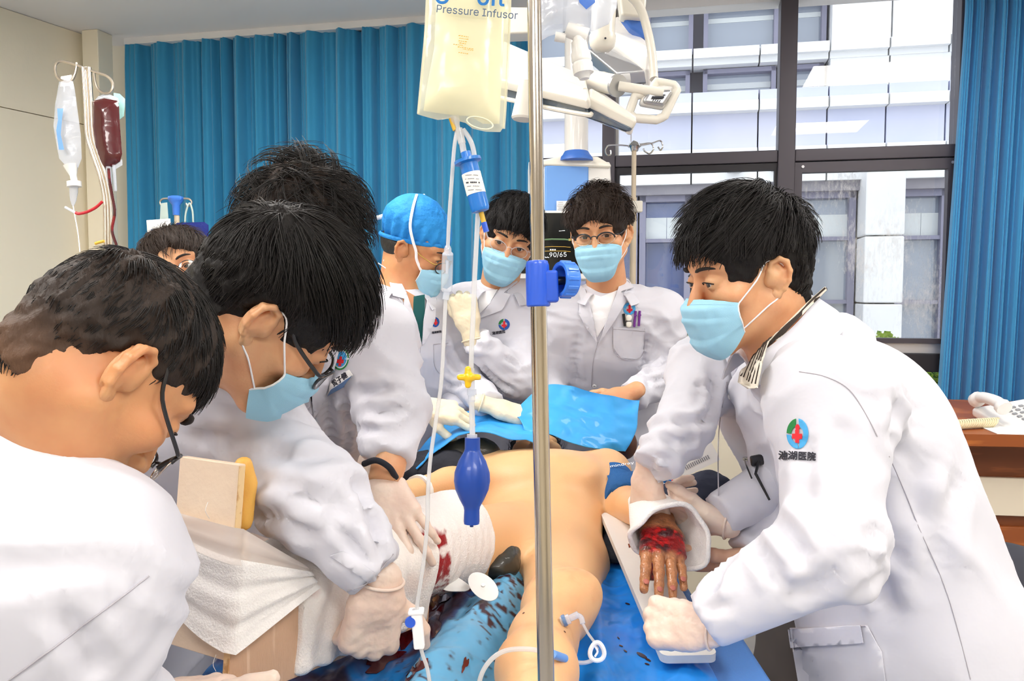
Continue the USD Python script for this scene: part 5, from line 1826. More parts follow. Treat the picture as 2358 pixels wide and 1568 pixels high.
# ------------------------------------------------------------------ bed, sheets, patient, splints, drape
BED = .855
bed = thing('hospital_bed', 'hospital bed with periwinkle blue mattress under the patient', 'bed', (-.06, 1.75, 0))
part(bed, 'mattress', boxmm(V(-.50, 1.02, BED - .10), V(.40, 2.46, BED - .012), .03), 'mattress_blue')
part(bed, 'frame', join(boxmm(V(-.50, 1.0, BED - .16), V(.40, 2.48, BED - .10), .01)), 'bed_metal')
for x in (-.44, .34):
    for y in (1.12, 2.36):
        part(bed, 'leg', rod((x, y, .10), (x, y, BED - .15), .024), 'bed_metal')
        part(bed, 'castor', put(lathe([(.001, -.016), (.045, -.016), (.05, -.008), (.05, .008), (.045, .016), (.001, .016)], 18), basis(V(1, 0, 0)), (x, y, .05)), 'black_plastic')
part(bed, 'side_panel', boxmm(V(.29, 1.0, BED - .03), V(.43, 1.60, BED + .004), .014), 'mattress_blue')


def cloth_field(x0, x1, y0, y1, n, m, zfun, th=.003):
    x, y = np.meshgrid(np.linspace(x0, x1, n), np.linspace(y0, y1, m), indexing='ij')
    z = zfun(x, y)
    return sheet(np.stack([x, y, z], -1), th)


def wr(x, y, s, seed, amp):
    p = np.stack([x * s, y * s * .6, np.zeros_like(x)], -1)
    n = meshkit.fbm(p + 3 * meshkit.noise(p * .5, seed)[..., None], 4, seed)
    return amp * (1 - np.abs(2 * n - 1) * 2)


sh_r = cloth_field(.02, .335, 1.0, 2.30, 90, 200, lambda x, y: BED + .006 + wr(x, y, 9, 3, .012) + .012 * np.exp(-((x - .16 - .1 * (y - 1.5)) / .02) ** 2) + .02 * np.clip((x - .29) / .045, 0, 1) * np.sin(y * 13) * .5)
v = np.asarray(sh_r.vertices)
solo('surgical_sheet', sh_r, 'sheet_blue', 'bright blue waterproof sheet spread on the bed between the leg and the arm board', 'sheet', smooth=60)
fl = solo('surgical_sheet', trimesh.Trimesh(*(lambda P: (P.vertices, P.faces))(sheet(np.array([[W(1475, 1590, 1.36), W(1500, 1568, 1.38), W(1525, 1545, 1.41)], [W(1500, 1590, 1.33), W(1525, 1565, 1.36), W(1556, 1530, 1.40)], [W(1540, 1600, 1.31), W(1550, 1575, 1.33), W(1560, 1533, 1.39)]]), .002)), process=False), 'drape_blue', 'folded-over light blue corner of the waterproof sheet at the bottom edge', 'sheet', smooth=60)

sh_l = cloth_field(-.505, .06, 1.0, 2.2, 150, 230, lambda x, y: BED + .008 + wr(x, y, 10, 8, .016) + .055 * np.exp(-((x + .055 - .22 * (y - 1.45)) / .045) ** 2) * np.clip((1.9 - y) / .3, 0, 1) + .03 * np.exp(-((x + .12 - .1 * (y - 1.4)) / .03) ** 2))
v = np.asarray(sh_l.vertices)
n1 = meshkit.fbm(v * V(9, 9, 0) + 4, 4, 5)
n2 = meshkit.fbm(v * V(75, 95, 0) + 9, 3, 6) * .72 + .28 * meshkit.fbm(v * V(9, 9, 0), 2, 3)
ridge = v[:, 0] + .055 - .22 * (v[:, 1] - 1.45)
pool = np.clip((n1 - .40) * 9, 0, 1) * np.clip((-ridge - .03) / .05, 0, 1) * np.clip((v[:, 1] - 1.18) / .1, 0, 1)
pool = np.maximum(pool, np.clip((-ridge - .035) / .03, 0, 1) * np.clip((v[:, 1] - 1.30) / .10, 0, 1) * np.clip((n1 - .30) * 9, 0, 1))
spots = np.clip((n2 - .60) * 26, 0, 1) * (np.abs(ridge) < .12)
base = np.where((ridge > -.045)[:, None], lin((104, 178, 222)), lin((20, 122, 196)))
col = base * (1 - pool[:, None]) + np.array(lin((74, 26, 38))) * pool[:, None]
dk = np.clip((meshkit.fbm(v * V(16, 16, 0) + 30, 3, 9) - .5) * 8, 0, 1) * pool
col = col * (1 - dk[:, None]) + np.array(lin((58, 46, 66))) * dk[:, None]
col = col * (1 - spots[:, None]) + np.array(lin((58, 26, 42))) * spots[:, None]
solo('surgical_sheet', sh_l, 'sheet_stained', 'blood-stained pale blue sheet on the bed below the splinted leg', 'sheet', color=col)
for i, (c, rx, ry, an) in enumerate([((930, 1470), 40, 16, .9), ((1000, 1440), 34, 14, 1.2), ((880, 1525), 46, 15, .5), ((1010, 1385), 26, 10, .6), ((960, 1540), 34, 10, .8), ((1070, 1530), 16, 6, 1.2)]):
    a = np.linspace(0, 2 * np.pi, 20)[:-1]
    rr = 1 + .3 * np.sin(a * 3 + i) + .2 * np.sin(a * 5 + 2 * i)
    x, y = rx * rr * np.cos(a), ry * rr * np.sin(a)
    q = decal(sh_l, np.stack([c[0] + x * math.cos(an) - y * math.sin(an), c[1] - x * math.sin(an) - y * math.cos(an)], 1), .0008, .0008, 8)
    if q is not None:
        solo('blood_pool', q, 'blood', ['wet dark red blood pool on the stained sheet beside the roller clamp', 'blood pool nearest the white electrode pads', 'long blood smear low on the stained sheet', 'small blood streak under the thigh', 'blood streak below the roller clamp', 'small blood drip on the pale ridge of the sheet'][i], 'blood')
drops = []
for (x, y, r, an) in [(1437, 1304, 5, .8), (1424, 1470, 4, .8), (1430, 1488, 5, .4), (1440, 1500, 5, .6), (1478, 1510, 14, .5), (1492, 1520, 8, .5), (1490, 1530, 6, .3), (1445, 1391, 6, .3)]:
    a = np.linspace(0, 2 * np.pi, 12)[:-1]
    X, Y = r * np.cos(a), r * .28 * np.sin(a)
    q = decal(sh_r, np.stack([x + X * math.cos(an) - Y * math.sin(an), y + X * math.sin(an) + Y * math.cos(an)], 1), .0006, .0006, 5)
    if q is not None:
        drops.append(q)
solo('blood_drops', join(*drops), 'blood_dark', 'small dark drops scattered on the bright blue sheet beside the arm board', 'blood', kind='stuff')

# --- patient -----------------------------------------------------------------
pP = Person('patient lying on his back, bare skin, head under the blue drape', V(.04, 1.9, BED), W(1235, 1075, 2.42), V(.02, -.20, .97), V(0, .98, .18), W(1245, 1090, 2.26))
S = SDF()
Z_ = V(0, 0, 1)
pelv, chest = W(1242, 1286, 1.90), W(1250, 1135, 2.14)
S.cone(pelv, chest, .140, .160, .05, flat=(unit(V(0, -.1, 1)), .62))
S.ell(W(1235, 1235, 1.96), (.115, .15, .075), .06)
sL, sR = W(1392, 1085, 2.24), W(1118, 1085, 2.24)
S.cone(chest, sL, .10, .070, .07, flat=(Z_, .8)).cone(chest, sR, .10, .070, .07, flat=(Z_, .8))
for i in (-1, 1):
    S.ell(chest + V(i * .075, -.02, .055), (.075, .075, .035), .05)
hipL, kneeL, ankL = W(1300, 1305, 1.86), W(1284, 1400, 1.42), W(1225, 1660, 1.04)
S.cone(hipL, kneeL, .092, .058, .06)
S.ell(W(1330, 1368, 1.44), (.044, .046, .042), .022)
S.cone(kneeL, W(1250, 1480, 1.29), .054, .050, .03).cone(W(1250, 1470, 1.30), W(1236, 1545, 1.18), .046, .058, .03).cone(W(1236, 1545, 1.18), ankL, .055, .036, .02)
hipR, kneeR, ankR = W(1160, 1255, 1.86), W(930, 1270, 1.52), W(560, 1370, 1.18)
S.cone(hipR, kneeR, .094, .066, .06).cone(kneeR, ankR, .062, .040, .03)
eL, wL = W(1446, 1165, 2.02), W(1514, 1192, 1.715)
S.cone(sL, eL, .050, .042, .04).cone(eL, wL, .043, .030, .02)
eR, wR = W(1030, 1118, 2.10), W(930, 1140, 1.95)
S.cone(sR, eR, .050, .042, .04).cone(eR, wR, .042, .032, .02)
u_leg = unit(ankR - kneeR)
w_leg = unit(np.cross(u_leg, Z_)) * -1
w_leg = w_leg if w_leg[1] < 0 else -w_leg
t_leg = np.cross(w_leg, u_leg)
t_leg = t_leg if t_leg[2] > 0 else -t_leg
sole = ankR + u_leg * .055
S.cone(ankR + u_leg * .015 - t_leg * .02, sole + t_leg * .13 - u_leg * .01, .036, .022, .02)
for k in range(5):
    o = w_leg * (.034 - .0165 * k)
    r = .0135 if k == 0 else .0092
    S.chain([sole + t_leg * .115 + o - u_leg * .012, sole + t_leg * (.165 - .004 * k) + o * 1.05 - u_leg * (.012), sole + t_leg * (.192 - .008 * k) + o * 1.05 - u_leg * .004], [.014, r, r * .95], .008)
bodyP = S.mesh(.0062, smooth=2)
hd = head_sdf(pP.loc(pP.neck), True).mesh(.0045, smooth=2)
handL = hand_mesh(wL + V(.0, -.045, -.010), W(1522, 1318, 1.53) - W(1512, 1193, 1.70), V(.1, -.42, .90), thumb=1, curl=[(.10, .10, .12), (.08, .10, .10), (.10, .12, .10), (.12, .12, .12)], k=1.08, thumb_dir=(-.1, .25, -1.0), spread=.5, h=.0026)
handR = hand_mesh(wR, unit(wR - eR), V(0, 0, 1), thumb=1, k=1.0, h=.005)
allP = join(bodyP, pP.wm(hd), *[pP.wm(EARS[i]) for i in (-1, 1)], handR)
v = np.asarray(allP.vertices)
n1 = meshkit.fbm(v * 7, 3, 3)
col = np.array(lin((236, 186, 134)))[None] * np.ones((len(v), 1))
col = col * (1 - .5 * np.clip((n1 - .5) * 3, 0, 1))[:, None] + np.array(lin((226, 160, 112))) * (.5 * np.clip((n1 - .5) * 3, 0, 1))[:, None]
red = np.exp(-(np.linalg.norm(v - W(1290, 1370, 1.43), axis=1) / .06) ** 2) * np.clip((meshkit.fbm(v * 40, 3, 8) - .42) * 4, 0, 1)
col = col * (1 - .6 * red[:, None]) + np.array(lin((196, 106, 72))) * .6 * red[:, None]
yel = np.clip(((v - ankR) @ u_leg + .03) / .06, 0, 1) * (np.linalg.norm(v - sole, axis=1) < .3)
col = col * (1 - yel[:, None]) + np.array(lin((236, 178, 84))) * yel[:, None]
bP = pP.add('body', allP, 'patient_skin', color=col)
solo_moles = []
for q in ((1090, 1186), (1084, 1210), (1050, 1195), (1092, 1258), (1258, 1445), (1206, 1412), (1300, 1455)):
    P, N = hit(bodyP, [q], .0003, True)
    if P is not None:
        solo_moles.append(put(lathe([(.0001, 0), (.0022, 0), (.0016, .0008), (.0001, .001)], 8), basis(N[0]), P[0]))
pP.add('mole', join(*solo_moles), 'brown_leather', parent=bP)
pP.hair(seed=61, top=.015, side=.006, n=300)
# injured hand: raw, bloody skin over the knuckles, fingers stained
v = np.asarray(handL.vertices)
n1 = meshkit.fbm(v * 55, 3, 4)
dh = unit(W(1522, 1318, 1.53) - W(1512, 1193, 1.70))
s_ = (v - (wL + V(.0, -.045, -.010))) @ dh / 1.08
handL = displace(handL, np.where((s_ > .02) & (s_ < .105), (n1 - .5) * .012, (n1 - .5) * .002))
wound = np.clip((s_ - .02) / .012, 0, 1) * np.clip((.098 + .03 * (n1 - .5) - s_) / .012, 0, 1)
col = np.array(lin((196, 132, 86)))[None] * np.ones((len(v), 1))
dirt = np.clip((meshkit.fbm(v * 80, 3, 12) - .48) * 4, 0, 1)
col = col * (1 - .5 * dirt[:, None]) + np.array(lin((120, 68, 40))) * .5 * dirt[:, None]
deep = np.clip((n1 - .42) * 6, 0, 1)
wc = np.array(lin((150, 14, 18)))[None] * (1 - deep[:, None]) + np.array(lin((66, 4, 8))) * deep[:, None]
fresh = np.clip((meshkit.fbm(v * 90, 2, 22) - .56) * 8, 0, 1)
wc = wc * (1 - fresh[:, None]) + np.array(lin((214, 26, 30))) * fresh[:, None]
col = col * (1 - wound[:, None]) + wc * wound[:, None]
pP.add('injured_hand', handL, 'wound_tint', label='injured hand with raw red knuckles', color=col, parent=bP)
dh_z = unit(V(.1, -.42, .90) - dh * (V(.1, -.42, .90) @ dh))
dh_x = np.cross(dh, dh_z)
for k, (bx, L_) in enumerate([(.031, .183), (.0105, .197), (-.0105, .188), (-.0285, .158)]):
    c = wL + V(0, -.045, -.010) + 1.08 * (dh_x * bx * 1.08 + dh * (L_ - .016) + dh_z * (-.008))
    pP.add('fingernail', put(trimesh.creation.icosphere(2, 1.0).apply_scale((.0055, .0075, .0022)), np.stack([dh_x, dh, dh_z], 1), c + dh_z * .0075), 'lip', parent=bP)

# gauze cuff round the injured hand: an open, folded sleeve of white cloth
a = np.linspace(0, 2 * np.pi, 49)
c0, c1 = wL + V(-.004, .055, .012), wL + V(.006, -.104, -.010)
P = np.zeros((49, 9, 3))
for j, t in enumerate(np.linspace(0, 1, 9)):
    c = c0 * (1 - t) + c1 * t
    r = .048 + .026 * t ** 1.2 + (.006 if j == 8 else 0)
    for i, q in enumerate(a):
        rr = r * (1 + .05 * math.sin(q * 3 + t * 3) + .03 * math.sin(q * 7 + 1))
        P[i, j] = c + dh_x * math.cos(q) * rr * .95 + dh_z * math.sin(q) * rr * .72 + dh * (.016 * math.sin(q * 2 + .6) - .018 * math.sin(q)) * t
gz = thing('gauze_wrap', 'white folded gauze wrapped round the injured hand', 'gauze', c0)
part(gz, 'wrap', sheet(P, .006), 'gauze_plain', smooth=70)
part(gz, 'rolled_edge', tube(P[:-1, -1], .0055, 8, closed=True), 'gauze_plain', smooth=70)

# thigh bandage, with blood seeping through
S = SDF()
tA, tB = W(1046, 1240, 1.68), W(905, 1275, 1.50)
ax = unit(tB - tA)
S.cone(tA, tB, .099, .088, .01)
S.box(tA - ax * .10, (.2, .2, .10), 0, .006, R=basis(ax), cut=True)
bm = S.mesh(.0048, smooth=1)
v = np.asarray(bm.vertices)
R = basis(ax)
q = (v - tA) @ R
an = np.arctan2(q[:, 1], q[:, 0])
bm = displace(bm, .0009 * np.sin(q[:, 2] * 260 + 1.5 * np.sin(an * 2)) + .004 * (meshkit.fbm(v * 30, 3, 2) - .5))
pz = PIX(v)
n1 = meshkit.fbm(v * V(34, 34, 34), 4, 7)
n2 = meshkit.fbm(v * 90, 3, 17)
zone = np.clip((1.12 - np.hypot((pz[:, 0] - 965) / 66, (pz[:, 1] - 1290) / 115)) * 2.4, 0, 1) * np.clip((pz[:, 1] - 1195) / 45, 0, 1)
b = np.clip((n1 + .30 * zone - .66) * 14, 0, 1) * (zone > 0)
b = np.maximum(b, np.clip((n2 - .60) * 14, 0, 1) * (zone > .05) * .8)
pink = np.clip(zone * 1.0, 0, 1) * np.clip((n1 - .38) * 3, 0, 1)
col = np.array(lin((248, 242, 238)))[None] * np.ones((len(v), 1))
col = col * (1 - .45 * pink[:, None]) + np.array(lin((226, 170, 166))) * .45 * pink[:, None]
col = col * (1 - b[:, None]) + np.array(lin((158, 22, 28))) * b[:, None]
tb = thing('bandage', 'blood-soaked white bandage wrapped round the right thigh', 'bandage', tA)
part(tb, 'wrap', bm, 'gauze_white', color=col)

# lower-leg splint: wooden board along the leg, upright foot board, gauze round both
spl = thing('leg_splint', 'pale wooden splint boards bound to the lower leg and foot', 'splint', sole)
fbO = sole + u_leg * .022
Rb = np.stack([w_leg, t_leg, u_leg], 1)
part(spl, 'foot_board', box(.112, .255, .014, fbO + t_leg * .070 + w_leg * .004, Rb, .0015), 'wood_pale')
for sgn in (-1, 1):
    part(spl, 'board_edge', box(.0012, .250, .010, fbO + t_leg * .070 + w_leg * (.004 + sgn * .0562), Rb), 'wood_edge')
part(spl, 'leg_board', box(.012, .105, .46, fbO + w_leg * .066 - u_leg * .222 - t_leg * .060, Rb, .0015), 'wood_grain')
part(spl, 'board_edge', box(.010, .100, .0012, fbO + w_leg * .066 + u_leg * .0085 - t_leg * .060, Rb), 'wood_edge')
S = SDF()
k0, k1 = kneeR + u_leg * .02, ankR - u_leg * .035
S.cone(k0, k1, .082, .066, .01)
S.box((k0 + k1) / 2 + w_leg * .062 - t_leg * .045, (.010, .056, np.linalg.norm(k1 - k0) / 2), .008, .05, R=Rb)
S.box(k1 + u_leg * .10, (.2, .2, .10), 0, .006, R=Rb, cut=True)
S.box(k0 - u_leg * .10, (.2, .2, .10), 0, .006, R=Rb, cut=True)
lm = S.mesh(.0055, smooth=2)
v = np.asarray(lm.vertices)
q = (v - k0) @ Rb
an = np.arctan2(q[:, 1], q[:, 0])
lm = displace(lm, .0028 * np.sin(q[:, 2] * 130 + 2 * np.sin(an)) * np.sign(.2) + .008 * (meshkit.fbm(v * V(16, 16, 16), 3, 12) - .5))
n1 = meshkit.fbm(v * 14, 3, 31)
col = np.array(lin((246, 240, 234)))[None] * np.ones((len(v), 1))
pk_ = np.clip((n1 - .60) * 5, 0, 1) * .45
col = col * (1 - pk_[:, None]) + np.array(lin((224, 196, 184))) * pk_[:, None]
pz = PIX(v)
for (px, py, r) in ((725, 1280, 4), (722, 1362, 12), (680, 1345, 9)):
    b = np.clip(1.3 - np.hypot(pz[:, 0] - px, pz[:, 1] - py) / r, 0, 1) * (.9 if r < 6 else .3)
    col = col * (1 - b[:, None]) + np.array(lin((186, 60, 60))) * b[:, None]
lb = thing('bandage', 'long white bandage wrapped round the splinted lower leg', 'bandage', k1)
part(lb, 'wrap', lm, 'gauze_white', color=col)
# gauze strip round the foot board and across to the leg
face = lambda x, y, o=.012: fbO + w_leg * x + t_leg * y + u_leg * o
n, m = 33, 25
P = np.zeros((n, m, 3))
tip0, tip1 = ankR - u_leg * .045 + w_leg * .075 + t_leg * .045, ankR - u_leg * .060 + w_leg * .085 + t_leg * .015
for j, t in enumerate(np.linspace(0, 1, m)):
    A, B, C = face(-.057, .125 - .115 * t), face(.080, .118 - .160 * t), tip0 * (1 - t) + tip1 * t
    for i, u in enumerate(np.linspace(0, 1, n)):
        f = 1.0 if u < .5 else (1 - (u - .5) * 2) * .75 + .25
        rip = .0032 * math.sin(t * 19 + 2.2 * u + 1.1 * math.sin(5 * u)) * (1 if t > .18 else .3) + .0016 * math.sin(t * 43 + u * 4)
        p = A + (B - A) * u / .5 if u <= .5 else B + (C - B) * (u - .5) / .5
        nr = u_leg if u < .5 else unit(w_leg + .3 * u_leg)
        P[i, j] = p + nr * (.004 + rip) + t_leg * (-.010 * math.sin(math.pi * min(u / .5, 1)) * t)
gs = thing('gauze_strip', 'crinkled translucent gauze strip binding the foot board to the leg', 'gauze', face(0, .03))
part(gs, 'strip', sheet(P[:, 6:], .0015), 'gauze_plain', smooth=70)
part(gs, 'frayed_edge', sheet(P[:, :8] + u_leg * .001, .0008), 'gauze_thin', smooth=70)
for (x, y, dx, dy) in ((-.055, .128, -.012, .006), (.02, .122, -.003, .022), (.050, -.05, .004, -.02)):
    part(gs, 'loose_thread', tube(smooth_path([face(x, y), face(x + dx * .6, y + dy * .5, .018), face(x + dx, y + dy, .014)], 5), .0004, 5), 'gauze_plain')

# dark cloth kept over the groin
S = SDF()
gc = W(1146, 1300, 1.745)
S.ell(gc + V(-.002, -.02, .02), (.055, .075, .035), .02)
S.ell(gc + V(.010, .06, .035), (.050, .06, .030), .03)
gm = S.mesh(.006, smooth=2)
gm = displace(gm, (meshkit.fbm(np.asarray(gm.vertices) * 26, 3, 3) - .5) * .022, 1)
solo('folded_cloth', gm, 'bag_dark', 'dark bunched cloth lying between the thighs of the patient', 'cloth', smooth=True)

# blue drape over the head: a raised sheet at the right, a lower fold to the left


def patch(grid, n=60, m=44, noise=.010, seed=1, th=.002, s=9):
    g = np.array([[W(*c) for c in row] for row in grid])
    from scipy.ndimage import map_coordinates
    r, c = g.shape[:2]
    rr, cc = np.meshgrid(np.linspace(0, r - 1, n), np.linspace(0, c - 1, m), indexing='ij')
    P = np.stack([map_coordinates(g[..., k], [rr, cc], order=3, mode='nearest') for k in range(3)], -1)
    N = unit(np.cross(np.gradient(P, axis=0), np.gradient(P, axis=1)))
    q = meshkit.fbm(P * s + seed, 3, seed)
    return sheet(P + N * (noise * (1 - np.abs(2 * q - 1) * 2))[..., None], th)


dr = thing('surgical_drape', 'sky blue drape held over the head of the patient', 'drape', W(1240, 1010, 2.35))
part(dr, 'raised_sheet', patch([[(1192, 952, 2.36), (1222, 922, 2.36), (1268, 887, 2.36), (1370, 905, 2.35), (1472, 924, 2.34)],
                                [(1190, 965, 2.32), (1230, 950, 2.32), (1275, 935, 2.32), (1375, 950, 2.33), (1468, 962, 2.32)],
                                [(1200, 980, 2.27), (1240, 985, 2.26), (1290, 985, 2.26), (1370, 1000, 2.28), (1460, 1000, 2.30)],
                                [(1215, 995, 2.25), (1250, 1005, 2.22), (1300, 1022, 2.22), (1360, 1038, 2.24), (1432, 1038, 2.28)]], noise=.016, seed=4), 'drape_blue', smooth=70)
part(dr, 'lower_fold', patch([[(938, 1078, 2.30), (1012, 992, 2.40), (1090, 950, 2.42), (1165, 958, 2.38), (1240, 978, 2.32)],
                              [(950, 1078, 2.24), (1020, 1008, 2.32), (1092, 975, 2.34), (1165, 978, 2.30), (1245, 995, 2.25)],
                              [(965, 1085, 2.16), (1030, 1026, 2.17), (1100, 1002, 2.17), (1170, 1012, 2.15), (1250, 1028, 2.14)]], noise=.010, seed=9), 'drape_blue', smooth=70)
for q in ((1334, 1018), (1447, 934)):
    c = W(*q, 2.255 if q[1] > 1000 else 2.40)
    part(dr, 'adhesive_tab', box(.026, .010, .002, c, basis(unit(V(.1, -.8, .6)), V(.8, 0, -.5))), 'paper_white')


def blob(name, label, cat, mt, ells, h=.007, amp=.02, s=20, seed=1):
    S = SDF()
    for (px, py, d, r) in ells:
        S.ell(W(px, py, d), r, .05)
    m = S.mesh(h, smooth=2)
    m = displace(m, (meshkit.fbm(np.asarray(m.vertices) * s, 3, seed) - .5) * amp, 1)
    return solo(name, m, mt, label, cat, smooth=True)


blob('plastic_bag', 'olive black plastic bag beside the head of the patient under the blue fold', 'bag', 'bag_dark', [(1078, 1050, 2.24, (.062, .06, .034)), (1112, 1040, 2.24, (.04, .05, .03)), (1045, 1050, 2.24, (.03, .04, .028))], seed=2)
blob('jacket', 'crumpled black jacket on the bed left of the blue rubber bulb', 'jacket', 'black_cloth', [(1005, 1080, 2.22, (.06, .08, .05)), (1050, 1085, 2.18, (.05, .06, .05)), (955, 1085, 2.25, (.05, .06, .045))], seed=5)
blob('trousers_pile', 'dark cloth pile on the bed under the top end of the arm board', 'cloth', 'black_cloth', [(1400, 1255, 1.98, (.06, .12, .026)), (1430, 1215, 2.08, (.05, .08, .024))], seed=7)
blob('waist_bag', 'dark navy bag lying behind the raised hand with coloured clips', 'bag', 'navy_cloth', [(1595, 1145, 2.10, (.085, .08, .045)), (1545, 1160, 2.06, (.06, .06, .035)), (1640, 1130, 2.12, (.05, .05, .045))], seed=9)
blob('leather_pouch', 'small brown leather pouch behind the lower corner of the blue drape', 'pouch', 'brown_leather', [(1440, 1022, 2.40, (.035, .04, .045))], amp=.008, seed=3)
for nm, lb_, q, mt in (('clip', 'blue plastic clip on the navy bag', (1537, 1107), 'filter_blue'), ('clip', 'red plastic clip on the navy bag', (1554, 1112), 'red_plastic')):
    solo(nm, box(.022, .012, .010, W(q[0], q[1], 1.93), basis(V(.3, -.5, .8)), .003), mt, lb_, 'clip')
solo('monitor_lead', tube(smooth_path([W(1554, 1118, 1.93), W(1556, 1130, 1.93), W(1545, 1148, 1.92)], 5), .003, 8), 'device_grey', 'short grey lead hanging from the red clip on the navy bag', 'cable')

# white arm board
A, B = W(1418, 1168, 2.08), W(1588, 1518, 1.36)
ab = thing('arm_board', 'long white plastic board beside the patient held by the stooping man', 'board', B)
ax = unit(B - A)
nx = unit(np.cross(ax, V(0, 0, 1)))
nz = np.cross(nx, ax)
nz = nz if nz[2] > 0 else -nz
pl = sg.box(-.047, 0, .047, np.linalg.norm(B - A)).buffer(-.014).buffer(.014)
bd_ = plate(pl, .014, A - nz * .007, nx * (1 if np.cross(nx, ax) @ nz > 0 else -1), ax)
part(ab, 'board', bd_, 'board_white', smooth=30)
for t, r in ((.04, .005), (.10, .004)):
    part(ab, 'rivet', rod(A + ax * np.linalg.norm(B - A) * t - nz * .008, A + ax * np.linalg.norm(B - A) * t + nz * .0095, r, 12), 'device_grey')
st = decal(bd_, [(1446, 1253), (1462, 1252), (1466, 1258), (1452, 1260), (1448, 1262)], .0006, .0005, 4)
if st is not None:
    part(ab, 'blood_mark', st, 'blood')

# blood pressure cuff on the upper arm
S = SDF()
cA_, cB_ = sL * .66 + eL * .34, sL * .10 + eL * .90
S.cone(cA_, cB_, .058, .052, .01)
ax2 = unit(cB_ - cA_)
S.box(cA_ - ax2 * .06, (.1, .1, .06), 0, .004, R=basis(ax2), cut=True)
S.box(cB_ + ax2 * .06, (.1, .1, .06), 0, .004, R=basis(ax2), cut=True)
cu = S.mesh(.004, smooth=1)
ct = thing('blood_pressure_cuff', 'dark blue blood pressure cuff round the upper arm of the patient', 'cuff', cA_)
part(ct, 'sleeve', cu, 'cuff_blue')
P, N = hit(cu, [(1406, 1080), (1455, 1072)], 0, True)
if P is not None:
    n = unit(N.mean(0))
    u = unit(P[1] - P[0])
    part(ct, 'maker_name', text_at('mindray', .012, P[0] + n * .004, u, np.cross(n, u), .001), 'logo_white', smooth=False)
part(ct, 'flap', decal(cu, [(1400, 1098), (1455, 1088), (1452, 1130), (1412, 1142)], .003, .002), 'cuff_blue', smooth=60)

# white band on the far arm, electrode pads on the sheet, catheter line at the ankle
solo('wrist_band', tube([wR + unit(eR - wR) * .05 + V(0, 0, 0), wR + unit(eR - wR) * .062], [.041, .042], 20), 'paper_white', 'white band round the far forearm of the patient', 'band')
for (q, d, lab, sx, sy, rot) in (((1046, 1371), 1.54, 'crumpled white electrode pad on the stained sheet, left one', .028, .015, .2), ((1113, 1376), 1.50, 'flat white oval electrode pad on the stained sheet, right one', .034, .021, .8)):
    a = np.linspace(0, 2 * np.pi, 29)[:-1]
    wob = 1 + (.12 * np.sin(3 * a + 1) if sx < .03 else 0)
    pol = np.stack([q[0] + (sx * wob * np.cos(a) * math.cos(rot) - sy * wob * np.sin(a) * math.sin(rot)) * 1900 / d, q[1] + (sx * wob * np.cos(a) * math.sin(rot) + sy * wob * np.sin(a) * math.cos(rot)) * 1900 / d], 1)
    c = W(q[0], q[1], d)
    pp = sg.Polygon([((x - q[0]) * d / 1900, -(y - q[1]) * d / 1900) for x, y in pol])
    t = thing('electrode_pad', lab, 'electrode pad', c)
    part(t, 'pad', plate(pp, .002, c + V(0, 0, .02), V(1, -.1, .05), V(0, .75, .66)), 'paper_white')
    if sx > .03:
        part(t, 'stud', rod(c + V(0, -.0, .0225), c + V(0, -.001, .0245), .004, 10), 'paper_white')
cl = thing('catheter_line', 'clear thin infusion line with white clamp taped by the shin', 'tube', W(1330, 1420, 1.28))
part(cl, 'hub', join(rod(W(1292, 1432, 1.25), W(1312, 1424, 1.25), .0075, 14), rod(W(1312, 1424, 1.25), W(1332, 1414, 1.25), .0052, 12)), 'clear_bag')
part(cl, 'hub_ring', rod(W(1296, 1430, 1.25), W(1303, 1427, 1.25), .0088, 14), 'badge_blue')
part(cl, 'elbow', tube(smooth_path([W(1328, 1416, 1.25), W(1338, 1422, 1.245), W(1342, 1436, 1.24)], 5), .0042, 10), 'clear_bag')
part(cl, 'tubing', tube(smooth_path([W(1341, 1434, 1.24), W(1354, 1458, 1.24), W(1368, 1478, 1.24), W(1376, 1495, 1.24)], 6), .0022, 8), 'clear_tube')
part(cl, 'tubing', tube(smooth_path([W(1366, 1520, 1.24), W(1345, 1526, 1.22), W(1318, 1524, 1.18), W(1290, 1514, 1.13), W(1262, 1504, 1.09), W(1220, 1495, 1.075), W(1170, 1497, 1.07), W(1135, 1515, 1.06), W(1110, 1550, 1.05), W(1098, 1600, 1.05)], 6), .0032, 8), 'clear_tube')
part(cl, 'connector', join(rod(W(1272, 1506, 1.10), W(1300, 1516, 1.14), .0058, 12), rod(W(1296, 1515, 1.14), W(1318, 1521, 1.165), .0036, 10)), 'device_blue')
a = np.linspace(0, 2 * np.pi, 25)[:-1]
part(cl, 'slide_clamp', join(tube(np.array([W(1375 + 16 * math.cos(t) * (1 - .25 * math.sin(t)), 1500 - 21 * math.sin(t), 1.235) for t in a]), .0035, 8, closed=True), tube(smooth_path([W(1370, 1488, 1.235), W(1376, 1500, 1.235), W(1370, 1512, 1.235)], 4), .0016, 6)), 'loop_white')
# ------------------------------------------------------------------ medical equipment


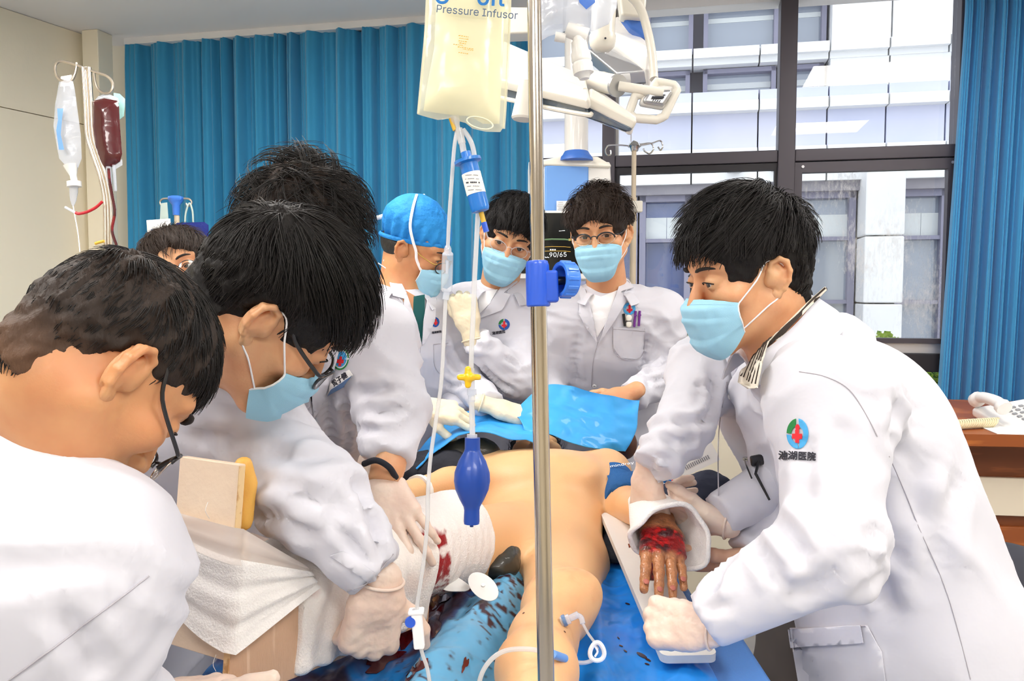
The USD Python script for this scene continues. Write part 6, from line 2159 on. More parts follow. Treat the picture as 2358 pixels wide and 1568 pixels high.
def pillow(poly_px, d, thick, step=10.0, p=.5, edge=40.0, crumple=.0, seed=1, s=14):
    """a filled soft bag: outline in pixels at distance d, swelling by thick towards its middle"""
    poly = sg.Polygon(poly_px)
    v2, f = tri_poly(poly, step)
    ex = poly.exterior
    dist = np.array([ex.distance(sg.Point(q)) for q in v2])
    hgt = thick / 2 * np.clip(dist / edge, 0, 1) ** p
    base = np.array([W(*q, d) for q in v2])
    n = meshkit.fbm(base * s * 3 + seed, 3, seed) - .5
    A = base - FWD * (hgt + crumple * n * (dist > 3))[:, None]
    B = base + FWD * (hgt + crumple * n * (dist > 3) + .0005)[:, None]
    k = len(v2)
    e = np.sort(np.vstack([f[:, [0, 1]], f[:, [1, 2]], f[:, [2, 0]]]), 1)
    u, inv, c = np.unique(e, axis=0, return_inverse=True, return_counts=True)
    bd = np.vstack([f[:, [0, 1]], f[:, [1, 2]], f[:, [2, 0]]])[c[inv.ravel()] == 1]
    side = np.vstack([np.stack([bd[:, 0], bd[:, 1], bd[:, 1] + k], 1), np.stack([bd[:, 0], bd[:, 1] + k, bd[:, 0] + k], 1)])
    m = trimesh.Trimesh(np.vstack([A, B]), np.vstack([f, f[:, ::-1] + k, side]), process=False)
    if m.volume < 0:
        m.faces = m.faces[:, ::-1]
    return m


def PT(pts, d, n=8):
    """a smooth path through pixels (x, y) or (x, y, distance)"""
    return smooth_path([W(q[0], q[1], q[2] if len(q) > 2 else d) for q in pts], n)


# --- the infusion stand in the foreground
D0 = .93
ivp = thing('infusion_stand', 'polished steel infusion pole with blue clamp in the foreground', 'infusion stand', V(W(1250, 1500, D0)[0], W(1250, 1500, D0)[1], 0))
p_top, p_clamp, p_bot = W(1228, -160, D0), W(1239, 660, D0), W(1258, 1600, D0)
dirp = unit(p_bot - p_clamp)
floor_pt = p_clamp + dirp * (p_clamp[2] - .06) / -dirp[2]
part(ivp, 'upper_pole', rod(p_top, p_clamp, .0080, 20), 'steel')
part(ivp, 'lower_pole', rod(p_clamp, floor_pt, .0094, 20), 'steel')
for k in range(5):
    a = math.radians(18 + 72 * k)
    e = floor_pt * V(1, 1, 0) + V(.26 * math.cos(a), .26 * math.sin(a), .07)
    part(ivp, 'base_leg', tube([floor_pt + V(0, 0, .03), floor_pt * .4 + e * .6 + V(0, 0, .02), e], [.016, .013, .010], 10), 'steel')
    part(ivp, 'castor', put(lathe([(.001, -.009), (.024, -.009), (.026, 0), (.024, .009), (.001, .009)], 14), basis(V(-math.sin(a), math.cos(a), 0)), e - V(0, 0, .043)), 'black_plastic')
for i in (-1, 1):
    part(ivp, 'hook', tube(smooth_path([p_top, p_top + V(i * .05, 0, .03), p_top + V(i * .11, 0, .015), p_top + V(i * .125, 0, -.015), p_top + V(i * .11, 0, -.02)], 6), .003, 8), 'steel')
ct_, cb_ = W(1237, 600, D0), W(1240, 706, D0)
ax_ = unit(cb_ - ct_)
L_ = np.linalg.norm(cb_ - ct_)
cl_ = part(ivp, 'clamp_body', lathe_at(ct_, cb_, [(.010, 0), (.0118, .015), (.0132, .10), (.0136, .5), (.0136, .97), (.0122, 1.0), (.009, 1.0)], 28), 'blue_plastic')
kx = unit(RIGHT * .80 - FWD * .60)                 # the knob's axis, out to the right and towards us
c_k = W(1268, 652, D0)
part(ivp, 'clamp_block', box(.016, .020, .036, W(1269, 660, D0), basis(-ax_, RIGHT), .003), 'blue_plastic', smooth=40)
part(ivp, 'clamp_screw', rod(W(1262, 648, D0), W(1300, 646, D0 + .004), .0048, 14), 'black_plastic')
kx = unit(RIGHT * .86 + FWD * .42)
k0 = W(1287, 643, D0 - .002)
prof = [(.0150, 0), (.0198, .0), (.0204, .002), (.0204, .012), (.0196, .017), (.016, .0195), (.0001, .0200), ]
kb = lathe([(.0145, .014), (.0150, .001), (.0160, 0), (.0196, 0), (.0202, .002), (.0206, .011), (.0196, .017), (.0150, .0200), (.0001, .0205)], 40, basis(kx), k0)
part(ivp, 'knob', kb, 'blue_plastic_light', smooth=35)
part(ivp, 'knob_core', lathe([(.0001, .0135), (.0148, .0138), (.0148, .0145), (.0001, .0145)], 24, basis(kx), k0), 'blue_plastic')
Rk = basis(kx)
for k in range(12):
    a = 2 * math.pi * k / 12
    c = k0 + Rk @ V(.0200 * math.cos(a), .0200 * math.sin(a), .0085)
    part(ivp, 'knob_rib', box(.0030, .0046, .0135, c, Rk @ np.array([[math.cos(a), -math.sin(a), 0], [math.sin(a), math.cos(a), 0], [0, 0, 1]]), .001), 'blue_plastic_light')

# --- pressure infusor bag with its tubing
BD = .985
bag_px = [(990, -60), (1180, -60), (1176, 20), (1170, 110), (1166, 200), (1161, 290), (1152, 304), (1118, 303), (1088, 296), (1072, 283), (1050, 277), (1033, 273), (1008, 276), (985, 270), (961, 263), (963, 240), (972, 170), (981, 60)]
inf = thing('pressure_infusor', 'large translucent yellowish pressure infusor bag hanging from the foreground pole', 'infusion bag', W(1070, 100, BD))
part(inf, 'outer_sleeve', pillow(bag_px, BD, .040, 10, .55, 46, .003, 3), 'infusor_film', smooth=60)
in_px = [(1006, -60), (1166, -60), (1163, 40), (1157, 150), (1152, 240), (1150, 285), (1112, 285), (1085, 268), (1060, 266), (1020, 262), (975, 255), (985, 190), (1000, 110), (1004, 20)]
part(inf, 'fluid_bag', pillow(in_px, BD, .030, 12, .6, 44, .002, 5), 'infusor_fluid', smooth=60)
part(inf, 'welded_seam', tube(PT([(985, -50), (980, 70), (971, 175), (963, 262)], BD - .001), .0016, 8), 'infusor_film')
part(inf, 'welded_seam', tube(PT([(1176, -50), (1171, 110), (1164, 240), (1160, 296)], BD - .001), .0016, 8), 'infusor_film')
part(inf, 'window_fold', tube(np.array([W(1105 + 30 * math.cos(t) * (1 if abs(math.cos(t)) > .3 else 1), 283 + 13 * math.sin(t) + .22 * 30 * math.cos(t), BD - .014) for t in np.linspace(0, 2 * np.pi, 25)[:-1]]), .0009, 6, closed=True), 'infusor_fluid')
u_t = unit(W(1142, 33, BD) - W(1002, 26, BD))
fz = -FWD * .0245


def bag_text(q0, q1, txt, hgt, mt, cjk=False, off=.0240, name='printed_text', bold=False):
    a, b = W(*q0, BD - off), W(*q1, BD - off)
    u = unit(b - a)
    v_ = np.cross(-FWD, u)
    part(inf, name, text_at(txt, hgt, a, u, v_, .0004, cjk, bold), mt, smooth=False)


bag_text((1003, 28), (1143, 40), 'Pressure Infusor', .0088, 'ink_slate')
bag_text((1096, 10), (1156, 13), 'oft', .0185, 'ink_blue', bold=True)
bag_text((998, 8), (1010, 8), 'C', .0185, 'ink_blue', bold=True)
rng = np.random.default_rng(5)
for k, (x0, y0, w) in enumerate([(1056, 82, 24), (1058, 88, 16), (1056, 94, 14), (1058, 99, 16), (1044, 102, 20), (1054, 108, 34), (1066, 113, 22), (1056, 121, 20)]):
    p = []
    x = x0
    while x < x0 + w:
        l = rng.uniform(1.5, 5)
        p.append(box(l * BD / 1900, .0008, .0003, W(x + l / 2, y0 + (x - x0) * .15, BD - .0235), np.stack([RIGHT, FWD, UP], 1) @ np.array([[1, 0, 0], [0, 0, 1], [0, 1, 0]])))
        x += l + 1.6
    part(inf, 'printed_line', join(*p), 'amber_plastic', smooth=False)
part(inf, 'port', lathe_at(W(1046, 268, BD), W(1056, 302, BD), [(.006, 0), (.0055, .3), (.0035, .6), (.003, 1)], 14), 'yellow_plastic' if False else 'clear_tube')
part(inf, 'port', rod(W(1038, 272, BD), W(1048, 300, BD), .0028, 10), 'amber_plastic')
part(inf, 'inlet', join(rod(W(1056, 296, BD), W(1064, 330, BD), .0046, 12), rod(W(1062, 318, BD), W(1068, 352, BD - .002), .0038, 12)), 'clear_tube')

dl = thing('drip_line', 'clear infusion tube with drip chamber and roller clamp hanging left of the pole', 'tube', W(1000, 900, BD))
part(dl, 'tubing', tube(PT([(1053, 296), (1046, 340), (1040, 420), (1034, 510), (1031, 572)], BD), .0024, 10), 'clear_tube')
part(dl, 'drip_cap', lathe_at(W(1031, 566, BD), W(1031, 588, BD), [(.003, 0), (.0045, .3), (.0045, .6), (.0066, .8), (.0068, 1)], 16), 'clear_bag')
part(dl, 'drip_chamber', lathe_at(W(1031, 586, BD), W(1028, 672, BD), [(.0060, 0), (.0068, .05), (.0069, .5), (.0068, .95), (.0050, 1)], 20), 'clear_hard')
part(dl, 'drip_filter', join(rod(W(1030, 600, BD), W(1029, 630, BD), .0016, 8), rod(W(1029, 668, BD), W(1026, 690, BD), .0040, 12)), 'clear_bag')
part(dl, 'tubing', tube(PT([(1026, 688, .985), (1022, 780, .985), (1016, 880, .983), (1005, 960, .978), (992, 1050, .97), (986, 1120, .965), (984, 1200, .965), (976, 1290, .97), (964, 1370, .975), (958, 1412, .98)], .98), .0024, 10), 'clear_tube')
rc = W(958, 1402, .98), W(966, 1492, .985)
axr = unit(rc[1] - rc[0])
part(dl, 'roller_clamp', join(beam(rc[0], rc[1], .0125, .011, .002), beam(rc[0], rc[0] + axr * .006, .0185, .013, .002)), 'loop_white')
part(dl, 'roller_wheel', put(lathe([(.0001, -.0028), (.0062, -.0028), (.0068, 0), (.0062, .0028), (.0001, .0028)], 16), basis(FWD), W(945, 1432, .978)), 'blue_plastic')
part(dl, 'tubing', tube(PT([(968, 1488, .985), (974, 1510, .985), (984, 1540, .985), (994, 1600, .985)], .985), .0024, 10), 'clear_tube')

pl_ = thing('pump_line', 'thick clear tube with blue filter and yellow stopcock above the rubber bulb', 'tube', W(1090, 700, BD))
part(pl_, 'tubing', tube(PT([(1066, 298), (1080, 318), (1090, 345), (1097, 400), (1101, 470), (1098, 540), (1093, 640), (1089, 740), (1086, 800), (1085, 858)], BD), .0030, 10), 'clear_tube')
f0, f1 = W(1072, 350, BD - .012), W(1107, 486, BD - .012)
part(pl_, 'filter_body', lathe_at(f0, f1, [(.0058, 0), (.0062, .10), (.0160, .125), (.0162, .175), (.0110, .20), (.0108, .27), (.0112, .95), (.0100, 1.0), (.003, 1.02)], 28), 'filter_blue')
part(pl_, 'filter_label', lathe_at(f0, f1, [(.01135, .36), (.01145, .365), (.0115, .71), (.0114, .715)], 28), 'paper_white')
rf = basis(f1 - f0)
for k in range(5):
    t = .42 + k * .062
    c = f0 + (f1 - f0) * t
    a0 = -2.2 + .1 * (k % 2)
    q = []
    for j in range(9):
        d_ = unit(-FWD * math.cos(-.75 + j * .17) + RIGHT * math.sin(-.75 + j * .17))
        if (j * 7 + k * 3) % 5:
            q.append(box(.0016, .0004, .0007 if k != 2 else .0015, c + d_ * .0117, np.stack([unit(np.cross(f1 - f0, d_)), d_, unit(f1 - f0)], 1)))
    part(pl_, 'label_print', join(*q), 'ink_grey' if k != 2 else 'ink_dark', smooth=False)
part(pl_, 'filter_tail', join(rod(f1, W(1119, 530, BD - .012), .0030, 10)), 'amber_plastic')
part(pl_, 'filter_tip', rod(W(1114, 512, BD - .012), W(1120, 534, BD - .012), .0034, 10), 'blue_plastic')
sc0 = W(1084, 868, BD)
part(pl_, 'stopcock_body', join(rod(W(1085, 848, BD), W(1086, 925, BD), .0040, 12), rod(sc0, W(1108, 868, BD), .0036, 12), rod(W(1086, 896, BD), W(1086, 910, BD), .0056, 12)), 'clear_bag')
S = SDF()
for a in (90, 180, 270):
    e = sc0 + (RIGHT * math.cos(math.radians(a)) + UP * math.sin(math.radians(a))) * .0095 - FWD * .006
    S.cone(sc0 - FWD * .006 - RIGHT * .003, e - RIGHT * .003, .0042, .0038, .002)
S.cone(sc0 - FWD * .008, sc0 + FWD * .004, .0052, .0052, .003)
S.cone(sc0 - FWD * .005, sc0 - FWD * .005 + RIGHT * .009, .0036, .0036, .002)
part(pl_, 'stopcock_tap', S.mesh(.0013), 'yellow_plastic')
part(pl_, 'tubing', tube(PT([(1086, 922), (1087, 960), (1088, 1006)], BD), .0034, 10), 'clear_tube')
part(pl_, 'end_cap', rod(W(1087, 1000, BD), W(1087, 1012, BD), .0062, 14), 'clear_bag')
bu = thing('rubber_bulb', 'dark blue rubber squeeze bulb hanging in front of the patient', 'bulb', W(1087, 1100, BD))
part(bu, 'bulb', lathe_at(W(1088, 1008, BD), W(1086, 1206, BD), [(.0001, 0), (.0090, .0), (.0092, .13), (.0100, .16), (.0165, .27), (.0210, .40), (.0217, .50), (.0200, .60), (.0150, .71), (.0100, .80), (.0092, .84), (.0095, .97), (.0090, 1.0), (.0001, 1.0)], 40), 'bulb_blue', smooth=50)
part(bu, 'valve_tip', rod(W(1086, 1204, BD), W(1086, 1213, BD), .0022, 10), 'bulb_blue')

# --- second bag at the top, clear, with white spike and chamber
D2 = 1.02
cb2 = thing('infusion_bag', 'clear crumpled infusion bag at the top behind the pole with white connectors', 'infusion bag', W(1330, 40, D2))
part(cb2, 'bag', pillow([(1246, -50), (1425, -50), (1420, 18), (1402, 55), (1365, 72), (1300, 72), (1262, 84), (1236, 100), (1240, 60)], D2, .035, 8, .55, 40, .010, 9, 22), 'clear_bag', smooth=60)
part(cb2, 'inner_print', decal(pillow([(1320, -40), (1370, -40), (1375, 10), (1350, 28), (1330, 8)], D2 - .019, .004, 8), [(1326, -30), (1366, -30), (1370, 6), (1350, 22), (1334, 6)], .0004, .0004), 'device_blue_deep')
part(cb2, 'port', join(rod(W(1305, 66, D2), W(1352, 84, D2), .010, 16), rod(W(1330, 60, D2), W(1335, 100, D2), .0085, 16), rod(W(1278, 84, D2), W(1302, 88, D2), .006, 12)), 'device_white')
part(cb2, 'spike', lathe_at(W(1333, 96, D2), W(1346, 182, D2), [(.0095, 0), (.0105, .25), (.012, .3), (.0125, .5), (.0112, .55), (.0128, .62), (.0125, .85), (.0085, .9), (.006, 1)], 20), 'device_white')

# --- left-hand stand with fluid bag and blood unit
D3 = 2.55
ls = thing('infusion_stand', 'bundled steel tube stand with wire hooks by the left wall holding blood and fluid', 'infusion stand', V(W(255, 900, D3)[0], W(255, 900, D3)[1], 0))
for k, (o, r) in enumerate([(-7, .0062), (0, .0072), (7, .0062)]):
    P = PT([(198 + o, 155), (203 + o, 230), (207 + o, 310), (218 + o, 350), (238 + o, 410), (248 + o, 470), (250 + o, 580), (252 + o, 800)], D3 + .006 * (k % 2))
    P = np.vstack([P, [P[-1] * V(1, 1, 0) + V(0, 0, .05)]])
    part(ls, 'pole_tube', tube(P, r, 12), 'steel_tube')
part(ls, 'base', lathe([(.001, 0), (.22, 0), (.22, .02), (.05, .05), (.02, .06), (.001, .06)], 28, None, V(W(255, 900, D3)[0], W(255, 900, D3)[1], 0)), 'steel_tube')
part(ls, 'wire_hook', tube(PT([(198, 158), (170, 148), (140, 141), (128, 150), (128, 168), (136, 182), (152, 188), (164, 186), (172, 172), (176, 155), (176, 144)], D3, 6), .0042, 8), 'steel_tube')
part(ls, 'wire_hook', tube(PT([(198, 158), (218, 166), (244, 174), (256, 185), (260, 200), (254, 212), (240, 215), (226, 206), (219, 190), (216, 168)], D3, 6), .0042, 8), 'steel_tube')
fbg = thing('infusion_bag', 'clear crumpled fluid bag hanging from the left hook beside the blood unit', 'infusion bag', W(155, 280, D3))
part(fbg, 'bag', pillow([(136, 188), (166, 178), (172, 205), (178, 250), (186, 310), (188, 365), (180, 386), (150, 380), (136, 365), (128, 320), (123, 290), (127, 240)], D3, .04, 5, .6, 30, .020, 7, 9), 'clear_bag', smooth=60)
part(fbg, 'blue_print', decal(pillow([(130, 250), (160, 250), (160, 350), (132, 350)], D3 - .034, .004, 8), [(132, 250), (146, 250), (143, 275), (140, 310), (148, 345), (136, 345), (130, 300), (134, 276)], .0005, .0005), 'device_blue')
part(fbg, 'hanger_tab', pillow([(140, 176), (165, 172), (168, 196), (138, 200)], D3, .006, 6), 'device_white')
part(fbg, 'neck', lathe_at(W(163, 380, D3), W(172, 420, D3), [(.022, 0), (.016, .3), (.010, .6), (.010, 1)], 16), 'device_white')
part(fbg, 'spike_flange', rod(W(170, 418, D3), W(171, 430, D3), .021, 18), 'device_white')
part(fbg, 'drip_chamber', lathe_at(W(170, 430, D3), W(168, 474, D3), [(.012, 0), (.012, .3), (.009, .7), (.003, 1)], 14), 'clear_bag')
part(fbg, 'tubing', tube(PT([(168, 472), (173, 500), (180, 540), (184, 580)], D3), .0018, 6), 'loop_white')
bb = thing('blood_bag', 'dark red blood unit hanging from the right hook of the left stand', 'blood bag', W(245, 300, D3))
part(bb, 'bag', pillow([(214, 232), (240, 226), (270, 232), (274, 245), (276, 290), (281, 355), (276, 372), (258, 384), (240, 388), (230, 375), (218, 340), (212, 290)], D3, .038, 5, .6, 30, .004, 4, 9), 'blood_bag', smooth=60)
part(bb, 'bag_film', pillow([(210, 240), (226, 222), (246, 214), (272, 226), (275, 236), (270, 240), (240, 232), (216, 240)], D3 + .002, .012, 5), 'clear_bag', smooth=60)
part(bb, 'bag_film', pillow([(256, 384), (281, 366), (282, 380), (262, 392)], D3 + .002, .008, 5), 'clear_bag')
part(bb, 'paper_tag', sheet(np.array([[W(262, 214, D3 + .03), W(276, 216, D3 + .03), W(288, 228, D3 + .03)], [W(262, 244, D3 + .03), W(274, 245, D3 + .03), W(287, 245, D3 + .03)], [W(274, 262, D3 + .03), W(276, 275, D3 + .03), W(285, 268, D3 + .03)]]), .002), 'mint_label')
part(bb, 'port', join(rod(W(250, 384, D3), W(252, 424, D3), .008, 10), rod(W(262, 380, D3), W(266, 440, D3), .005, 10)), 'clear_bag')
part(bb, 'blood_tube', tube(PT([(250, 388, 2.53), (252, 415, 2.53), (258, 450, 2.53), (264, 490, 2.53), (258, 530, 2.53), (268, 565, 2.53)], D3), .0045, 8), 'blood_bag')
part(bb, 'blood_tube', tube(PT([(236, 464), (220, 478), (200, 488), (182, 492), (174, 490)], D3 - .03), .0045, 8), 'red_plastic')
part(bb, 'tube_end', rod(W(174, 490, D3 - .03), W(150, 477, D3 - .03), .004, 8), 'clear_bag')
part(bb, 'blood_tube', tube(PT([(240, 555), (228, 558), (219, 561)], D3 - .03), .0045, 8), 'amber_plastic')

# --- small stand with tag card and blue pouch in front of the curtain
D4 = 3.0
ss = thing('infusion_stand', 'slim cream stand with a blue plastic head in front of the curtain', 'infusion stand', V(W(407, 800, D4)[0], W(407, 800, D4)[1], 0))
a = W(407, 490, D4)
part(ss, 'pole', rod(a, a * V(1, 1, 0) + V(0, 0, .03), .0095, 14), 'pole_cream')
part(ss, 'base', lathe([(.001, 0), (.2, 0), (.2, .02), (.03, .05), (.001, .05)], 24, None, a * V(1, 1, 0)), 'pole_cream')
part(ss, 'head', join(lathe_at(W(405, 452, D4), W(406, 496, D4), [(.020, 0), (.026, .12), (.024, .28), (.014, .45), (.012, 1)], 18), box(.050, .03, .016, W(405, 457, D4), None, .004)), 'blue_plastic_light')
for i in (-1, 1):
    part(ss, 'hook', tube(PT([(405 + i * 18, 457), (405 + i * 30, 458), (405 + i * 36, 464), (405 + i * 34, 472), (405 + i * 27, 474), (405 + i * 24, 468)], D4, 5), .0035, 8), 'steel_tube')
cd = thing('tag_card', 'white hanging tag card with a blue stripe on the slim cream stand', 'card', W(368, 545, D4 - .03))
part(cd, 'strap', pillow([(370, 468), (385, 466), (388, 505), (368, 506)], D4 - .02, .006, 6), 'strap_green')
part(cd, 'card', pillow([(337, 507), (392, 503), (399, 590), (344, 596)], D4 - .03, .014, 8, .3, 12), 'paper_white')
u = unit(W(392, 503, D4) - W(337, 507, D4))
cf = lambda x, y: W(x, y, D4 - .040)
part(cd, 'stripe', plate([(0, 0), (.050, 0), (.050, .016), (0, .016)], .001, cf(342, 553), u, np.cross(-FWD, u)), 'cuff_navy')
part(cd, 'print_mark', join(lathe([(.001, 0), (.006, 0), (.006, .001), (.001, .001)], 12, basis(-FWD), cf(351, 531)), *[box(.010, .001, .003, cf(349 + 8 * k, 562 + k)) for k in range(2)]), 'ink_slate')
pc_ = thing('pouch', 'dark blue hanging pouch with white label on the slim cream stand', 'pouch', W(442, 548, D4 - .02))
part(pc_, 'pouch', pillow([(400, 520), (408, 513), (470, 511), (480, 518), (482, 600), (415, 604), (404, 560)], D4 - .02, .03, 8, .4, 16), 'cuff_navy', smooth=60)
part(pc_, 'strap', tube(PT([(426, 512), (428, 490), (436, 468), (443, 485), (445, 512)], D4 - .02, 6), .0035, 8), 'strap_green')
part(pc_, 'label', box(.078, .001, .016, W(441, 566, D4 - .0385), None), 'paper_white')
part(pc_, 'label', join(lathe([(.001, 0), (.008, 0), (.008, .001), (.001, .001)], 16, basis(-FWD), W(437, 550, D4 - .0385))), 'paper_white')

# --- surgical light on its arms
D5 = 2.25
sl_ = thing('surgical_light', 'white surgical light with dark glass panels and control handle under the ceiling', 'surgical light', W(1390, 150, D5))


def petal(q, name='petal'):
    """q: four pixel corners of the top outline and the two of the lower lip, with distances"""
    (a, b, c, d_) = [W(*x) for x in q[:4]]
    P = np.array([[a, b], [d_, c]])
    return P


def slab(quad, down, th):
    """a thick plate from four corners, extruded along down"""
    q = np.array([W(*c) for c in quad])
    n = unit(np.cross(q[1] - q[0], q[3] - q[0]))
    n = n if n @ np.asarray(down, float) > 0 else -n
    s = m3.Manifold.sphere(.008, 10)
    return m3.Manifold.batch_hull([s.translate(list(map(float, p))) for p in q] + [s.translate(list(map(float, p + n * th))) for p in q])


h1 = slab([(1150, 98, 2.42), (1340, 180, 2.15), (1352, 232, 1.98), (1150, 185, 2.20)], (0, .2, -1), .012)
part(sl_, 'petal_housing', h1, 'device_cream', smooth=40)
part(sl_, 'glass_panel', slab([(1150, 178, 2.24), (1345, 232, 2.02), (1352, 262, 2.02), (1150, 222, 2.24)], (0, 0, -1), .004), 'smoke_glass', smooth=40)
part(sl_, 'glass_rim', tube(PT([(1150, 225, 2.22), (1250, 246, 2.10), (1348, 264, 2.0), (1362, 262, 2.0)], 2.1, 5), .006, 8), 'device_cream')
part(sl_, 'petal_ridge', tube(PT([(1150, 150, 2.30), (1250, 175, 2.16), (1346, 210, 2.04)], 2.1, 5), .009, 10), 'device_cream')
h2 = slab([(1362, 212, 2.06), (1440, 262, 2.02), (1458, 280, 1.98), (1360, 230, 2.0)], (0, .1, -1), .010)
part(sl_, 'petal_housing', h2, 'device_cream', smooth=40)
part(sl_, 'glass_panel', slab([(1352, 238, 2.02), (1450, 292, 1.99), (1446, 296, 2.02), (1345, 258, 2.06)], (0, 0, -1), .004), 'smoke_glass', smooth=40)
h3 = slab([(1355, 205, 2.2), (1372, 210, 2.2), (1458, 274, 2.0), (1452, 294, 2.0)], (0, .5, -1), .010)
part(sl_, 'petal_edge', h3, 'device_white', smooth=40)
part(sl_, 'sterile_handle', lathe_at(W(1212, 188, 2.1), W(1204, 276, 2.1), [(.018, 0), (.024, .5), (.030, .95), (.026, 1.0), (.001, 1.0)], 24), 'device_cream')
part(sl_, 'hub', rod(W(1352, 182, 2.2), W(1422, 197, 2.12), .026, 24), 'device_cream')
part(sl_, 'hub_ring', rod(W(1385, 189, 2.17), W(1388, 190, 2.166), .0275, 24), 'device_grey')
part(sl_, 'hub_cap', rod(W(1419, 197, 2.125), W(1424, 198, 2.118), .0285, 24), 'silver_paint')
part(sl_, 'yoke_bar', rod(W(1425, 198, 2.12), W(1528, 214, 2.1), .0125, 16), 'device_cream')
part(sl_, 'joint_cap', rod(W(1430, 186, 2.25), W(1450, 184, 2.25), .018, 18), 'device_grey')
part(sl_, 'curved_arm', tube(PT([(1420, -30, 2.3), (1450, -10, 2.3), (1475, 20, 2.3), (1492, 75, 2.28), (1502, 130, 2.26), (1506, 182, 2.25)], 2.3), .0165, 14, flat=.7, up=RIGHT), 'device_cream', smooth=60)
part(sl_, 'upper_joint', slab([(1425, -20, 2.4), (1478, 0, 2.4), (1474, 48, 2.4), (1432, 44, 2.4)], (0, -1, 0), .04), 'device_cream', smooth=40)
part(sl_, 'blue_collar', slab([(1434, 46, 2.42), (1474, 46, 2.42), (1480, 90, 2.42), (1452, 70, 2.42)], (0, -1, 0), .03), 'device_blue_deep', smooth=40)
part(sl_, 'arm_housing', slab([(1372, 60, 2.55), (1422, 45, 2.55), (1494, 110, 2.35), (1490, 160, 2.35)], (.2, 1, -.2), .05), 'device_white', smooth=40)
part(sl_, 'arm_underside', slab([(1362, 118, 2.5), (1392, 116, 2.5), (1488, 164, 2.36), (1424, 170, 2.4)], (.2, 1, .2), .03), 'silver_paint', smooth=40)
part(sl_, 'pivot_housing', lathe_at(W(1392, -20, 2.28), W(1386, 120, 2.28), [(.034, 0), (.034, .7), (.037, .74), (.037, .82), (.034, .9), (.022, .98), (.001, 1.0)], 26), 'device_cream')
part(sl_, 'pivot_screw', rod(W(1394, 88, 2.24), W(1394, 88, 2.235), .003, 8), 'ink_dark')
# control handle: a rounded frame with a small panel of buttons
cpt = [(1512, 188), (1552, 196), (1559, 206), (1530, 268), (1512, 276), (1462, 272), (1448, 262), (1462, 222), (1500, 210)]
part(sl_, 'control_frame', tube(np.array([W(x, y, 2.12) for x, y in np.vstack([smooth_path(np.array(cpt[i:i + 1] + [cpt[(i + 1) % len(cpt)]], float), 4)[:-1] for i in range(len(cpt))])]), .0115, 12, closed=True), 'device_cream')
part(sl_, 'control_panel', slab([(1492, 208, 2.12), (1546, 200, 2.12), (1524, 244, 2.12), (1480, 236, 2.12)], (0, 1, 0), .012), 'device_white', smooth=40)
part(sl_, 'control_face', slab([(1497, 216, 2.108), (1540, 214, 2.108), (1524, 238, 2.108), (1488, 232, 2.108)], (0, 1, 0), .001), 'silver_paint', smooth=40)
part(sl_, 'display', box(.030, .002, .005, W(1515, 224, 2.094), None), 'ink_dark')
part(sl_, 'display', box(.010, .002, .003, W(1528, 219, 2.094), None), 'ink_dark')
for k in range(4):
    part(sl_, 'push_button', rod(W(1505 + 5 * k, 230 + .6 * k, 2.097), W(1505 + 5 * k, 230 + .6 * k, 2.092), .0016, 8), 'ink_dark')
part(sl_, 'cross_arm', slab([(1120, 22, 2.6), (1240, 24, 2.6), (1240, 72, 2.6), (1120, 76, 2.6)], (0, 1, 0), .06), 'device_cream', smooth=40)
tp = W(1392, -20, 2.28)
part(sl_, 'ceiling_tube', rod(tp, V(tp[0], tp[1], CEIL), .03, 20), 'device_cream')
tq = W(1130, 48, 2.6)
part(sl_, 'ceiling_tube', rod(V(tq[0] - .05, tq[1], CEIL), V(tq[0] - .05, tq[1], tq[2]), .03, 20), 'device_cream')

# --- ceiling column with cabinet and patient monitor
D6 = 3.05
col_ = thing('ceiling_pendant', 'white ceiling column carrying a blue-fronted cabinet behind the glasses man', 'medical pendant', W(1325, 300, D6))
ctop = W(1327, 200, D6)
part(col_, 'column', rod(V(ctop[0], ctop[1], CEIL), W(1327, 358, D6), .044, 28), 'device_white')
part(col_, 'sleeve', rod(V(ctop[0], ctop[1], CEIL), W(1327, 92, D6), .050, 28), 'silver_paint')
part(col_, 'collar', lathe_at(W(1327, 349, D6), W(1327, 372, D6), [(.030, 0), (.045, .05), (.050, .3), (.056, .5), (.062, .7), (.064, 1)], 28), 'device_blue_deep')
cw = lambda x0, x1, y0, y1, d, dep: boxmm(W(x0, y1, d), W(x1, y0, d) + V(0, dep, 0), .006)
part(col_, 'cabinet', slab([(1222, 376, D6), (1400, 378, D6), (1406, 496, D6), (1222, 498, D6)], (0, 1, 0), .16), 'device_white', smooth=40)
part(col_, 'cabinet_lid', slab([(1232, 376, D6 - .012), (1300, 364, D6 - .012), (1375, 366, D6 - .012), (1402, 382, D6 - .012)], (0, 1, 0), .19), 'device_cream', smooth=40)
part(col_, 'front_panel', slab([(1259, 386, D6 - .006), (1350, 383, D6 - .006), (1350, 484, D6 - .006), (1259, 484, D6 - .006)], (0, -1, 0), .002), 'device_blue', smooth=40)
part(col_, 'inspection_label', box(.046, .001, .036, W(1296, 474, D6 - .022), np.stack([RIGHT, V(0, 1, 0), V(0, 0, 1)], 1)), 'paper_white')
part(col_, 'label_print', join(*[box(.018 + .004 * (k % 3), .001, .0015, W(1291, 466 + 4.2 * k, D6 - .0235)) for k in range(5)], box(.012, .001, .012, W(1306, 476, D6 - .0235))), 'ink_grey')
mo = thing('patient_monitor', 'black patient monitor screen showing 90/65 behind the blue pole clamp', 'monitor', W(1290, 560, D6 - .1))
DM = D6 - .10
part(mo, 'housing', slab([(1172, 490, DM + .012), (1378, 490, DM + .012), (1378, 640, DM + .012), (1172, 640, DM + .012)], (0, 1, 0), .05), 'device_white', smooth=40)
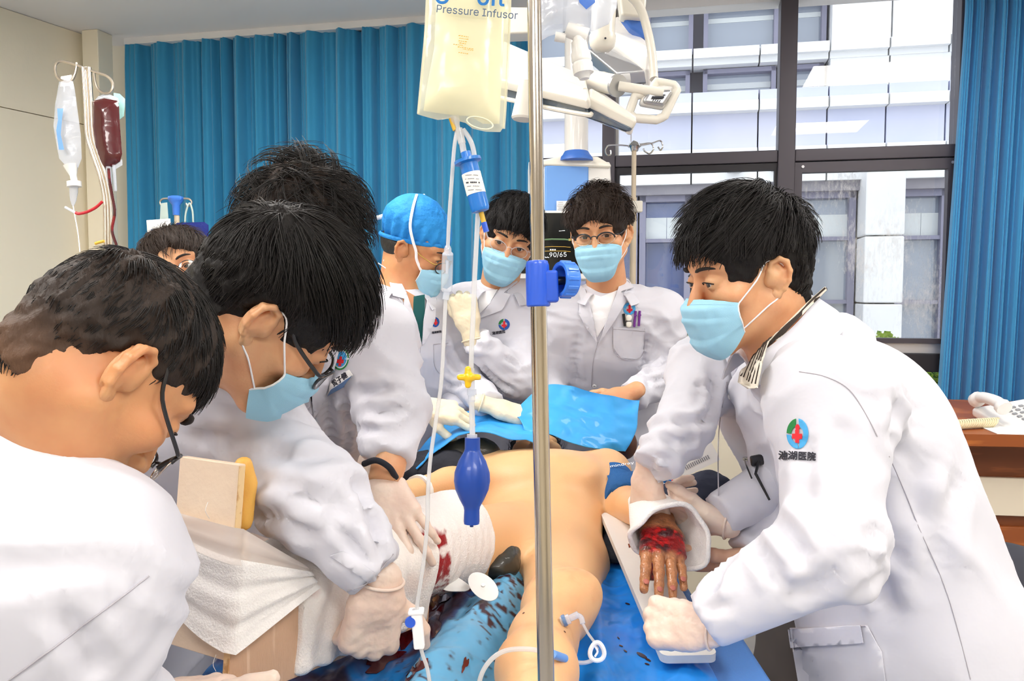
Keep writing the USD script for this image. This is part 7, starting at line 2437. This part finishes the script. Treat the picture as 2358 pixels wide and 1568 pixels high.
part(mo, 'screen', box(*(np.array([(1374 - 1176) * DM / 1900, .004, 138 * DM / 1900])), W(1275, 560, DM - .002), None), 'screen_black')


def mline(pts, mt, r=.0012, name='waveform'):
    part(mo, name, tube(np.array([W(x, y, DM - .0055) for x, y in pts]), r, 6), mt, smooth=False)


mline([(1252, 512), (1258, 524), (1270, 528), (1290, 522), (1312, 520)], 'screen_green')
for y, m_ in ((553, 'screen_green'), (569, 'screen_amber'), (579, 'screen_amber'), (551, 'screen_green')):
    mline([(1248, y), (1270, y - 1.5), (1300, y - 1), (1314, y + .5)], m_, .0009)
for x, y, w in ((1251, 511, 16), (1287, 532, 14)):
    mline([(x, y), (x + w, y - 1)], 'screen_text', .0016, 'status_bar')
a, b = W(1264, 592, DM - .005), W(1300, 591, DM - .005)
part(mo, 'reading', text_at('90/65', .0160, a, unit(b - a), UP, .0005), 'screen_text', smooth=False)
part(mo, 'reading', join(*[box(.004, .0006, .003, W(1250 + 2.6 * k, 592 + (k % 2), DM - .005)) for k in range(6)], *[box(.006, .0006, .004, W(1268 + 5 * k, 575, DM - .005)) for k in range(3)]), 'screen_text', smooth=False)
part(mo, 'alarm_mark', join(*[box(.010, .0006, .010, W(1205 + 5 * k, 604 + 3 * (k % 2), DM - .005)) for k in range(3)]), 'screen_red', smooth=False)
part(mo, 'alarm_mark', join(*[box(.008, .0006, .008, W(1202 + 110 * k, 612 - 60 * k, DM - .005)) for k in range(2)]), 'screen_amber', smooth=False)
part(mo, 'bracket', rod(W(1320, 500, D6 + .06), W(1320, 600, D6 + .02), .03, 14), 'device_grey')

# --- cream pole with four wire hooks by the window
D7 = 3.22
rp = thing('infusion_stand', 'cream infusion pole with curled wire hooks in front of the window', 'infusion stand', V(W(1456, 900, D7)[0], W(1456, 900, D7)[1], 0))
a = W(1460, 345, D7)
part(rp, 'pole', rod(a, W(1459, 455, D7), .0095, 14), 'pole_cream')
f_ = W(1456, 600, D7)
part(rp, 'pole', rod(W(1459, 455, D7), V(f_[0], f_[1], .03), .0125, 14), 'pole_cream')
part(rp, 'base', lathe([(.001, 0), (.2, 0), (.2, .02), (.03, .05), (.001, .05)], 24, None, V(f_[0], f_[1], 0)), 'pole_cream')
part(rp, 'height_lock', join(box(.042, .04, .044, W(1466, 476, D7), None, .004), box(.016, .02, .016, W(1448, 458, D7), None, .004)), 'device_cream')
part(rp, 'hook_hub', lathe_at(W(1461, 324, D7), W(1461, 348, D7), [(.006, 0), (.020, .25), (.026, .55), (.018, .7), (.014, 1)], 18), 'chrome')
for pts in ([(1450, 336), (1425, 334), (1402, 335), (1394, 345), (1397, 356), (1406, 356), (1406, 346)], [(1470, 336), (1500, 330), (1520, 324), (1526, 336), (1521, 346), (1515, 338)], [(1474, 332), (1498, 330), (1505, 342), (1496, 354), (1484, 348), (1482, 342)]):
    part(rp, 'hook', tube(PT(pts, D7, 5), .0032, 8), 'chrome')
part(rp, 'wire', tube(PT([(1450, 290, 2.9), (1453, 305, 2.9), (1453, 326, 2.92)], D7, 5), .0018, 6), 'device_grey')

# --- desk with telephone at the right edge
D8 = 2.42
z_top = W(2280, 1000, D8)[2]
dk = thing('desk', 'brown wooden nurse desk with a cream drawer at the right edge', 'desk', (2.0, 2.75, 0))
x0 = W(2205, 980, 2.65)[0] - .08
yb = lambda x: Y_CURT + SLOPE * x - .09
top = [(W(2300, 1025, 2.36)[0] - .06, 2.40), (2.9, 2.24), (2.9, yb(2.9)), (1.22, yb(1.22)), (1.22, 2.60)]
part(dk, 'desk_top', plate(top, .035, (0, 0, z_top - .035), (1, 0, 0), (0, 1, 0)), 'desk_wood')
part(dk, 'carcass', plate([(1.40, 2.56), (2.85, 2.36), (2.85, yb(2.9) - .02), (1.40, yb(1.4) - .10)], z_top - .06, (0, 0, .02), (1, 0, 0), (0, 1, 0)), 'desk_wood_dark')
fx = unit(V(2.85 - 1.40, 2.36 - 2.56, 0))
fn = V(fx[1], -fx[0], 0)
Rf = np.stack([fx, -fn, V(0, 0, 1)], 1)
for k, (za, zb_, mt) in enumerate([(.72, .84, 'drawer_cream'), (.12, .70, 'desk_wood')]):
    za, zb_ = za * z_top / .98, zb_ * z_top / .98
    for j in range(2):
        c = V(1.40, 2.56, 0) + fx * (.38 + .70 * j) + V(0, 0, (za + zb_) / 2) + fn * .008
        dr_ = part(dk, 'drawer' if mt == 'drawer_cream' else 'cupboard_door', box(.68, .018, zb_ - za - .012, c, Rf, .003), mt)
        if mt == 'drawer_cream':
            part(dr_, 'handle', box(.10, .02, .018, c + fn * .016 + fx * .05, Rf, .004), 'device_cream')
ph = thing('telephone', 'white desk telephone with a coiled cord on the desk', 'telephone', W(2315, 965, 2.62) * V(1, 1, 0) + V(0, 0, z_top))
pb = V(*(W(2330, 966, 2.62)[:2]), z_top)
Rp = basis(unit(V(-.15, -.25, 1)), V(1, .1, 0))
part(ph, 'base', box(.20, .17, .03, pb + V(.02, .0, .022), Rp, .008), 'phone_white', smooth=40)
for i in range(4):
    for j in range(5):
        part(ph, 'key', box(.014, .010, .006, pb + V(.02, 0, .022) + Rp @ V(-.02 + .026 * i, -.055 + .022 * j, .017), Rp, .002), 'phone_key')
part(ph, 'handset', tube(smooth_path([pb + V(-.075, -.085, .058), pb + V(-.078, -.05, .075), pb + V(-.078, .03, .078), pb + V(-.075, .075, .062)], 6), np.r_[[.024] * 4, [.018] * 11, [.024] * 4][:19], 14), 'phone_white', smooth=60)
t = np.linspace(0, 1, 220)
cpath = np.stack([pb[0] - .10 - .16 * t + .012 * np.cos(t * 120), pb[1] - .08 - .05 * t + .012 * np.sin(t * 120), z_top + .016 + .012 * np.sin(t * 120 + 1.2)], 1)
part(ph, 'coiled_cord', tube(cpath, .0032, 6), 'cord_cream')
pc0 = V(W(2310, 990, 2.46)[0] + .10, 2.46, z_top + .0015)
solo('paper_sheet', box(.26, .17, .002, pc0, basis(V(0, 0, 1), V(1, -.16, 0))), 'paper_white', 'loose sheet of white paper on the front edge of the desk', 'paper')
solo('paper_sheet', box(.20, .20, .003, V(1.36, yb(1.36) - .16, z_top + .002), basis(V(0, 0, 1), V(1, -.2, 0))), 'paper_white', 'white paper at the left end of the desk beside the coiled cord', 'paper')

# --- paper chart behind the lifted hand
c = W(1600, 1050, 2.05)
up_ = unit(V(.35, .25, .9))
rt = unit(V(.9, .05, .42))
ch = thing('paper_chart', 'printed paper chart leaning behind the lifted forearm', 'paper', c)
part(ch, 'sheet', plate(sg.box(-.050, -.035, .052, .038), .0015, c, rt, np.cross(np.cross(rt, up_), rt)), 'paper_white', smooth=False)
vv = unit(np.cross(np.cross(rt, up_), rt))
nn = np.cross(rt, vv)
part(ch, 'print', join(*[box(.003, .0006, .010, c + nn * .002 + rt * (-.034 + .0052 * k) - vv * .016, np.stack([rt, nn, vv], 1)) for k in range(13)], *[box(.05, .0006, .0012, c + nn * .002 + vv * (.010 + .008 * k), np.stack([rt, nn, vv], 1)) for k in range(3)]), 'ink_grey', smooth=False)

# --- things clipped to the coats
pe = thing('pen', 'black pen clipped in the breast pocket of the glasses man', 'pen', W(1435, 733, 2.42))
q = hit(mE, [(1434, 722), (1438, 750), (1462, 716), (1459, 752), (1472, 716), (1470, 750)], .006)
part(pe, 'barrel', rod(q[0], q[1], .0042, 10), 'black_plastic')
part(pe, 'clip', rod(q[0] + V(.004, -.004, 0), q[0] * .4 + q[1] * .6 + V(.004, -.005, 0), .0012, 6), 'steel')
for i, lb_ in ((2, 'purple pen in the pocket of the glasses man, nearer the badge'), (4, 'purple pen in the pocket of the glasses man, outer one')):
    t = thing('pen', lb_, 'pen', q[i])
    part(t, 'barrel', rod(q[i], q[i + 1], .0036, 10), 'purple_plastic')
    part(t, 'clip', box(.009, .003, .004, q[i] * .72 + q[i + 1] * .28 + V(0, -.003, 0)), 'purple_plastic')
c = hit(mE, [(1446, 737)], .007)[0]
tg = thing('pocket_charm', 'small cream pocket charm between the pens of the glasses man', 'charm', c)
S = SDF()
S.ell(c + V(0, 0, .008), (.011, .004, .010), .003).ell(c + V(.001, 0, -.011), (.009, .004, .011), .004)
part(tg, 'body', S.mesh(.0016), 'device_cream')
part(tg, 'band', box(.016, .009, .002, c + V(.001, 0, -.002), None), 'ink_dark')
# scissors and pen in the pockets of the half-hidden man
q = hit(mI, [(1722, 1048), (1742, 1040), (1762, 1030), (1752, 1070), (1724, 1078), (1740, 1100), (1764, 1150), (1730, 1110), (1716, 886), (1740, 884), (1722, 920)], .012)
sc2 = thing('trauma_shears', 'black handled shears hanging from the coat pocket of the half-hidden man', 'scissors', q[3])
part(sc2, 'handle', join(rod(q[0], q[3], .0050, 10), rod(q[1], q[3], .0055, 10), rod(q[2], q[3], .0068, 10), box(.036, .012, .022, q[3], basis(V(-.2, 0, 1)), .004)), 'black_plastic')
part(sc2, 'blade', tube([q[3], q[5], q[6]], [.0036, .0032, .0022], 8), 'black_plastic')
part(sc2, 'lanyard', tube(smooth_path([q[0], q[4], q[7]], 5), .0016, 6), 'black_plastic')
pn = thing('pen', 'black pen with clip in the top pocket of the half-hidden man', 'pen', q[8])
part(pn, 'cap', rod(q[8] + V(0, 0, .004), q[9] * .4 + q[8] * .6 - V(0, 0, .022), .0085, 12), 'black_plastic')
part(pn, 'clip', rod(q[8], q[10], .0012, 6), 'black_plastic')
